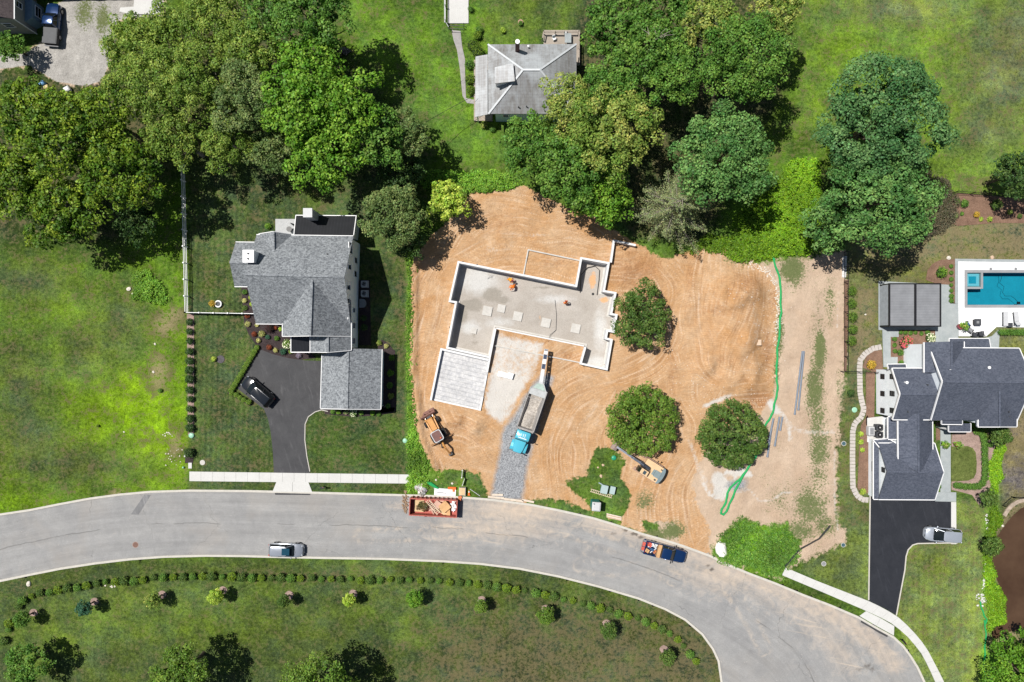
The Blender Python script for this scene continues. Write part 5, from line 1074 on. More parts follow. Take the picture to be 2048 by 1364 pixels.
def details(par, L, hw, zf, paint, mirx=.75, mirz=1.0, mir=.16):
    for s_ in (-1, 1):
        m = MB(); m.box((L / 2 - .26, s_ * (hw - .32), zf), (.20, .26, .10), s_ * -.7); m.build('headlight', M('headlight_lens', (.28, .30, .33), .15, 0, .05), par)
        m = MB(); m.box((-L / 2 + .13, s_ * (hw - .26), zf + .1), (.12, .22, .2), s_ * .5); m.build('tail_light', M('tail_lens', (.35, .015, .015), .2, 0, .05), par)
        m = MB(); m.ball((mirx, s_ * (hw + mir * .6), mirz), (.08, mir, .09), 8, 6); m.build('wing_mirror', paint, par, True)
def paintm(name, c, metal=.3, rough=.25): return M(name, c, rough, metal, .04, 1.5, .5, coat=1)
def mkcar(name, label, cat, px, py, ang, L, hw, paint, kind='suv', z=.8):
    c = P(px, py, z); rt = empty(name, (c.x, c.y, gz(c.x, c.y) + (.0 if cat != 'x' else 0)), R(ang), label, cat); h = L / 2
    if kind in ('suv', 'cross', 'van'):
        zb = {'suv': 1.12, 'cross': .98, 'van': 1.0}[kind]; hood = {'suv': 1.05, 'cross': .93, 'van': .98}[kind]; zr = {'suv': 1.74, 'cross': 1.55, 'van': 1.70}[kind]; xf = {'suv': h - 1.35, 'cross': h - 1.3, 'van': h - 1.15}[kind]; xr = xf - {'suv': .75, 'cross': .85, 'van': .95}[kind]
        carbody(rt, [(-h, hw * .48, .70, .6), (-h + .05, hw * .70, zb - .25, .75), (-h + .16, hw * .86, zb - .1, .85), (-h + .45, hw * .96, zb, .95), (-h + 1.2, hw, zb, .95), (0, hw, zb, .93), (xf - .1, hw * .99, zb, .9), (xf + .35, hw * .975, hood, .86), (h - .6, hw * .94, hood - .06, .8), (h - .32, hw * .85, hood - .14, .72), (h - .12, hw * .68, hood - .24, .62), (h, hw * .42, .60, .5)], paint)
        cabin(rt, -h + .12, xf + .1, hw * .90, zb, -h + .42, xr, hw * .70, zr, paint, glass_roof=((-.35, .72, .47) if kind == 'cross' else None), rails=kind != 'van')
        for x_ in (-h + 1.0, h - .95):
            for s_ in (-1, 1): wheel(rt, x_, s_ * (hw - .10))
        details(rt, L, hw, .75, paint, xf - .35, zb + .05)
        m = MB(); m.beam((h - .12, -hw * .45, .66), (h - .12, hw * .45, .66), .16, .16); m.build('grille', M_black, rt)
        m = MB(); m.beam((xf + .2, -.35, hood + .06), (xf + .05, .45, zb + .03), .03, .02); m.build('wiper', M_black, rt)
    return rt
P_silver = paintm('silver_paint', (.42, .45, .50), .55, .22); P_black = paintm('black_paint', (.013, .016, .02), .2, .12); P_van = paintm('pale_silver_paint', (.50, .54, .60), .5, .25); P_blue = paintm('deep_blue_paint', (.008, .035, .12), .4, .2)
mkcar('parked_car', 'silver crossover car with sunroof parked at the lower kerb', 'car', 572, 1100.5, -1.5, 4.9, .95, P_silver, 'cross', .7).location.z = -.11
mkcar('parked_suv', 'black suv on the dark driveway of the grey-roofed house', 'suv', 515, 783, 139.6, 5.1, 1.0, P_black, 'suv', .8).location.z = .02
mkcar('parked_minivan', 'silver minivan at the end of the dark driveway near the pond', 'minivan', 1884.5, 1069, 175.5, 5.0, .99, P_van, 'van', .7).location.z = .04
def pickup(label, px, py, ang, L=5.9, hw=.99, bed='open', z=.8, gz0=0):
    c = P(px, py, z); rt = empty('pickup_truck', (c.x, c.y, gz0), R(ang), label, 'pickup truck'); h = L / 2; cb = -h + 2.15
    carbody(rt, [(cb - .05, hw * .97, 1.05, .95), (cb + .1, hw, 1.12, .95), (.9, hw, 1.12, .95), (1.15, hw * .985, 1.12, .95), (1.5, hw * .98, 1.12, .95), (h - .7, hw * .95, 1.08, .9), (h - .35, hw * .89, 1.0, .84), (h - .12, hw * .74, .9, .7), (h, hw * .50, .70, .6)], P_blue)
    cabin(rt, cb + .02, 1.35, hw * .9, 1.12, cb + .2, .62, hw * .74, 1.80, P_blue)
    m = MB()
    for s_ in (-1, 1): m.box(((cb - h) / 2, s_ * (hw - .08), .80), (cb + h, .16, .62))
    m.box((-h + .06, 0, .80), (.12, 2 * hw - .02, .60)); m.box(((cb - h) / 2, 0, .58), (cb + h - .05, 2 * hw - .3, .06)); m.box((cb - .03, 0, .82), (.08, 2 * hw - .05, .6)); m.box((-h - .12, 0, .5), (.2, 1.9, .14)); m.build('truck_bed', M('bed_paint', (.02, .022, .03), .4, .2) if bed == 'cover' else P_blue, rt)
    if bed == 'cover': m = MB(); m.box(((cb - h) / 2 + .02, 0, 1.13), (cb + h - .08, 2 * hw - .12, .05)); m.build('bed_cover', M_dark, rt)
    for x_ in (-h + 1.15, h - 1.0):
        for s_ in (-1, 1): wheel(rt, x_, s_ * (hw - .12), .40, .27)
    details(rt, L, hw, .85, P_black, .95, 1.2, .22); return rt
pt = pickup('dark blue pickup truck on the road with its bed full of tools', 1331, 1104.5, -15.2, 6.0, .97, 'open', .8, -.11)
pk = pickup('dark blue pickup truck with covered bed beside the grey-sided house', 103, 46, 85, 5.7, .98, 'cover', 1.0, .05)
def onpick(x, y, z): return pt.matrix_basis @ Vector((x, y, z))
# load in the pickup bed, each its own thing
def item(name, label, cat, loc, rz, parts, group=None):
    t_ = empty(name, loc, rz, label, cat, group)
    for nm, fn, mt in parts: m = MB(); fn(m); m.build(nm, mt, t_)
    return t_
bz = R(-15.2); M_toolr = M('red_tool_plastic', (.52, .10, .07), .5); M_tan = M('tan_plywood', (.50, .30, .15), .7); M_bl = M('blue_plastic', (.04, .10, .22), .5)
q = onpick(-.98, 0, 0)
item('tool_box', 'tan wooden tool chest across the truck bed behind the blue cab', 'tool chest', (q.x, q.y, .5), bz, [('body', lambda m: m.box((0,0,.35),(.42,1.75,.7)), M_tan), ('lid', lambda m: m.box((0,0,.72),(.46,1.8,.05)), M_tan)])
rr_ = random.Random(4)
for k, (x_, y_, s_, mt, lb, cat) in enumerate(((-2.35,.45,(.5,.6,.4),M_toolr,'red plastic case in the truck bed','case'),(-2.5,-.45,(.55,.5,.35),M_tan,'brown carton in the rear of the truck bed','carton'),(-1.55,.5,(.35,.6,.35),M_pale,'pale grey bucket box near the blue cab','box'),(-1.9,-.1,(.4,.35,.5),M_bl,'blue machine part amid the truck bed load','machine'),(-1.45,-.35,(.28,.5,.3),M('orange_brown_case',(.45,.16,.07),.6),'rust orange case next to the wooden chest','case'),(-2.0,.62,(.3,.3,.42),M_white,'white bucket in the truck bed','bucket'))):
    q = onpick(x_, y_, 0); item('tool_case', lb, cat, (q.x, q.y, .5), bz + rr_.uniform(-.4,.4), [('body', lambda m, s_=s_: (m.box((0,0,s_[2]/2+.02),s_), m.box((0,0,s_[2]+.03),(s_[0]*.9,s_[1]*.9,.04)))[0], mt), ('handle', lambda m, s_=s_: m.tube([(-.08,-.1,s_[2]+.03),(-.08,-.1,s_[2]+.12),(-.08,.1,s_[2]+.12),(-.08,.1,s_[2]+.03)],.02,6), M_black)], 'tools piled in the pickup bed')
q = onpick(-3.15, 0, 0)
item('fuel_can', 'two bright red fuel cans on the lowered tailgate', 'fuel cans', (q.x, q.y, .52), bz, [('tailgate_can', lambda m: (m.box((0,.33,.2),(.38,.5,.34)), m.box((0,-.3,.2),(.38,.5,.34)), m.cyl((0,.33,.36),(0,.33,.46),.06,8), m.cyl((0,-.3,.36),(0,-.3,.46),.06,8)), M_toolr), ('shelf', lambda m: m.box((.0,0,-.0),(.5,1.7,.06)), M_steel)])
for k, (a, b) in enumerate((((-1.4,.2),(-2.1,-.6)),((-1.3,.65),(-2.6,.1)))):
    q1 = onpick(*a, .98); q2 = onpick(*b, 1.02); m = MB(); m.beam(q1, q2, .09, .05); tag(m.build('plank', M_white), 'white board lying %s the tools in the truck bed' % ('low across' if k == 0 else 'along the far side of'), 'board', 'loose boards in the truck bed')

# stone slinger truck
ts = P(1057, 836, 1.3); tr_ = empty('stone_slinger_truck', (ts.x, ts.y, .02), math.atan2(-138, -47), 'blue-cabbed stone slinger truck with grey hopper on the gravel ramp', 'truck')
P_cyan = paintm('cyan_cab_paint', (.085, .44, .58), .05, .3)
m = MB(); rings = []
for x_, hw_, zt in ((3.15,.98,1.75),(3.3,.92,1.72),(4.4,.80,1.62),(4.95,.66,1.5),(5.1,.5,1.2)): rings.append([(x_,-hw_*1.0,.7),(x_,-hw_,1.2),(x_,-hw_*.8,zt-.05),(x_,0,zt+.04),(x_,hw_*.8,zt-.05),(x_,hw_,1.2),(x_,hw_*1.0,.7)])
m.loft(rings); m.build('hood', P_cyan, tr_, True)
for s_ in (-1, 1):
    m = MB(); m.loft([[(x_, s_*(y_), z_) for x_, y_, z_ in ((3.5+d,.72,.9),(3.5+d,1.14,.85),(3.5+d,1.14,zt_),(3.5+d,.72,zt_+.06))] for d, zt_ in ((0,.95),(.4,1.18),(.9,1.2),(1.25,1.05),(1.4,.9))]); m.build('fender', P_cyan, tr_)
m = MB(); m.loft([rrect(1.75,3.2,1.02,.75,.12), rrect(1.75,3.25,1.04,1.7,.15), rrect(1.8,3.0,.97,2.45,.2), rrect(1.95,2.85,.85,2.56,.2)]); m.build('cab', P_cyan, tr_, True)
m = MB(); v = [(3.27,-.93,1.76),(3.27,.93,1.76),(3.03,.86,2.38),(3.03,-.86,2.38)]; m.add(v, [(0,1,2,3)]); m.add([(1.95,s*1.05,1.75) for s in (1,)]+[(2.95,1.05,1.75),(2.85,1.0,2.35),(2.0,1.0,2.35)], [(0,1,2,3)]); m.add([(1.95,-1.05,1.75),(2.95,-1.05,1.75),(2.85,-1.0,2.35),(2.0,-1.0,2.35)], [(3,2,1,0)]); m.build('windscreen', M_glass, tr_)
m = MB(); m.box((2.35,.3,2.60),(.5,.06,.05)); m.box((2.35,.05,2.60),(.5,.06,.05)); m.box((2.4,-.25,2.6),(.7,.04,.04)); m.box((2.75,0,2.62),(.1,1.2,.06)); m.build('roof_lights', M_white, tr_)
m = MB(); m.box((5.12,0,.75),(.14,2.3,.4)); m.build('bumper', M_steel, tr_)
for s_ in (-1, 1): m = MB(); m.cyl((1.62,s_*1.05,.8),(1.62,s_*1.05,3.0),.08,10); m.build('exhaust_stack', M_steel, tr_, True); m = MB(); m.box((3.1,s_*1.42,1.9),(.1,.28,.4)); m.tube([(3.0,s_*1.0,1.9),(3.1,s_*1.4,1.9)],.02,5); m.build('wing_mirror', M_black, tr_)
M_hop = M('hopper_steel', (.30, .285, .275), .55, .25, .25, 2)
m = MB(); o_ = rrect(-4.3,1.55,1.2,2.75,.06,1); i_ = rrect(-4.15,1.4,1.1,2.75,.05,1); lo_ = rrect(-3.4,1.1,.55,1.35,.05,1); n_r = len(o_)
v = o_ + i_ + lo_ + rrect(-4.1,1.4,.75,1.2,.05,1); fs = []
for k in range(n_r): j = (k+1) % n_r; fs += [(k,j,n_r+j,n_r+k),(n_r+k,n_r+j,2*n_r+j,2*n_r+k),(j,k,3*n_r+k,3*n_r+j)]
fs.append(tuple(2*n_r+k for k in range(n_r))); m.add(v, fs)
for s_ in (-1,1):
    m.beam((-4.3,s_*1.17,2.78),(1.55,s_*1.17,2.78),.12,.1)
    for x_ in (-3.6,-2.6,-1.6,-.6,.4): m.beam((x_,s_*1.22,2.75),(x_,s_*.78,1.25),.08,.08)
m.beam((-2.9,-1.15,2.8),(-2.9,1.15,2.8),.05,.05); m.beam((1.55,-1.2,2.78),(1.55,1.2,2.78),.14,.1); m.build('hopper', M_hop, tr_)
m = MB(); m.add([(-4.15,-1.15,2.82),(-3.35,-1.15,2.82),(-3.35,1.15,2.82),(-4.15,1.15,2.82)], [(0,1,2,3)]); m.add([(-5.2,-.38,2.35),(-4.15,-1.12,2.80),(-4.15,1.12,2.80),(-5.2,.38,2.35)], [(0,1,2,3)]); m.add([(-5.2,-.38,2.35),(-5.2,-.38,1.2),(-4.15,-1.12,1.2),(-4.15,-1.12,2.8)], [(0,1,2,3)]); m.add([(-5.2,.38,2.35),(-5.2,.38,1.2),(-4.15,1.12,1.2),(-4.15,1.12,2.8)], [(3,2,1,0)]); m.beam((-5.2,-.38,2.36),(-4.15,-1.12,2.83),.07,.07); m.beam((-5.2,.38,2.36),(-4.15,1.12,2.83),.07,.07); m.build('rear_cover', M('pale_cover', (.40,.41,.41), .6), tr_)
m = MB(); m.add([(-5.05,-.36,2.44),(-4.3,-.85,2.76),(-4.3,.85,2.76),(-5.05,.36,2.44)], [(0,1,2,3)]); m.build('inspection_panel', M('pale_green_panel', (.38,.47,.42), .4), tr_)
lx = np.linspace(-3.9,1.35,26); ly = np.linspace(-.98,.98,12); v = []; fs = []
for i, x_ in enumerate(lx):
    for j, y_ in enumerate(ly): v.append((x_, y_ * .98, 1.62 + .75 * math.exp(-((x_ - .3) / 1.5) ** 2 - (y_ / .75) ** 2) + .30 * math.exp(-((x_ + 3.1) / .8) ** 2) + .22 * abs(y_) + random.Random(i * 40 + j).uniform(-.05, .05)))
for i in range(25):
    for j in range(11): a = i * 12 + j; fs.append((a, a + 12, a + 13, a + 1))
m = MB(); m.add(v, fs); m.build('stone_load', M_load, tr_, True)
m = MB(); m.box((-.2,0,.72),(9.4,.9,.35)); m.box((-4.6,0,1.2),(.9,.9,.9)); m.build('chassis', M_dark, tr_)
for x_ in (4.1, -1.6, -2.95):
    for s_ in (-1, 1): wheel(tr_, x_, s_ * (.98 if x_ > 0 else .9), .5, .3 if x_ > 0 else .52)
ca = R(9.2); base = Vector((-5.15, 0, 2.1)); cdv = Vector((-math.cos(ca), -math.sin(ca), 0))   # boom folded straight back over the slab edge
m = MB(); nrm_ = Vector((-cdv.y, cdv.x, 0)); tip = base + cdv * 4.7 + Vector((0,0,-.45))
for s_ in (-.24, .24): m.beam(base + nrm_ * s_, tip + nrm_ * s_, .07, .3)
for k in range(9): c = base.lerp(tip, k / 8); m.beam(c - nrm_ * .24, c + nrm_ * .24, .05, .1)
m.box(tuple(base + Vector((0,0,.1))), (.5,.5,.4)); cv = m.build('conveyor', M_pale, tr_)
segs = ((.02,.40,0),(.42,.56,1),(.57,.70,0),(.71,.84,1),(.85,.94,0),(.945,1.0,2)); mm = MB()
for a, b, c in segs: mm.beam(base.lerp(tip, a) + Vector((0,0,.17)), base.lerp(tip, b) + Vector((0,0,.17)), .44 if a > .3 else .34, .03, c)
bl = mm.build('belt_cover', [M_white, M('navy_cover', (.02,.04,.085), .5), M_grey], tr_); bl.parent = cv

# backhoe loader
bc = P(873, 861, .6); bh = empty('backhoe_loader', (bc.x, bc.y, .02), R(119.4), 'yellow-orange backhoe loader with brown cab roof parked on the clay', 'backhoe')
P_yel = M('machine_yellow', (.52, .25, .075), .5, .05, .22, 4); P_rust = M('rusty_bucket', (.20, .105, .085), .75, .2, .3, 5)
m = MB(); m.loft([rrect(.15,2.0,.42,.7,.08), rrect(.15,1.95,.44,1.25,.1), rrect(.2,1.85,.36,1.38,.1)]); m.build('hood', P_yel, bh, True)
m = MB(); m.box((.6,0,.62),(3.4,.6,.3)); m.box((-1.5,0,.7),(.3,1.8,.3)); m.build('chassis', M_dark, bh)
m = MB(); m.loft([rrect(-1.25,.1,.62,.9,.1), rrect(-1.2,.0,.64,1.7,.1), rrect(-1.15,-.05,.58,2.35,.1)]); m.build('cab', M_glass, bh)
m = MB(); m.loft([rrect(-1.38,.18,.72,2.34,.28,5), rrect(-1.38,.18,.72,2.42,.28,5)]); m.build('cab_roof_rim', M_pale, bh); m = MB(); m.loft([rrect(-1.29,.09,.63,2.40,.24,5), rrect(-1.25,.05,.6,2.46,.22,5)]); m.build('cab_roof', M('brown_cab_roof', (.155,.075,.065), .7), bh, True)
m = MB(); m.cyl((-1.0,-.32,2.46),(-1.0,-.32,2.6),.08,8); m.build('beacon', M_orange, bh)
for s_ in (-1, 1):
    m = MB(); m.beam((.1,s_*.55,1.35),(1.6,s_*.60,1.0),.14,.18); m.beam((1.6,s_*.60,1.0),(2.35,s_*.62,.35),.13,.16); m.build('loader_arm', P_yel, bh)
    m = MB(); m.beam((.9,s_*.6,1.0),(2.2,s_*.55,.6),.07,.07); m.build('hydraulic_ram', M_steel, bh)
    wheel(bh, 1.35, s_*.92, .42, .3); wheel(bh, -.75, s_*.88, .68, .42)
    m = MB(); m.beam((-1.45,s_*.6,.9),(-1.55,s_*1.55,.35),.16,.2); m.box((-1.55,s_*1.62,.12),(.34,.3,.1)); m.build('stabiliser', M('worn_yellow', (.28,.15,.07), .6, 0, .3), bh)
m = MB(); rings = [[(2.35,y_,.12),(2.3,y_,.75),(2.5,y_,.95),(2.62,y_,.9),(2.5,y_,.68),(2.75,y_,.2),(3.05,y_,.08),(3.0,y_,.02)] for y_ in (-1.12,1.12)]; m.loft(rings, caps=True)
for y_ in (-1.1,-.4,.4,1.1): m.box((2.62,y_,.6),(.5,.05,.5), 0, 0, 0, .3)
m.build('loader_bucket', P_rust, bh)
bp0 = Vector((-1.6,0,1.0)); k1 = Vector((-2.5,-.12,2.1)); k2 = Vector((-3.7,-.12,.85)); k3 = Vector((-3.95,-.15,.25))
m = MB(); m.beam(bp0, k1, .22, .3); m.beam(k1, k2, .16, .22); m.beam(bp0 + Vector((0,.12,.3)), k1.lerp(k2,.2), .07, .07); m.build('boom', P_yel, bh)
m = MB(); m.loft([[(x_, y_, z_) for x_, z_ in ((-3.62,.75),(-3.95,.8),(-4.1,.45),(-3.9,.1),(-3.6,.15),(-3.72,.45))] for y_ in (-.4,.12)]); m.build('digging_bucket', M_dark, bh)
m = MB(); m.beam((-1.6,.1,.95),(-2.5,.55,.3),.13,.16); m.build('stabiliser', M_dark, bh)

# excavator
ec = P(1301, 939, 1.1); ex = empty('excavator', (ec.x, ec.y, .0), R(147.5), 'tan tracked excavator with long grey arm under the round tree', 'excavator')
P_tan = M('faded_machine_tan', (.62, .43, .25), .55, .05, .12, 3); M_arm = M('arm_grey', (.085, .095, .12), .45, .3, .3, 4)
for s_ in (-1, 1):
    m = MB(); prof = [(1.75,.18),(1.95,.42),(1.75,.72),(-1.35,.74),(-1.6,.45),(-1.4,.16)]; m.loft([[(x_, y_, z_) for x_, z_ in prof] for y_ in (s_*.85, s_*1.3)]); 
    for k in range(16): m.box((-1.3 + k * .2, s_*1.075, .75), (.09,.46,.05))
    m.build('track', M('dusty_track', (.34,.22,.17), .9, 0, .3, 6), ex)
m = MB(); m.box((-.1,0,.7),(2.2,1.6,.3)); m.cyl((0,0,.8),(0,0,1.0),.55,16); m.build('undercarriage', M_dark, ex)
m = MB(); m.prism([(-1.45,-1.15),(1.25,-1.15),(1.25,-.35),(.2,-.28),(-.1,.3),(.25,.35),(.25,1.15),(-1.45,1.15)], 1.0, 1.75); m.prism([(-1.35,.45),(-.2,.45),(-.2,1.1),(-1.35,1.1)], 1.75, 1.85); m.build('upper_body', P_tan, ex)
cw = [(-1.5 - .38 * math.cos(a), 1.18 * math.sin(a)) for a in np.linspace(-math.pi/2, math.pi/2, 9)]; m = MB(); m.prism([(-1.3,1.18),(-1.3,-1.18)] + cw, .9, 1.82); m.build('counterweight', M('blue_grey_steel', (.20,.26,.28), .4, .2), ex)
m = MB(); m.box((-.95,.05,1.83),(.85,.95,.14)); m.box((-.35,.05,1.79),(.3,.8,.06)); m.build('engine_cover', M('grey_green_cover', (.20,.25,.26), .5, .1), ex)
m = MB(); m.loft([rrect(.3,1.75,.40,1.0,.06), rrect(.32,1.65,.40,1.9,.06), rrect(.35,1.45,.37,2.55,.08)]); o = m.build('cab', P_tan, ex); o.location = (0,.72,0)
m = MB(); m.loft([rrect(1.0,1.80,.37,1.25,.05), rrect(1.0,1.70,.37,1.9,.05), rrect(1.0,1.50,.345,2.52,.05)]); o = m.build('cab_window', M_glass, ex); o.location = (0,.72,0)
m = MB(); m.box((.85,.72,2.57),(.42,.5,.03)); m.build('roof_hatch', M('hatch_glass', (.05,.075,.09), .15), ex)
m = MB(); m.cyl((-1.0,.85,1.85),(-1.0,.85,2.05),.12,10); m.cyl((-1.1,-.8,1.75),(-1.1,-.8,2.1),.08,8); m.build('exhaust', M_dark, ex)
a0, a1_, a2, a3, a4 = Vector((.35,-.05,1.5)), Vector((2.0,-.1,2.5)), Vector((3.4,-.12,2.35)), Vector((5.6,-.15,1.25)), Vector((5.95,-.15,.75))
m = MB()
for u, v_, w_ in ((a0,a1_,.36),(a1_,a2,.34),): m.beam(u, v_, .32, w_)
m.build('boom', M_arm, ex)
m = MB(); m.beam(a2 + Vector((-.4,0,.15)), a3, .26, .3); m.build('stick', M_arm, ex)
m = MB(); m.beam(a1_ + Vector((-.5,0,.25)), a2 + Vector((.2,0,.35)), .12, .12); m.beam(a2 + Vector((0,0,.36)), a3 + Vector((-.5,0,.35)), .11, .11); m.beam(Vector((.9,-.32,1.3)), a1_ + Vector((.1,-.22,-.1)), .12, .12); m.beam(Vector((.9,.22,1.3)), a1_ + Vector((.1,.12,-.1)), .12, .12); m.build('hydraulic_ram', M('dull_ram', (.12,.14,.18), .4, .4), ex)
m = MB(); m.loft([[(x_, y_, z_) for x_, z_ in ((5.45,1.15),(5.85,1.3),(6.25,.95),(6.2,.35),(5.7,.1),(5.3,.25),(5.75,.55),(5.8,.95))] for y_ in (-.75,.45)]); m.build('bucket', M('dusty_bucket', (.27,.21,.19), .8, .1, .3, 5), ex)
m = MB(); m.beam((-.1,-1.15,1.7),(-.1,-1.5,1.9),.04,.04); m.box((-.1,-1.55,1.95),(.08,.2,.3)); m.build('wing_mirror', M_black, ex)

# dumpster and its rubbish
dc = P(867.5, 1013.5, .7); da = R(-2.9); dz = -.11
du = empty('dumpster', (dc.x, dc.y, dz), da, 'red open-top dumpster on the road full of building rubbish', 'dumpster')
P_red = M('red_dumpster_paint', (.37, .09, .068), .55, .1, .2, 4); Ld, Wd, Hd = 6.55, 2.3, 1.45
m = MB(); m.box((0,0,.22),(Ld,Wd,.1))
for s_ in (-1, 1): m.box((0,s_*(Wd/2-.03),.85),(Ld,.06,1.25)); m.box((0,s_*(Wd/2-.01),Hd),(Ld+.1,.13,.12)); m.box((s_*(Ld/2-.03),0,.85),(.06,Wd-.12,1.25)); m.box((s_*(Ld/2-.02),0,Hd+.003),(.12,Wd-.1,.12))
m.build('bin_shell', P_red, du)
for s_ in (-1, 1):
    for k in range(11): m = MB(); m.box((-Ld/2+.3+k*.6,s_*(Wd/2+.06),.8),(.12,.12,1.2)); m.build('rib', P_red, du)
for x_ in (-2.4, 2.4):
    for s_ in (-1,1): m = MB(); m.cyl((x_,s_*.95-.1,.1),(x_,s_*.95+.1,.1),.1,12); m.build('roller', M_dark, du)
m = MB(); m.beam((-1.2,-Wd/2-.16,1.1),(-.8,-Wd/2-.2,1.05),.1,.1); m.build('latch', M_dark, du)
D = du.matrix_basis
def din(x, y, z): return D @ Vector((x, y, z))
M_card = M('cardboard', (.55,.33,.16), .85, 0, .1); M_cardp = M('pink_board', (.52,.33,.26), .85, 0, .1)
for k, (x_, y_, z_, s_, a, mt, lb) in enumerate(((1.55,.1,.75,(1.3,1.25,.5),.75,M_card,'largest square cardboard box in the middle of the dumpster load'),(.55,.35,.6,(1.0,.85,.45),-.6,M_cardp,'pinkish board box left of the largest cardboard box'),(2.05,-.72,.5,(.5,.8,.5),.1,M_card,'tall narrow carton at the lower right of the dumpster'),(1.15,-.7,.35,(1.5,.5,.3),-.5,M_wood,'flattened pale carton below the largest box'),(.9,.85,.35,(.9,.4,.25),.05,M_cardp,'long pink carton against the upper wall of the dumpster'),(-2.1,-.1,.3,(1.4,1.6,.1),.0,M_wood,'plywood sheet on the floor in the left half of the dumpster'))):
    q = din(x_, y_, z_); item('cardboard_box', lb, 'box', (q.x, q.y, q.z - dz * 0), da + a, [('carton', lambda m, s_=s_: m.box((0,0,0),s_), mt), ('flap', lambda m, s_=s_: (m.box((0,s_[1]*.27,s_[2]/2+.02),(s_[0]*.98,s_[1]*.44,.02),0,0,.08), m.box((0,-s_[1]*.27,s_[2]/2+.02),(s_[0]*.98,s_[1]*.44,.02),0,0,-.08)), mt)], 'boxes thrown in the dumpster')
def ladder(label, p, q, w=.42, n=9, name='ladder', th=.07):
    p = Vector(p); q = Vector(q); t_ = empty(name, p, 0, label, name); d = (q - p); nn = Vector((-d.y, d.x, 0)).normalized() * w / 2
    for s_ in (-1, 1): m = MB(); m.beam(nn * s_, d + nn * s_, th, th); m.build('rail', M('pale_timber', (.60,.49,.36), .8, 0, .15), t_)
    for k in range(n): c = d * ((k + .5) / n); m = MB(); m.beam(c - nn, c + nn, .06, .04); m.build('rung', M('pale_timber', (.6,.5,.4)), t_)
ladder('wooden pallet frame lying diagonally in the dumpster', din(-.95,.95,1.0), din(.75,-.9,.9), .5, 10, 'pallet', .09)
rs_ = np.random.RandomState(9)
def heap(name, label, cat, c, r, mat, n=26, s=(.35,.1,.05), group=None):
    m = MB(); rr = random.Random(hash(label) % 1000 if False else len(label))
    for k in range(n): a = rr.uniform(0,6.28); q = math.sqrt(rr.random()); m.box((c[0]+r[0]*q*math.cos(a), c[1]+r[1]*q*math.sin(a), c[2]+rr.uniform(0,r[2])), (s[0]*rr.uniform(.5,1.6), s[1]*rr.uniform(.6,1.5), s[2]), rr.uniform(0,3.1), 0, rr.uniform(-.3,.3), rr.uniform(-.3,.3))
    return tag(m.build(name, mat), label, cat, group)
q = din(2.75,.3,.35); heap('scrap_pile', 'white plastic scraps at the right end of the dumpster', 'scraps', q, (.3,.85,.4), M_white, 30, (.4,.14,.04))
q = din(-.1,-.3,.3); heap('scrap_pile', 'pinkish board offcuts under the pallet in the dumpster', 'scraps', q, (.6,.6,.3), M_cardp, 26, (.5,.2,.04))
q = din(-1.5,.0,.55); o = leafmesh('brush_pile', [(q.x+a,q.y+b,q.z+c) for a,b,c in ((0,0,.2),(.4,.2,.3),(-.4,.1,.1),(.2,-.4,.2),(-.2,.3,.1),(.5,-.1,.4),(-.6,-.2,.1))], [.4]*7, 90, .16, [(.10,.09,.03),(.13,.11,.04),(.07,.07,.02),(.15,.10,.04),(.09,.09,.03),(.12,.12,.06),(.1,.08,.04)], 3); tag(o, 'clump of cut brown-green brush in the dumpster', 'brush')
p = P(810,1005,.1); heap('rubble_strip', 'brown plank and rubble on the road at the left end of the dumpster', 'rubble', (p.x,p.y,-.05), (.35,1.6,.12), M('old_brown_timber', (.25,.17,.11), .9), 40, (.3,.14,.06))

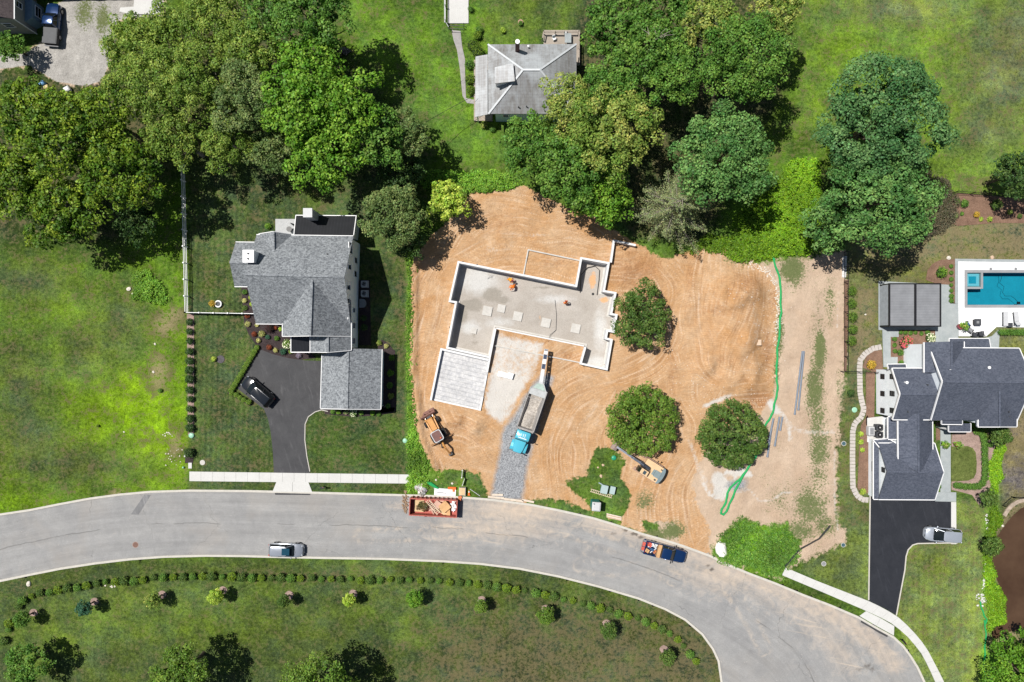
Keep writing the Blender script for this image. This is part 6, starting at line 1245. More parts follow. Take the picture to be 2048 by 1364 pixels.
# ---------------------------------------------------------------- workers
SK = M('skin', (.42,.25,.18), .6, 0, .05)
def person(label, px, py, ang, vest, zf=ZF, bend=1.0, hat=(.75,.35,.05)):
    c = P(px, py, zf + .7); rt = empty('worker', (c.x, c.y, zf + .05), ang, label, 'person')
    # joints: pelvis, chest, neck, head, arms, legs; x forward
    b = bend; pel = (0,0,.88 - .1*b); ch = (.28*b,0,1.28 - .18*b); nk = (.42*b,0,1.45 - .25*b); hd = (.52*b,0,1.62 - .28*b)
    J = [pel, ch, nk, hd, (.30*b,.22,1.36 - .2*b), (.45*b,.34,1.08 - .25*b), (.72*b,.22,.82 - .2*b), (.30*b,-.22,1.36 - .2*b), (.5*b,-.32,1.05 - .25*b), (.75*b,-.14,.80 - .2*b), (0,.11,.84 - .1*b), (.18,.15,.46), (-.02,.16,.09), (.16,.17,.04), (0,-.11,.84 - .1*b), (.05,-.15,.46), (-.28,-.16,.09), (-.10,-.17,.04)]
    E = [(0,1),(1,2),(2,3),(1,4),(4,5),(5,6),(1,7),(7,8),(8,9),(0,10),(10,11),(11,12),(12,13),(0,14),(14,15),(15,16),(16,17)]
    rad = [.145,.165,.07,.10,.075,.055,.04,.075,.055,.04,.10,.075,.05,.045,.10,.075,.05,.045]
    me = bpy.data.meshes.new('body'); me.from_pydata(J, E, []); me.materials.append(vest); o = bpy.data.objects.new('body', me); C.objects.link(o); o.parent = rt
    md = o.modifiers.new('skin', 'SKIN'); sv = me.skin_vertices[0].data
    for i, r_ in enumerate(rad): sv[i].radius = (r_, r_); sv[i].use_root = (i == 0)
    ss = o.modifiers.new('sub', 'SUBSURF'); ss.levels = 1; ss.render_levels = 2
    m = MB(); m.ball((hd[0]+.02,0,hd[2]+.0),(.10,.08,.12),12,9); m.ball((hd[0]+.12,0,hd[2]-.01),(.02,.015,.025),6,5); m.build('face', SK, rt, True)
    m = MB(); m.ball((hd[0],0,hd[2]+.07),(.135,.115,.085),14,8); m.cyl((hd[0]+.02,0,hd[2]+.055),(hd[0]+.02,0,hd[2]+.07),.155,16); m.build('hard_hat', M('hat_%d' % int(hat[1]*100), hat, .4, 0, .03), rt, True)
    for s_, hp in ((1,(.72*b,.22,.82-.2*b)),(-1,(.75*b,-.14,.80-.2*b))):
        m = MB(); m.ball((hp[0]+.03,hp[1],hp[2]-.04),(.045,.04,.02),8,6)
        for k in range(4): m.tube([(hp[0]+.05,hp[1]+(k-1.5)*.02,hp[2]-.04),(hp[0]+.09+.01*(k%2),hp[1]+(k-1.5)*.022,hp[2]-.06),(hp[0]+.10,hp[1]+(k-1.5)*.022,hp[2]-.09)],[.010,.009,.007],5)
        m.tube([(hp[0]+.02,hp[1]-s_*.04,hp[2]-.04),(hp[0]+.06,hp[1]-s_*.065,hp[2]-.06)],[.012,.008],5); m.build('hand', SK, rt, True)
    return rt
V1 = M('hi_vis_orange', (.80,.20,.02), .8, 0, .08); V2 = M('hi_vis_yellow_orange', (.78,.30,.02), .8, 0, .08)
person('worker in yellow-orange bending beside the upper foundation wall', 1018, 557.5, R(-35), V2, bend=1.05, hat=(.25,.03,.02))
person('worker in bright orange bending just below the other bending worker', 1029, 571.5, R(-150), V1, bend=1.1, hat=(.8,.22,.03))
person('worker in orange standing alone on the right half of the gravel floor', 1132, 606, R(120), V1, bend=.35, hat=(.30,.04,.01))
# ---------------------------------------------------------------- pool yard
ps = empty('swimming_pool', P(1990, 578), 0, 'turquoise rectangular swimming pool with corner spa', 'pool')
x0_, x1_ = P(1933.5,0).x, P(2090,0).x; y0_, y1_ = P(0,609.8).y, P(0,545.6).y
deckp = [(1915.5,523),(2140,526),(2140,656),(1992,654),(1972,672.5),(1917,672.5),(1916,607)]
m = MB(); D_ = [tuple(P(*p))[:2] for p in deckp]
def ring_fill(m, outer, inner, z):
    from mathutils.geometry import tessellate_polygon as tp
    o_ = [Vector((a, b, 0)) for a, b in outer]; i_ = [Vector((a, b, 0)) for a, b in inner]; tr = tp([o_, i_]); al = [(v.x, v.y, z) for v in o_ + i_]
    fs = []
    for t in tr:
        a, b, c = (Vector(al[i]) for i in t); fs.append(t if (b - a).cross(c - a).z > 0 else t[::-1])
    m.add(al, fs)
cop = [tuple(P(*p))[:2] for p in ((1928,540),(2096,540),(2096,615.5),(1928,615.5))]
ring_fill(m, D_, cop, .10)
for i in range(len(D_)): a, b = D_[i], D_[(i+1) % len(D_)]; m.add([(*a,.1),(*b,.1),(*b,-.2),(*a,-.2)], [(0,1,2,3)])
o = m.build('pool_deck', M_deckw); o['kind'] = 'structure'
m = MB(); inn = [(x0_,y0_),(x1_,y0_),(x1_,y1_),(x0_,y1_)]; ring_fill(m, cop, inn, .13)
for i in range(4): a, b = cop[i], cop[(i+1)%4]; m.add([(*a,.13),(*b,.13),(*b,-.1),(*a,-.1)], [(0,1,2,3)])
m.build('coping', M_coping, ps, world=True)
m = MB(); m.add([(x0_,y0_,-1.4),(x1_,y0_,-1.4),(x1_,y1_,-1.4),(x0_,y1_,-1.4)], [(0,1,2,3)])
for a, b in zip(inn, inn[1:] + inn[:1]): m.add([(*a,-1.4),(*b,-1.4),(*b,.129),(*a,.129)], [(0,3,2,1)])
m.box((x0_+1.2,y0_+.5,-.95),(2.2,.9,.7)); m.box((x0_+.8,y0_+.5,-.6),(1.4,.9,.5)); m.build('basin', M_tile, ps, world=True)
sx0, sx1, sy1, sy0 = P(1933.5,0).x, P(1961,0).x, P(0,545.6).y, P(0,574).y
m = MB(); m.box(((sx0+sx1)/2,(sy0+sy1)/2,-.8),(sx1-sx0,sy1-sy0,1.1)); m.box((sx1+.14,(sy0+sy1)/2-.1,-.4),(.28,sy1-sy0+.28,1.04)); m.box(((sx0+sx1)/2,sy0-.14,-.4),(sx1-sx0,.28,1.03)); m.build('spa', M_coping, ps, world=True)
m = MB(); m.box(((sx0+sx1)/2,(sy0+sy1)/2,-.2),(sx1-sx0-.3,sy1-sy0-.3,.14)); m.build('spa_basin', M_tileg, ps, world=True)
m = MB(); m.box(((sx0+sx1)/2-.1,(sy0+sy1)/2,-.11),(1.0,1.0,.04)); m.build('spa_well', M_tile, ps, world=True)
m = MB(); m.add([(x0_,y0_,-.02),(x1_,y0_,-.02),(x1_,y1_,-.02),(x0_,y1_,-.02)], [(0,1,2,3)]); m.build('water', M_water, ps, world=True)
m = MB(); m.tube([P(2002,545,-.05), P(2003,556,-.05), P(1999,566,-.05), P(2008,573,-.05), P(2005,585,-.05), P(2010,592,-.05), P(2022,592,-.05), P(2030,598,-.05), P(2037,605,-.05)], .025, 5); m.box(tuple(P(2037,606,-.1)), (.4,.35,.15)); tag(m.build('pool_cleaner', M_black), 'black pool cleaner hose curling through the turquoise water', 'pool cleaner')
for px in (1981.5, 2031.5): m = MB(); p = P(px,537.5,.12); m.box((p.x,p.y,.12),(.32,.32,.05)); m.build('skimmer_lid', M_grey, ps, world=True)
pv = empty('pool_pavilion', P(1818,612), 0, 'grey louvred pavilion with black frame beside the pool', 'pavilion')
a = P(1778.5,567.5,2.4); b = P(1880.5,652.5,2.4); X1, Y1, X2, Y2 = a.x, a.y, b.x, b.y
m = MB(); m.box(((X1+X2)/2,(Y1+Y2)/2,2.38),(X2-X1-.2,Y1-Y2-.2,.06)); m.build('louvre_roof', M_louv, pv, world=True)
m = MB()
for y_ in (Y1,Y2): m.box(((X1+X2)/2,y_,2.4),(X2-X1+.16,.16,.24))
for x_, w_ in ((X1+.0,.18),(X1+(X2-X1)*.505,.3),(X2,.16)): m.box((x_,(Y1+Y2)/2,2.405),(w_,Y1-Y2-.15,.22))
for x_ in (X1+.02,X2-.02):
    for y_ in (Y1-.02,Y2+.02): m.box((x_,y_,1.15),(.15,.15,2.3))
m.build('frame', M_black, pv, world=True)
m = MB(); m.box((X1-.05,(Y1+Y2)/2,1.15),(.05,Y1-Y2-.3,2.2)); m.build('side_screen', M('screen_grey', (.34,.37,.42), .5), pv, world=True)
m = MB(); m.box(((X1+X2)/2,Y2+.05,1.1),(X2-X1-.3,.06,2.1)); m.build('front_shade_sheet', M('shade_sheet', (.03,.04,.055), .5), pv, world=True)  # dark sheet added in the open front, standing for the shade inside
def lounger(label, px, py, rz, up):
    p = P(px,py,.3); t_ = empty('sun_lounger', (p.x,p.y,.10), rz, label, 'sun lounger', 'loungers by the pool')
    m = MB(); m.box((0,.35,.33),(.62,1.3,.08)); m.build('seat', M_pale, t_); m = MB(); m.box((0,-.62,.33+.3*math.sin(up)),(.62,.7,.07),0,0,-up); m.build('backrest', M_pale, t_)
    for a_ in (-.34,.34): m = MB(); m.box((a_,0,.26),(.05,1.95,.06)); m.build('frame', M_black, t_)
    for a_ in (-.33,.33):
        for b_ in (-.85,.85): m = MB(); m.box((a_,b_,.13),(.05,.05,.26)); m.build('leg', M_black, t_)
lounger('flat grey lounger on the pool deck left of the small black table', 2010, 638, 0, .05)
lounger('grey lounger with raised back at the right edge of the pool deck', 2032, 638, .1, .7)
p = P(2019.5,650,.4); item('side_table', 'small black table between the two grey loungers', 'side table', (p.x,p.y,.1), 0, [('table_top', lambda m: m.box((0,0,.45),(.6,.6,.05)), M_dark), ('leg', lambda m: [m.box((a_,b_,.22),(.05,.05,.44)) for a_ in (-.25,.25) for b_ in (-.25,.25)], M_black)])
p = P(1953.5,644.5,.4); item('fire_table', 'square dark grey fire table on the white pool deck', 'fire table', (p.x,p.y,.1), 0, [('table_top', lambda m: m.box((0,0,.5),(.92,.92,.06)), M_dark), ('base', lambda m: m.box((0,0,.24),(.75,.75,.46)), M_black), ('burner', lambda m: m.box((.0,0,.54),(.35,.35,.03)), M_grey)])
for px, py, a_, mt, lb in ((1934,648.7,2.2,M_bl,'black armchair with blue cushion beside the potted palm'),(1939.6,660,2.5,M_grey,'grey cushioned armchair second from the potted palm'),(1948.7,668.7,3.0,M_dark,'black armchair third from the potted palm'),(1960.7,667,3.3,M_dark,'black armchair farthest from the potted palm')):
    p = P(px,py,.4); t_ = empty('patio_armchair', (p.x,p.y,.1), a_, lb, 'armchair', 'armchairs round the fire table')
    m = MB(); m.box((0,0,.35),(.55,.55,.14)); m.build('seat', mt, t_, ); m = MB(); m.box((0,.30,.6),(.6,.1,.5)); m.build('backrest', mt, t_)
    for s_ in (-1,1): m = MB(); m.box((s_*.33,0,.5),(.09,.6,.07)); m.box((s_*.33,-.25,.25),(.07,.07,.5)); m.box((s_*.33,.25,.25),(.07,.07,.5)); m.build('arm', M_black, t_)

# ---------------------------------------------------------------- garden shrubs
def ballproto(name, r, pal, size, seed, flat_=.8, dense=1.0, label=None, cat='shrub', flowers=None, nleaf=None):
    rs = np.random.RandomState(seed); rt = empty(name, (0,0,0), 0, label, cat); k = 9; cen = [(0,0,r*flat_*.75)]; 
    for i in range(k): a = i*2.399; ct = 1 - (i+.5)/k*1.1; st = math.sqrt(max(0,1-ct*ct)); cen.append((r*.45*st*math.cos(a), r*.45*st*math.sin(a), r*flat_*(.8+.45*ct)))
    a0, a1 = PAL[pal]; cols = [np.array(a0)*(1-w_)+np.array(a1)*w_ for w_ in rs.rand(k+1)]
    leafmesh('leaves', cen, np.array([[r*.58,r*.58,r*.5*flat_]]*(k+1)), int((nleaf or 62)*dense), size, cols, seed, up=.4, parent=rt)
    m = MB(); m.ball((0,0,r*flat_*.7),(r*.72,r*.72,r*flat_*.6),10,7,0,.06,seed); m.build('inner_core', M('shrub_inside', (.02,.035,.01), .95), rt, True)  # solid dark ball fills the shrub behind its leaves
    if flowers:
        fm_ = MB(); rr = random.Random(seed)
        for i in range(flowers[1]): a = rr.uniform(0,6.28); q = math.sqrt(rr.random())*.9; fm_.ball((r*q*math.cos(a), r*q*math.sin(a), r*flat_*(1.45-.6*q*q)), r*flowers[2], 6, 4)
        fm_.build('blossoms', flowers[0], rt, True)
    return rt
def sow(proto, pts, label, group, sc0=1, jit=.12, seed=3, first=True):
    rr = random.Random(seed); n = 0
    for q in pts:
        p = P(q[0], q[1], .35); s_ = sc0 * (q[2] if len(q) > 2 else 1) * rr.uniform(1-jit, 1+jit)
        lb = label if isinstance(label, str) else label[n]
        if n == 0 and first: o = proto; o.location = (p.x,p.y,.0); o.rotation_euler = (0,0,rr.uniform(0,6)); o.scale = (s_,s_,s_*.95); o['label'] = lb; o['group'] = group
        else: o = dup(proto, (p.x,p.y,.0), rr.uniform(0,6), lb, group, s_)
        n += 1
z1 = [(30,735),(60,655),(70,605),(140,485),(170,440),(230,410),(295,385),(365,380),(430,362),(497,350),(570,345),(637,330),(710,315),(770,305),(845,305),(910,295),(985,297),(1048,290),(1122,273),(1197,273),(1268,270),(1342,270),(1412,265),(1485,263),(1550,265),(1625,268),(1700,265),(1768,272),(1845,275),(1912,275),(1985,275)]
z2 = [(22,310),(92,310),(172,303),(255,308),(333,312),(425,310),(503,320),(583,318),(658,318),(742,317),(825,328),(900,325),(985,328),(1067,320),(1145,328),(1225,325),(1312,330),(1393,330),(1467,335),(1553,345),(1635,350),(1710,352),(1785,360),(1865,365),(1940,380),(2020,388)]
z3 = [(128,355),(203,362),(275,375),(340,382),(425,397),(495,413),(563,425),(635,450),(705,458),(778,480),(842,495),(912,513),(985,525),(1050,555),(1122,575),(1195,590),(1255,617),(1320,647),(1382,673),(1438,708),(1500,752),(1545,803),(1590,860),(1638,917)]
row = [(x/3.657,1080+y/3.657) for x,y in z1] + [(520+x/4.096,1080+y/4.096) for x,y in z2] + [(960+x/3.793,1080+y/3.793) for x,y in z3]
pr_ = [ballproto('boundary_shrub', .62, 'site', .12, 11), ballproto('boundary_shrub', .60, 'mid', .12, 12), ballproto('boundary_shrub', .58, 'deep', .12, 13)]
for k in range(3): sow(pr_[k], row[k::3], 'small round green shrub in the long row following the lower kerb', 'row of shrubs along the lower kerb', 1.0, .27, k)
lt = [ballproto('side_shrub', .62, 'darkg', .13, 21)]
sow(lt[0], [(379+.15*i, y, s_) for i, (y, s_) in enumerate(((644,.95),(663,.9),(682,.85),(702.6,1.15),(721.7,1.1),(740,1.0),(758,1.05),(780,1.0),(798,.85),(817.6,.95),(837,1.0),(855.7,1.05)))], 'dark upright shrub in the row on pink mulch along the left lawn', 'shrubs in the pink mulch row')
bx = ballproto('box_hedge_plant', .44, 'site2', .09, 31, .9, 1.1)
hd_ = [(514-51*t, 695+86*t) for t in np.linspace(0,1,14)] + [(464,786),(473,790),(480,795),(488,799.5),(497.5,804)]
sow(bx, hd_, 'small clipped yellow-green box plant edging the dark driveway corner', 'box plants edging the driveway corner', 1.0, .08)
fs_ = ballproto('fence_shrub', .80, 'site2', .13, 41)
sow(fs_, [(1703,582),(1702.5,607),(1703.5,634),(1704,659),(1702,682)], ['round shrub by the black fence, nearest the pavilion top','second round shrub from the top by the black fence','middle round shrub of the five by the black fence','fourth round shrub from the top by the black fence','lowest round shrub of the five by the black fence'], 'round shrubs inside the black fence', 1, .05)
hr_ = [(1325,475),(1370,480),(1420,487),(1470,487),(1515,490),(1560,480),(1600,450),(1620,400),(1625,350),(1625,300),(1625,250),(1625,200),(1622,150),(1622,100),(1622,50),(1615,5)]
hp_ = [(1660+x/5.247, 880+y/5.247) for x,y in hr_] + [(1660+x/5.247, 660+y/5.247) for x,y in ((1600,1110),(1575,1075),(1535,1062))]
hh = ballproto('entry_hedge_plant', .55, 'mid', .1, 51)
sow(hh, hp_, 'round shrub in the curved hedge around the small front lawn', 'curved hedge by the navy-roofed house', 1, .06)
bk = ballproto('bed_hedge_plant', .5, 'mid', .1, 52)
sow(bk, [(2002+7*i, 664.5) for i in range(8)], 'low shrub of the straight hedge below the loungers', 'straight hedge below the pool deck', 1, .06)
sow(ballproto('bed_shrub', .34, 'mid', .08, 53), [(1903.5,y) for y in (532,545,558,570,581,592,601)], 'small green mound between the pavilion patio and the pool deck', 'mounds between patio and pool deck')
sow(ballproto('bed_shrub', .34, 'mid', .08, 54), [(1803,665),(1812,665),(1822,666),(1832,665),(1844,667),(1856,665),(1790,678),(1790,690),(1791,702)], 'small green mound in the bed below the pavilion', 'mounds below the pavilion')
def one(name, label, cat, px, py, r, pal, size=.1, flat_=.8, flowers=None, nleaf=55, seed=None, z=.35):
    o = ballproto(name, r, pal, size, seed or int(px*3+py), flat_, 1, label, cat, flowers, nleaf); p = P(px,py,z); o.location = (p.x,p.y,0); return o
W_ = M('white_petals', (.78,.77,.58), .7, 0, .1); PK = M('red_pink_petals', (.62,.10,.13), .7, 0, .1)
PAL['rust'] = ((.16,.04,.02),(.26,.07,.03)); PAL['cream'] = ((.34,.36,.12),(.52,.52,.22)); PAL['gold'] = ((.42,.28,.03),(.58,.40,.06)); PAL['teal'] = ((.03,.10,.06),(.05,.14,.08)); PAL['mauve'] = ((.20,.17,.24),(.34,.30,.38)); PAL['plum'] = ((.035,.02,.02),(.06,.03,.03))
for px, py, r, pal, nm, lb in ((489.5,609,.30,'rust','rust','darkest rust shrub touching the house wall corner'),(0,0,0,0,0,0)):
    pass
gp_ = [(508,668,.42,'rust','dark red shrub nearest the lawn edge of the dark bed'),(523.5,667.5,.52,'cream','lime cream shrub in the dark bed left of the small teal plant'),(535,674,.36,'teal','small teal plant right of the lime cream shrub'),(553,677,.40,'mid','round green shrub in the middle of the dark bed'),(516,681,.36,'cream','pale cream grass tuft beside the end of the box hedge'),(538,694.5,.44,'rust','rust coloured shrub by the asphalt edge'),(550.5,700.5,.36,'cream','pale cream tuft by the asphalt edge'),(566.5,703,.55,'teal','blue-green spiky shrub by the asphalt edge'),(581,703,.36,'olive','small olive shrub near the entry roof'),(597,711,.42,'mauve','mauve shrub at the front entry'),(561,657.5,.38,'lime','lime shrub touching the roof gutter corner'),(540,657,.7,'plum','dark plum shrub against the front wall'),(550,656,.3,'rust','small red plant beside the plum shrub'),(513,650,.3,'cream','cream tuft under the left roof corner'),
  (489,584,.42,'mid','round green shrub at the top of the side bed'),(501,595,.36,'lime','lime tuft at the side wall'),(488.5,601,.36,'cream','cream tuft in the side bed above the fence'),(502.5,608,.32,'lime','small lime tuft by the wall above the fence'),(489,616,.40,'site','dark round shrub next to the fence end'),(494,632,.38,'rust','dark red shrub just below the fence end'),(495,648,.44,'cream','largest cream tuft below the fence'),
  (424.5,607,.55,'gold','gold feathery shrub beside the white planter'),(427,718,.42,'lime','lime sapling beside the grey mulch circle'),
  (758,686,.4,'yel','yellow-green plant in the bed above the garage corner'),(772,692,.38,'cream','cream plant in the bed above the garage corner'),(783,715,.5,'bright','bright green plant at the upper right of the garage'),(781,746,.55,'bright','leafy green plant halfway along the garage side'),(780,771,.5,'mid','white-flecked plant along the garage side'),(782,792,.5,'yel','yellow-green plant low along the garage side'),(776,812,.4,'mid','lowest plant along the garage side'),
  (665,824,.36,'mid','leftmost round shrub below the garage wall'),(677,824,.4,'bright','yellow-green shrub second along the garage front bed'),(722,826,.4,'mid','green shrub right of the white blossoms'),(745,826,.42,'bright','bright green shrub towards the right of the garage bed'),(757,828,.36,'mid','rightmost shrub below the garage wall'),(727,636,.5,'darkg','dark shrub in the shade of the right house wall'),(728,655,.55,'darkg','lower dark shrub in the shade of the right house wall'),
  (1881,545,.95,'bright','rounded yellow-green shrub in the bed left of the pool deck'),(1741,729,.75,'gold','yellow tufted shrub beside the curved stepping stones'),(1701,786,.62,'darkg','lone dark round shrub on the lawn left of the stepping stones'),(1801,705,.52,'mid','round green shrub beside the red blossoms'),(1803,725,.4,'mid','green shrub below the red blossoms'),(1722,868,.42,'lime','top lime tuft left of the garage of the navy house'),(1722,884,.42,'lime','middle lime tuft left of the navy house'),(1725,900,.38,'lime','third lime tuft left of the navy house'),(1725,983,.55,'lime','lowest lime tuft at the end of the stepping stones'),(1981,889.5,.45,'mid','small round shrub below the entry garden tree'),(1878,973,.4,'mid','round shrub left of the bluestone walk'),
  (1928,407,.62,'mid','left dark green shrub in the upper mulch bed'),(1914,402,.5,'mid','shrub at the left end of the upper mulch bed'),(1990,410,.9,'site','large dark shrub in the upper mulch bed'),(1953,429,.5,'gold','orange flowering shrub in the upper mulch bed'),(1925,427,.3,'mid','tiny round shrub in the upper mulch bed'),(1963,438,.34,'lime','lime tuft left of the pair in the upper mulch bed'),(1980,438,.42,'lime','lime shrub right of the pair in the upper mulch bed'),(2020,424,.45,'yel','yellow-green shrub at the right of the upper mulch bed'),(2040,432,.4,'site','dark shrub at the right edge of the upper mulch bed'),(1907,432,.6,'grey','grey-green grassy clump left of the upper mulch bed'),
  (955,72,.7,'deep','dark bush at the upper right of the concrete strip'),(945,92,1.0,'deep','dark bush beside the flagstone path'),(958,60,.6,'mid','small bush right of the concrete strip end'),(955,105,1.1,'deep','largest dark bush beside the porch corner'),(940,130,.8,'mid','green bush between path and porch top'),(940,160,.9,'deep','dark bush halfway along the porch'),(942,182,.8,'deep','dark bush at the lower end of the porch'),(968,250,.6,'yel','yellow-green bush at the lower left porch corner'),(985,258,.5,'mid','small green bush below the white wall'),(1006,61,.45,'lime','pale spiky plant on the lawn above the tin roof'),(1041,46,.4,'mid','green plant in the round pot on the back lawn'),(941,18,.5,'mid','narrow bush beside the concrete strip top'),
  (536,452,.5,'bright','green hedge plant left of the grey patio'),(194,852,.2,'deep','lone weed tuft on the left field'),(319,781,.32,'mid','small dark weed in the dry patch of the field'),(379,905,.9,'darkg','black-green spiky shrub above the small concrete pad'),(148,1215,.3,'mid','weed on the lower lawn')]
for px, py, r, pal, lb in gp_:
    if (px, py) == (148,1215): continue
    one('garden_plant' if r < .6 else 'garden_shrub', lb, 'shrub', px, py, r, pal, .09 if r < .6 else .13)
one('hydrangea', 'white flowering shrub beside the dark entry roof', 'flowering shrub', 575, 688, .75, 'bright', .1, .8, (W_, 46, .11))
one('hydrangea', 'white flowering shrub in the middle of the garage front bed', 'flowering shrub', 707, 826, .62, 'mid', .1, .7, (W_, 40, .11)); one('hydrangea', 'pink-white flowering shrub left of the white one in the garage bed', 'flowering shrub', 692, 824, .42, 'mid', .1, .7, (M('blush_petals', (.7,.45,.40), .7), 26, .12))
one('hydrangea', 'white flowering shrub at the upper wall of the navy-roofed house', 'flowering shrub', 1859, 676, .8, 'mid', .1, .8, (W_, 60, .10)); one('crape_myrtle', 'red-pink flowering shrub below the pavilion', 'flowering shrub', 1809, 684, 1.0, 'mid', .12, .9, (PK, 90, .09))
for k, (px, py) in enumerate(((1715*.0+1884,881),(1909,881))):
    p = P(px, 881 if k == 0 else 881); 
    t_ = empty('potted_plant', (P(px+ (0 if k==0 else 0), 888).x, P(0, 888).y, .06), 0, 'leafy plant in a %s pot on the %s side of the bluestone walk' % (('dark','left') if k == 0 else ('red','right')), 'potted plant')
    m = MB(); m.tube([(0,0,0),(0,0,.5)], [.22,.3], 12); m.build('pot', M_dark if k == 0 else M('plum_pot', (.25,.05,.07), .4), t_); leafmesh('leaves', [(0,0,.7),(.3,0,.75),(-.25,.2,.7),(0,-.3,.75),(.1,.3,.7)], [.3]*5, 26, .24, [PAL['yel'][1],PAL['mid'][1],PAL['bright'][1],PAL['yel'][0],PAL['mid'][1]], 5+k, parent=t_)
p = P(1916,653); t_ = empty('potted_plant', (p.x,p.y,.08), 0, 'palm-like plant in a plum coloured pot at the corner of the pool deck', 'potted plant'); m = MB(); m.tube([(0,0,0),(0,0,.6)], [.3,.42], 14); m.build('pot', M('plum_pot', (.25,.05,.07), .4), t_); leafmesh('leaves', [(.1,0,.9),(.5,0,.9),(-.15,.2,.9),(.3,-.3,.95),(.4,.3,.9)], [.34]*5, 30, .26, [PAL['yel'][1],PAL['mid'][1],PAL['bright'][1],PAL['yel'][0],PAL['mid'][1]], 15, parent=t_)

# young lawn trees on mulch rings
yt = [((67,1225),'mid',1.15,'first young tree from the left on the lower lawn, on a wide mulch ring'),((188.7,1203),'teal',1.05,'young blue-green tree second from the left on the lower lawn'),((324,1189.4),'yel',1.15,'young olive tree third from the left on the lower lawn'),((445.7,1181),'lime',1.1,'young yellow-leaved tree fourth from the left on the lower lawn'),((578.6,1190),'site',.9,'sparse dark young tree fifth from the left on the lower lawn'),((706.8,1187),'lime',.98,'tidy round golden young tree in the middle of the lower lawn'),((834,1184),'bright',1.25,'bright green young tree sixth along, without visible mulch'),((963,1199.6),'site2',.95,'young tree below the shrub row left of the road bend'),((1090.5,1217.6),'site2',1.25,'broad young tree beside a pale mulch ring towards the bend'),((1213,1247.4),'site',1.2,'young dark tree just inside the bend of the road'),((1328,1299),'site',1.15,'last young tree on the right of the lower lawn')]
for k, ((px,py), pal, r, lb) in enumerate(yt):
    c = P(px,py); z = 2.35; cc = P(0,0,0); qx = 1024 + (px-1024)/(1-z/H); qy = 682 + (py-682)/(1-z/H)
    T(lb, qx, qy, r/S*1.03, z, pal, 'young_tree', 'young trees on the lower lawn', hz=.95, size=.17, cr=.38, edge=.18, seed=300+k, holes=.08, dens=1.2)
    pts = [(px + math.cos(a)*8.5*(1+.12*math.sin(3*a+k)), py + math.sin(a)*8.0*(1+.1*math.cos(2*a+k))) for a in np.linspace(0,6.283,17)[:-1]]
    if k != 6: flat('mulch_ring', pts, .035, M_mulchp, .1)
flat('mulch_ring', [(441 + math.cos(a)*8, 718.5 + math.sin(a)*8) for a in np.linspace(0,6.283,17)[:-1]], .03, mk_mulch('grey_mulch', (.05,.045,.05), (.13,.12,.13)), .1)
p = P(438,608); t_ = empty('garden_planter', (p.x,p.y,0), 0, 'round white planter ring on the lawn below the fence corner of the house', 'planter'); m = MB(); m.tube([(.42*math.cos(a),.42*math.sin(a),.25) for a in np.linspace(0,6.283,20)], .10, 6); m.build('rim', M_white, t_, True); m = MB(); m.cyl((0,0,0),(0,0,.2),.42,18); m.build('bowl', M_dark, t_)
# ---------------------------------------------------------------- fences
wf = empty('rail_fence', P(374, 480), 0, 'white three-rail vinyl fence left of the grey-roofed house', 'fence')
fa_, fb_, fc_ = (373.5,340), (378,625.5), (520,628)
ga, gb, gc = P(*fa_), P(*fb_), P(*fc_)
def railrun(par, a, b, n, hs, mat, rw=.05, rh=.15, pw=.13, ph=1.35, post=True, pname='post'):
    for z in hs:
        m = MB(); m.beam((a.x,a.y,z),(b.x,b.y,z), rw, rh); m.build('rail', mat, par, world=True)
    if post:
        for k in range(n + 1): c = a.lerp(b, k / n); m = MB(); m.box((c.x,c.y,ph/2),(pw,pw,ph)); m.box((c.x,c.y,ph+.02),(pw*1.35,pw*1.35,.05)); m.build(pname, mat, par, world=True)
railrun(wf, P(370.5,331), gb, 9, (.3,.72,1.15), M_white); railrun(wf, gb, gc, 5, (.3,.72,1.15), M_white, rw=.07)
bf = empty('pool_fence', P(1690, 640), 0, 'black metal pool fence along the sandy strip', 'fence')
def picket(par, a, b, h=1.25):
    m = MB(); m.beam((a.x,a.y,h),(b.x,b.y,h),.04,.04); m.beam((a.x,a.y,.2),(b.x,b.y,.2),.04,.04); L = (b-a).length; n = int(L/.25)
    for k in range(n+1): c = a.lerp(b,k/n); m.box((c.x,c.y,h/2),(.02,.02,h))
    m.build('pickets', M_black, par, world=True); n = max(1, round(L/2.2))
    for k in range(n+1): c = a.lerp(b,k/n); m = MB(); m.box((c.x,c.y,h/2+.05),(.08,.08,h+.1)); m.build('post', M_black, par, world=True)
picket(bf, P(1688,505), P(1688,742)); picket(bf, P(1681,742), P(1747,744))
bf2 = empty('back_fence', P(1960, 390), 0, 'black metal fence behind the upper mulch bed', 'fence'); picket(bf2, P(1905,386), P(2140,402))
bf3 = empty('pond_fence', P(2030, 1003), 0, 'low dark wire fence around the top of the pond', 'fence')
q = [P(*a) for a in ((1912.5,985),(1925,990))]; picket(bf3, P(2004,1010), P(2022,993), .9); picket(bf3, P(2022,993), P(2070,996), .9)
m = MB(); q = [P(*a,.5) for a in ((1662,1052),(1640,1078),(1600,1100),(1571,1134))]
for a, b in zip(q[:-1], q[1:]): m.beam(a - Vector((0,0,.2)), b - Vector((0,0,.2)), .02, .5)
tag(m.build('silt_fence', M_dark), 'sagging black silt fence cutting the corner of the sandy lot', 'fence')
flat('stone_strip', [(1685,512),(1694,512),(1692,555),(1684,555)], .02, M_gravelw, .1)
flat('water', pond_px, -.42, M_pond, .05)
m = MB(); q = [P(*a,.1) for a in ((2048,997),(2035,1000),(2022,1008),(2013,1018),(2006,1030))]; m.wall([tuple(p)[:2] for p in q], .5, -.6, .12); tag(m.build('retaining_wall', M('tan_stone', (.36,.29,.23), .9, 0, .3, 3)), 'low tan stone wall curving round the top of the pond', 'wall')

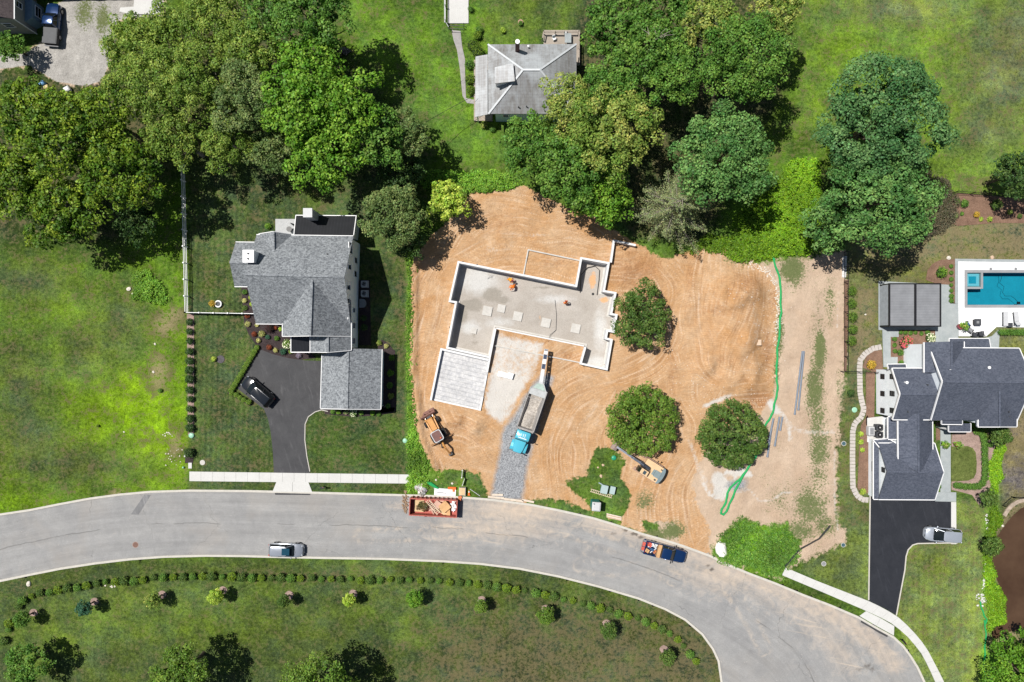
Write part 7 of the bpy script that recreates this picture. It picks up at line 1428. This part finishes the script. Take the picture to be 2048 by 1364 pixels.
# ---------------------------------------------------------------- silt socks, pipes, stones
def sock(label, pts, r=.15, z=.10, g=None):
    q = []
    for (a, b), (c, d) in zip(pts[:-1], pts[1:]):
        for t in (0, .33, .66): p = P(a + (c-a)*t, b + (d-b)*t, .1); w_ = .035 * math.sin(len(q) * 1.7); q.append((p.x + w_, p.y, gz(p.x,p.y) + z))
    p = P(*pts[-1], .1); q.append((p.x,p.y,gz(p.x,p.y)+z)); m = MB(); m.tube(q, [r*(1+.1*math.sin(i*2.1)) for i in range(len(q))], 8); return tag(m.build('silt_sock', M_sock, None, True), label, 'silt sock', g)
sock('long green silt sock running down from the vines beside the clay', [(1545,510.5),(1551.5,533),(1560,556),(1561.5,594.5),(1562,625),(1559,648),(1559.6,668),(1555,696),(1554,724),(1552.8,747),(1555,772.6),(1554,790.4),(1549,808),(1546,825),(1538,840),(1529,852),(1522,875),(1515,896)])
sock('green silt sock looped back on itself like a hairpin below the dark round tree', [(1512,896),(1505,921),(1490.5,945.5),(1478,960),(1461,974.8),(1455,987),(1452.7,1004),(1444,1018.8),(1441.7,1026),(1446.6,1029.8),(1452.7,1023.7),(1462.4,1001.7),(1471,979.7),(1483,957.8),(1493,940.7),(1508,918),(1520,898)])
sock('green silt sock snaking beside the pond at the right', [(1960,1203),(1963,1215),(1969,1232),(1974,1240),(1972,1247),(1969,1240),(1971,1258),(1973,1272),(1970,1290),(1970,1310),(1968,1330),(1971,1348),(1974,1356)], .10)
for k, (a, b, lb) in enumerate((((1603.5,702),(1588,829),'longest grey pipe on the upper sandy strip, left of its pair'),((1606.5,702),(1595,820),'grey pipe on the upper sandy strip, right of its pair'),((1545.5,836),(1534.5,889),'short left grey pipe by the dark round tree'),((1542,858),(1533.5,914),'grey pipe reaching lowest by the dark round tree'),((1557.7,833),(1548,892),'thick grey pipe in the middle of the lower bundle'),((1563.8,833),(1559,861),'shortest grey pipe at the right of the lower bundle'))):
    p = P(*a); q = P(*b); z = max(gz(p.x,p.y), gz(q.x,q.y)) + .16; d = (q-p).normalized(); r = .12 if k < 2 else .13
    t_ = empty('drain_pipe', (p.x,p.y,z), 0, lb, 'pipe', 'grey pipes on the sandy strip'); L = (q-p).length
    m = MB(); m.tube([(0,0,0), d*(L-.25)], r, 12); m.build('barrel', M_pipe, t_, True); m = MB(); m.tube([d*(L-.27), d*L], r*1.22, 12); m.build('socket', M_pipe, t_, True)
st_c = [(1763,693.5),(1745.8,697),(1730.5,706.8),(1720.5,720),(1719,737),(1719.5,755.3),(1720,784),(1723.8,804.8),(1727.7,818),(1722.9,833.4),(1709.6,846.8),(1705.4,862),(1704.8,907.8),(1705,945),(1705.7,973.4),(1713.4,990.5),(1724.8,999),(1737,1000)]
q = [P(*a) for a in st_c]; L = [0]
for u, v in zip(q[:-1], q[1:]): L.append(L[-1] + (v-u).length)
ns = 52; m = MB(); m.box((0,0,.0),(.43,.74,.1)); stone = m.build('stepping_stone', mk_conc('cast_stone', (.40,.365,.34), (.50,.46,.43), (.3,.25,.22), .5, 2)); tag(stone, 'pale rectangular stepping stone in the curving path beside the navy-roofed house', 'stepping stone', 'stepping stones')
for k in range(ns):
    d = L[-1]*(k+.5)/ns; i = max(j for j in range(len(L)) if L[j] <= d); i = min(i,len(q)-2); t = (d-L[i])/(L[i+1]-L[i]); p = q[i].lerp(q[i+1],t); e0 = (q[i+1]-q[i]); e1 = (q[min(i+2,len(q)-1)]-q[min(i+1,len(q)-2)]); e = e0.lerp(e1, max(0,t-.5)) if t > .5 else e0.lerp(q[i]-q[i-1] if i else e0, max(0,.5-t))
    o = stone if k == 0 else stone.copy()
    if k: C.objects.link(o)
    o.location = (p.x,p.y,.0); o.rotation_euler = (0,0,math.atan2(e.y,e.x) + random.Random(k).uniform(-.04,.04))
# loose field stones and chunks of concrete: a few you can point to, the rest gravel
def rock(name, label, px, py, r, mat, z=None, flat_=.5):
    p = P(px,py); m = MB(); m.ball((0,0,r*flat_*.6),(r,r*.8,r*flat_),9,6,0,.16,int(px)); o = m.build(name, mat); o.location = (p.x,p.y,gz(p.x,p.y)-.02 if z is None else z); o.rotation_euler = (0,0,px if 'pile' not in name else .15); return tag(o, label, 'rock')
M_lime = M('pale_limestone', (.62,.57,.50), .9, 0, .15, 4); M_ltan = M('tan_rock', (.52,.38,.27), .9, 0, .15, 4)
rock('chalk_pile', 'white chalky pile between the road kerb and the lush weeds', 1441, 1098, .95, M('chalk_white', (.66,.645,.62), .95, 0, .15, 3), None, .5).scale = (.9, 1.5, 1)
for px, py, r, lb in ((258,578,.35,'pale rock at the edge of the weed mound'),(267,588,.25,'smaller pale rock below the weed mound rock'),(58,1167.5,.38,'white rock beside the left kerb'),(1206,930,.22,'tan rock below the green lid by the excavator'),(1196,935,.16,'small tan rock furthest left of the excavator'),(1202,952,.26,'flat tan rock above the grey utility boxes'),(1897,480+35.5,.32,'white rock above the pool deck corner'),(1984,515,.32,'tan rock above the middle of the pool deck'),(1551,1000-248,.3,'tan rock touching the green sock'),(1559,747,.25,'round tan stone right of the green sock'),(904.5,967,.2,'white rock on the grass above the white banner'),(872,960,.16,'small white rock left of the white banner'),(2007,1052,.25,'pale rock on the pond bank'),(1731,629,.16,'pale stone in the dry grass by the round shrubs'),(248,864,.15,'white stone on the left field'),(307,744,.2,'pale stone in the bare patch of the field'),(1961,1011-122,.15,'small stone by the garden tree'),(310,688,.18,'pale stone by the upper bare patch')):
    rock('rock', lb, px, py, r, M_lime if 'white' in lb or 'pale' in lb else M_ltan)
rr = random.Random(5); m = MB()
def scatter(m, pts, n, w, r0, r1):
    for i in range(n):
        k = rr.randrange(len(pts)-1); t = rr.random(); x_ = pts[k][0]+(pts[k+1][0]-pts[k][0])*t+rr.gauss(0,w); y_ = pts[k][1]+(pts[k+1][1]-pts[k][1])*t+rr.gauss(0,w); p = P(x_,y_); r = rr.uniform(r0,r1); m.ball((p.x,p.y,gz(p.x,p.y)+r*.2),(r,r*.8,r*.6),6,4,0,.2,i)
scatter(m, [(1500,528),(1530,540),(1550,560),(1557,600),(1557,640),(1550,690)], 260, 3.5, .05,.13); scatter(m, [(1460,590),(1500,560),(1530,620),(1520,700),(1490,780)], 260, 22, .03,.09); scatter(m, [(1320,700),(1380,780),(1480,800)], 130, 25, .03,.08)
scatter(m, [(330,868),(345,866)], 16, 3, .05,.11); scatter(m, [(340,905),(360,925)], 22, 10, .05,.12); scatter(m, [(205,1172),(232,1172)], 8, 1.2, .1,.16)
tag(m.build('field_stones', M_lime), 'pale field stones strewn over the clay mound edge and field', 'stones', kind='stuff')
m = MB(); scatter(m, [(1962,1200),(1975,1190),(1990,1200),(1995,1215),(1985,1225)], 150, 6, .08,.2); scatter(m, [(1972,1110),(1970,1150),(1966,1190)], 60, 1.2, .08,.16); scatter(m, [(1974,1030),(1976,1075)], 40, 1.2, .08,.16); tag(m.build('riprap', M_gravelw), 'white riprap stones spilling down the pond bank', 'stones', kind='stuff')
m = MB(); scatter(m, [(825,530),(825,640),(822,740),(830,850)], 150, 2.0, .05,.16); scatter(m, [(860,940),(900,850),(960,870),(900,900)], 150, 22, .03,.08); scatter(m, [(1080,420),(1000,470),(880,500),(850,650)], 150, 25, .03,.08); scatter(m, [(1120,800),(1200,760),(1150,900),(1250,700)], 130, 25, .03,.07); tag(m.build('clay_clods', M('clay_clod', (.50,.30,.16), .95)), 'loose orange clay clods on the building lot', 'clods', kind='stuff')
p = P(1511,685); m = MB(); m.box((0,0,.12),(.95,.78,.22)); o = m.build('board_square', M('pale_board', (.58,.43,.31), .8)); o.location = (p.x,p.y,gz(p.x,p.y)+.02); tag(o, 'small square tan board on the clay mound', 'board')

# ---------------------------------------------------------------- small site objects
def dome(label, px, py, r, mat, h=.25):
    p = P(px,py,.2); t_ = empty('utility_dome', (p.x,p.y,gz(p.x,p.y)), 0, label, 'utility lid'); m = MB(); m.cyl((0,0,-.05),(0,0,h*.6),r*1.0,20); m.build('riser', mat, t_, True); m = MB(); m.ball((0,0,h*.6),(r*1.05,r*1.05,h*.5),20,8); m.build('lid', mat, t_, True)
dome('mint green domed lid at the lower right corner of the mown lawn', 810, 881.5, .33, M_domep); dome('bright green domed lid left of the excavator', 1228, 916, .33, M_dome); dome('mint green domed lid at the end of the pink mulch row', 382, 871, .36, M_domep); dome('flat mint lid beside the stepping stone curve', 1710.5, 820, .36, M_domep, .1); dome('tiny white-green lid beside the left end of the sidewalk', 366, 935, .14, M_domep, .3)
M_iron = M('cast_iron', (.07,.075,.085), .6, .3, .2, 8)
def cover_(label, px, py, r, mat, z=.02, ring=None):
    p = P(px,py); t_ = empty('manhole_cover', (p.x,p.y,z), 0, label, 'manhole cover'); m = MB(); m.cyl((0,0,-.06),(0,0,.012),r,22); m.build('cover', mat, t_); m = MB(); m.cyl((0,0,-.08),(0,0,.004),r*1.22,22); m.build('ring', ring or M_pad, t_)
cover_('rusty brown manhole cover in the left part of the road', 270, 1090, .36, M('rusty_iron', (.16,.09,.07), .7, .2), -.112, M('rust_stain', (.28,.2,.17), .8)); cover_('dark teal cover on the lawn beside the lower stepping stones', 1687.5, 887, .28, M('teal_iron', (.05,.10,.12), .5)); cover_('dark teal cover on the lawn left of the fresh asphalt', 1686.5, 1090, .26, M('teal_iron', (.05,.10,.12), .5)); cover_('grey round cover on the lawn by the curved sidewalk', 1647.5, 1127.5, .28, M_grey); cover_('pale round cover on the lawn above the left sidewalk', 405, 925, .30, M_pad)
m = MB(); p = P(380.5,931); m.box((p.x,p.y,.03),(.48,.8,.1)); tag(m.build('concrete_pad', M_walk), 'small pale concrete pad above the left sidewalk end', 'concrete pad')
for px, py, lb in ((732,568,'upper of two air conditioner units by the shaded right wall'),(732,587,'lower of two air conditioner units by the shaded right wall')):
    p = P(px-3,py,.5); item('air_conditioner', lb, 'air conditioner', (p.x,p.y,0), 0, [('casing', lambda m: m.loft([rrect(-.42,.42,.42,.05,.08), rrect(-.42,.42,.42,.85,.08)]), M_pale), ('fan_grille', lambda m: m.cyl((0,0,.85),(0,0,.88),.33,20), M_grey), ('fan_blade', lambda m: (m.box((0,0,.89),(.55,.12,.02),.4), m.box((0,0,.892),(.55,.12,.02),1.7)), M_black), ('base_pad', lambda m: m.box((0,0,.03),(1.0,1.0,.06)), M_pad)], 'air conditioners by the right wall')
for px, py, lb in ((1758,854.5,'upper of two black air conditioner units beside the navy-roofed house'),(1758,869,'lower of two black air conditioner units beside the navy-roofed house')):
    p = P(px,py,.7); item('air_conditioner', lb, 'air conditioner', (p.x,p.y,.05), 0, [('casing', lambda m: m.loft([rrect(-.46,.46,.4,.05,.1), rrect(-.46,.46,.4,.9,.1)]), M_dark), ('fan_grille', lambda m: m.cyl((0,0,.9),(0,0,.93),.34,20), M_black), ('fan_hub', lambda m: m.cyl((0,0,.93),(0,0,.96),.1,12), M_pale)], 'black air conditioners by the navy-roofed house')
p = P(1741.5,862,.5); item('generator', 'pale grey standby generator beside the black air conditioners', 'generator', (p.x,p.y,.05), 0, [('housing', lambda m: m.loft([rrect(-.42,.42,.62,0,.08), rrect(-.42,.42,.62,.7,.08), rrect(-.34,.34,.54,.78,.08)]), M_pale), ('lid', lambda m: m.box((0,0,.8),(.5,.9,.03)), M_grey)])
p = P(726,606.5,.3); t_ = empty('window_well', (p.x,p.y,0), 0, 'rounded grey window well cover below the air conditioners', 'window well'); m = MB(); m.prism([(-.5,-.6),(-.1,-.6)] + [(.0+.45*math.cos(a),.6*math.sin(a)) for a in np.linspace(-1.4,1.4,9)] + [(-.1,.6),(-.5,.6)], 0, .35); m.build('cover', M_grey, t_)
p = P(580,459,.4); item('round_patio_table', 'black round table on the small grey patio', 'table', (p.x,p.y,.06), 0, [('table_top', lambda m: m.cyl((0,0,.7),(0,0,.74),.38,22), M_black), ('leg', lambda m: m.cyl((0,0,0),(0,0,.7),.05,8), M_black), ('base', lambda m: m.cyl((0,0,0),(0,0,.04),.25,14), M_black)])
p = P(590,451,.4); item('closed_parasol', 'closed dark parasol standing on the small grey patio', 'parasol', (p.x,p.y,.06), 0, [('pole', lambda m: m.cyl((0,0,0),(0,0,2.4),.03,8), M_black), ('folded_canopy', lambda m: m.tube([(0,0,.9),(0,0,1.6),(0,0,2.35)], [.14,.11,.02], 10), M_dark), ('base', lambda m: m.cyl((0,0,0),(0,0,.1),.28,16), M_black)])
# utility boxes, ladder, portable toilet, timber
M_ug = M('pale_green_box', (.33,.42,.42), .5, 0, .08)
for px, py, sx, sy, hz_, lb in ((1208.5,978.5,.95,1.15,.75,'larger pale grey-green utility box on the weedy verge'),(1225,980.5,.70,1.05,.7,'smaller pale grey-green utility box right of the larger one')):
    p = P(px,py,.6); item('utility_box', lb, 'utility box', (p.x,p.y,0), -.22, [('cabinet', lambda m, sx=sx, sy=sy, hz_=hz_: m.loft([rrect(-sx/2,sx/2,sy/2,-.05,.06), rrect(-sx/2,sx/2,sy/2,hz_,.06)]), M('utility_green', (.06,.16,.11), .5)), ('lid', lambda m, sx=sx, sy=sy, hz_=hz_: m.loft([rrect(-sx/2-.03,sx/2+.03,sy/2+.03,hz_-.05,.08), rrect(-sx/2,sx/2,sy/2,hz_+.04,.08)]), M_ug)])
p = P(1202,968,.5); item('pipe_offcut', 'pale stub of pipe at the upper left of the larger utility box', 'pipe', (p.x,p.y,.3), -.5, [('barrel', lambda m: m.tube([(-.35,0,.1),(.35,0,.1)], .09, 10), M_ug)])
ladder('pale wooden ladder lying against the two utility boxes', P(1181,980,.1)+Vector((0,0,.08)), P(1224,993,.1)+Vector((0,0,.12)), .36, 12)
p = P(1191,1010,1.1); t_ = empty('portable_toilet', (p.x,p.y,0), -.08, 'teal portable toilet with white roof on the verge by the kerb', 'portable toilet')
M_teal = M('teal_plastic', (.02,.20,.20), .5, 0, .08)
m = MB(); m.loft([rrect(-.55,.55,.58,0,.05), rrect(-.55,.55,.58,2.05,.05)]); m.build('cabin', M_teal, t_); m = MB(); m.loft([rrect(-.6,.6,.63,2.05,.08), rrect(-.58,.58,.6,2.15,.1), rrect(-.4,.4,.45,2.25,.1)]); m.build('roof', M_pale, t_)
for k in range(5): m = MB(); m.beam((-.5,-.42+.21*k,2.23 if abs(k-2)<2 else 2.17),(.5,-.42+.21*k,2.23 if abs(k-2)<2 else 2.17),.03,.03); m.build('roof_rib', M_pale, t_)
m = MB(); m.box((-.56,0,1.0),(.04,.75,1.8)); m.build('door', M_teal, t_); m = MB(); m.cyl((-.4,.42,2.15),(-.4,.42,2.5),.06,8); m.build('vent_pipe', M_dark, t_)
m = MB(); p = P(1213,1030); q2 = P(1243,1037)
for k in range(4): o_ = Vector((0,-.15*k+.2,.05+.04*(k%2))); m.beam(p+o_, q2+o_, .13, .06, k % 2)
tag(m.build('timber_planks', [M('pale_board2', (.66,.56,.47), .8), M_ltan]), 'short stack of pale planks by the kerb below the portable toilet', 'planks')
for k, (a, b, lb) in enumerate((((976,993),(1008,996),'timber ramp plank on the kerb left of the gravel driveway entry'),((984,989),(1006,989.5),'short upper plank by the left end of the gravel entry'),((1044,999),(1068,1004),'timber ramp plank right of the gravel driveway entry'),((1008,997),(1047,1002),'long dusty plank bridging the kerb at the gravel entry'))):
    p = P(*a); q2 = P(*b); m = MB(); m.beam((p.x,p.y,.12),(q2.x,q2.y,.12),.28,.08); tag(m.build('ramp_plank', M('dusty_plank', (.58,.49,.40), .85, 0, .15)), lb, 'plank')
# truck approach: white blocks, tyre ruts debris
p = P(1008,749.5,.3); m = MB(); m.box((0,0,.25),(1.7,.7,.5),-.25); m.box((.9,-.15,.3),(.75,.85,.55),-.3); m.box((-.6,.05,.52),(.5,.55,.08),-.2); o = m.build('wrapped_pallet', M('white_wrap', (.75,.76,.78), .5, 0, .08, 2)); o.location = (p.x,p.y,0); tag(o, 'white wrapped pallet of bags right of the ribbed slab', 'pallet')
m = MB(); m.tube([P(989,668,.2)+Vector((.2,.1,.1)), P(991,700,.05)], .02, 5); q = [P(1097,683,.1), P(1100,670,-.9), P(1112,660,-1.1), P(1113,630,-1.1), P(1110,600,-1.1)]; m.tube(q, .03, 6); tag(m.build('hose', M_dark), 'thin dark hose trailing across the gravel floor', 'hose')
m = MB(); m.tube([P(1160,585,-1.0), P(1162,550,-1.0), P(1175,535,-.95), P(1190,532,-1.0), P(1199,540,-1.0), P(1198,560,-1.05), P(1194,590,-1.05)], .05, 6); tag(m.build('drain_hose', M_black), 'black drain hose curving in the foundation corner', 'hose')
p = P(1186,588,-1.1); item('sump_pit', 'small dark round pit in the gravel floor', 'pit', (p.x,p.y,ZF+.04), 0, [('lid', lambda m: m.cyl((0,0,-.1),(0,0,.03),.18,14), M_black)])
for k, (x_, y_) in enumerate(((1013,553),(984,549),(981,551))): m = MB(); p = P(x_,y_,-.8); q2 = P(x_+4-5*k,y_+7,-1.1); m.tube([p,q2], .025, 5); tag(m.build('steel_rod', M_grey), ('short rod beside the yellow-orange worker','thin rod leaning on the upper foundation wall','second thin rod leaning on the upper foundation wall')[k], 'rod')

# verge above the dumpster
def px_obj(label, name, cat, px, py, z, fn, mat, rz=0, gz_=0): p = P(px,py,z); m = MB(); fn(m); o = m.build(name, mat); o.location = (p.x,p.y,gz_); o.rotation_euler = (0,0,rz); return tag(o, label, cat)
M_ban = M('banner_white', (.76,.77,.79), .6, 0, .05); p = P(890,984.5,.1); bn = empty('fallen_banner', (p.x,p.y,.06), -.06, 'white banner lying on the verge above the dumpster', 'banner'); m = MB(); m.box((0,0,.02),(3.0,.95,.03)); m.build('sheet', M_ban, bn)
m = MB(); rr = random.Random(8)
for i in range(26): m.box((-1.2+i*.055+rr.uniform(0,.02),-.04-.1*(i/26),.045),(.03,rr.uniform(.08,.2),.012),rr.uniform(-.1,.1))
m.build('lettering', M_dark, bn); m = MB(); m.box((-1.45,.48,.03),(.3,.12,.05)); m.box((0,.49,.03),(2.7,.04,.05)); m.build('pole', M_pale, bn)
px_obj('orange plastic barrier panel behind the white banner', 'barrier_panel', 'barrier', 904, 976.5, .3, lambda m: (m.box((0,0,.22),(1.1,.32,.4)), m.box((.2,-.25,.15),(.25,.5,.25)), m.box((-.45,0,.45),(.08,.3,.06))), M_orange, -.05)
p = P(924.5,983,.5); item('wooden_crate', 'pale plywood crate between the banner and the traffic cone', 'crate', (p.x,p.y,.0), -.03, [('box', lambda m: m.box((0,0,.3),(.85,1.1,.6)), M_timb), ('lid', lambda m: m.box((0,.03,.62),(.80,.95,.04)), M_wood), ('frame', lambda m: [m.box((a_,0,.3),(.06,1.14,.62)) for a_ in (-.42,.42)], M_pale)])
def cone(label, px, py, rz=0, tipped=True):
    p = P(px,py,.2); t_ = empty('traffic_cone', (p.x,p.y,.0), rz, label, 'traffic cone'); M_ = lambda m: m
    m = MB(); m.box((0,-.3,.19),(.38,.04,.38)); m.build('base', M_orange, t_); m = MB(); m.tube([(0,-.28,.17),(0,.06,.14)], [.15,.09], 14); m.tube([(0,.26,.12),(0,.42,.11)], [.06,.03], 14); m.build('shell', M_orange, t_, True); m = MB(); m.tube([(0,.06,.14),(0,.26,.12)], [.091,.061], 14); m.build('reflective_band', M_white, t_, True)
cone('orange traffic cone lying beside the wooden crate', 938, 986)
p = P(920,995,.3); m = MB(); m.box((0,0,.2),(.5,.35,.35),.3); m.box((-.05,-.35,.2),(.35,.4,.3),.1); o = m.build('barricade_foot', M('rust_orange', (.55,.17,.07), .7, 0, .25)); o.location = (p.x,p.y,-.1); tag(o, 'rust orange barricade feet at the upper right corner of the dumpster', 'barricade')
p = P(841,979.5,.3); o = leafmesh('crumpled_tarp', [(p.x-.4,p.y+.2,.2),(p.x,p.y,.3),(p.x+.4,p.y-.1,.25),(p.x+.1,p.y-.5,.15),(p.x-.2,p.y+.5,.15)], [(.45,.4,.25)]*5, 46, .34, [(.42,.43,.45),(.55,.55,.57),(.34,.35,.38),(.48,.48,.5),(.5,.5,.5)], 4, up=.6); tag(o, 'crumpled grey tarpaulin on the verge at the left of the banner', 'tarpaulin')
m = MB(); m.tube([P(853,964,.1),P(862,968,.12),P(870,973,.1),P(877,977,.08)], [.16,.26,.22,.1], 8); tag(m.build('silt_sock', M_sock, None, True), 'short crumpled piece of green silt sock above the banner', 'silt sock')
for k, (a, b, h, lb) in enumerate((((924.6,941),(923.4,955.5),1.0,'white sign frame standing edge-on on the verge, the upper one'),((928.5,958.5),(924.5,971.5),.8,'white sign panel standing edge-on, just above the crate'))):
    p = P(*a,h); q2 = P(*b,h); t_ = empty('yard_sign', ((p.x+q2.x)/2,(p.y+q2.y)/2,0), 0, lb, 'sign'); m = MB(); m.beam((p.x,p.y,h*.62),(q2.x,q2.y,h*.62),.04,h*.72); m.build('panel', M_white, t_, world=True)
    for e in (p,q2): m = MB(); m.box((e.x,e.y,h*.5),(.07,.07,h)); m.ball((e.x,e.y,h),.09 if k == 0 else .05,8,6); m.build('post', M_white, t_, world=True)
m = MB(); m.beam(P(940,978,.1), P(960,992,.1), .06, .05); tag(m.build('lath', M_pale), 'thin pale lath lying from the cone towards the kerb', 'lath')
# mailboxes
for px, py, rz, lb in ((645,975.5,0,'black mailbox at the kerb right of the left driveway apron'),(1808.5,1284.5,-.9,'black mailbox at the kerb below the right driveway apron')):
    p = P(px,py,1.0); item('mailbox', lb, 'mailbox', (p.x,p.y,0), rz, [('post', lambda m: m.box((0,0,.5),(.1,.1,1.1)), M_black), ('box', lambda m: m.loft([[(x_, .1*math.cos(a), 1.1+.12*math.sin(a)+.0) for a in np.linspace(0,math.pi,7)] + [(x_,-.1,1.0),(x_,.1,1.0)] for x_ in (-.32,.32)]), M_black), ('flag', lambda m: m.box((.1,.12,1.2),(.14,.02,.1)), M_toolr)])
p = P(371,911,.6); item('utility_marker', 'small white-topped utility post beside the black-green spiky shrub', 'post', (p.x,p.y,0), 0, [('post', lambda m: m.box((0,0,.4),(.12,.2,.8)), M('teal_iron', (.05,.10,.12), .5)), ('cap', lambda m: m.box((0,0,.82),(.16,.3,.06)), M_white)])
p = P(1041,46); item('round_pot', 'round terracotta pot on the lawn above the tin-roofed house', 'pot', (p.x,p.y,0), 0, [('pot', lambda m: m.tube([(0,0,0),(0,0,.35)], [.3,.36], 16), M('terracotta', (.42,.24,.19), .8))])
p = P(690,103); heap('stump', 'grey rotten stump at the edge of the back lawn', 'stump', (p.x,p.y,.05), (.6,.4,.25), M('grey_bark', (.14,.12,.11), .95), 24, (.4,.2,.12))
# yard clutter below the gravel parking
for px, py, s_, c, lb in ((83,167,(.8,.6,.6),(.10,.25,.45),'blue bin seen through the leaves below the gravel'),(92,174,(.7,.5,.5),(.55,.42,.2),'yellow-tan box beside the blue bin'),(133,178,(.8,.7,.5),(.6,.6,.6),'white box seen through the leaves'),(75,205,(2.2,1.2,.5),(.35,.37,.4),'grey tarp-covered stack seen through the leaves'),(165,442,(2.2,.9,.4),(.10,.24,.36),'blue tarp seen through the dark leaves above the field')):
    p = P(px,py,.5); item('yard_clutter', lb, 'yard item', (p.x,p.y,.05), .5, [('body', lambda m, s_=s_: m.loft([rrect(-s_[0]/2,s_[0]/2,s_[1]/2,0,.1), rrect(-s_[0]/2,s_[0]/2,s_[1]/2,s_[2],.1), rrect(-s_[0]*.35,s_[0]*.35,s_[1]*.3,s_[2]+.1,.08)]), M('clutter_%d' % px, c, .6, 0, .15))])
# dead branch in the crown group
m = MB(); b0 = P(1308,80,13); rr = random.Random(2)
for k in range(7):
    a = R(20 + 18*k); e = b0 + Vector((math.cos(a)*2.6, math.sin(a)*1.6, .3)); mid = b0.lerp(e,.5) + Vector((rr.uniform(-.2,.2),rr.uniform(-.2,.2),.1)); m.tube([b0,mid,e],[.07,.04,.015],5); m.tube([mid,mid+Vector((rr.uniform(-.6,.6),rr.uniform(-.6,.6),.1))],[.03,.01],4)
m.tube([b0+Vector((-.6,-1.2,-2.5)),b0],[.12,.08],6); tag(m.build('dead_branch', M_barkp), 'bare grey dead branch sticking out of the crowns at the top', 'dead branch')
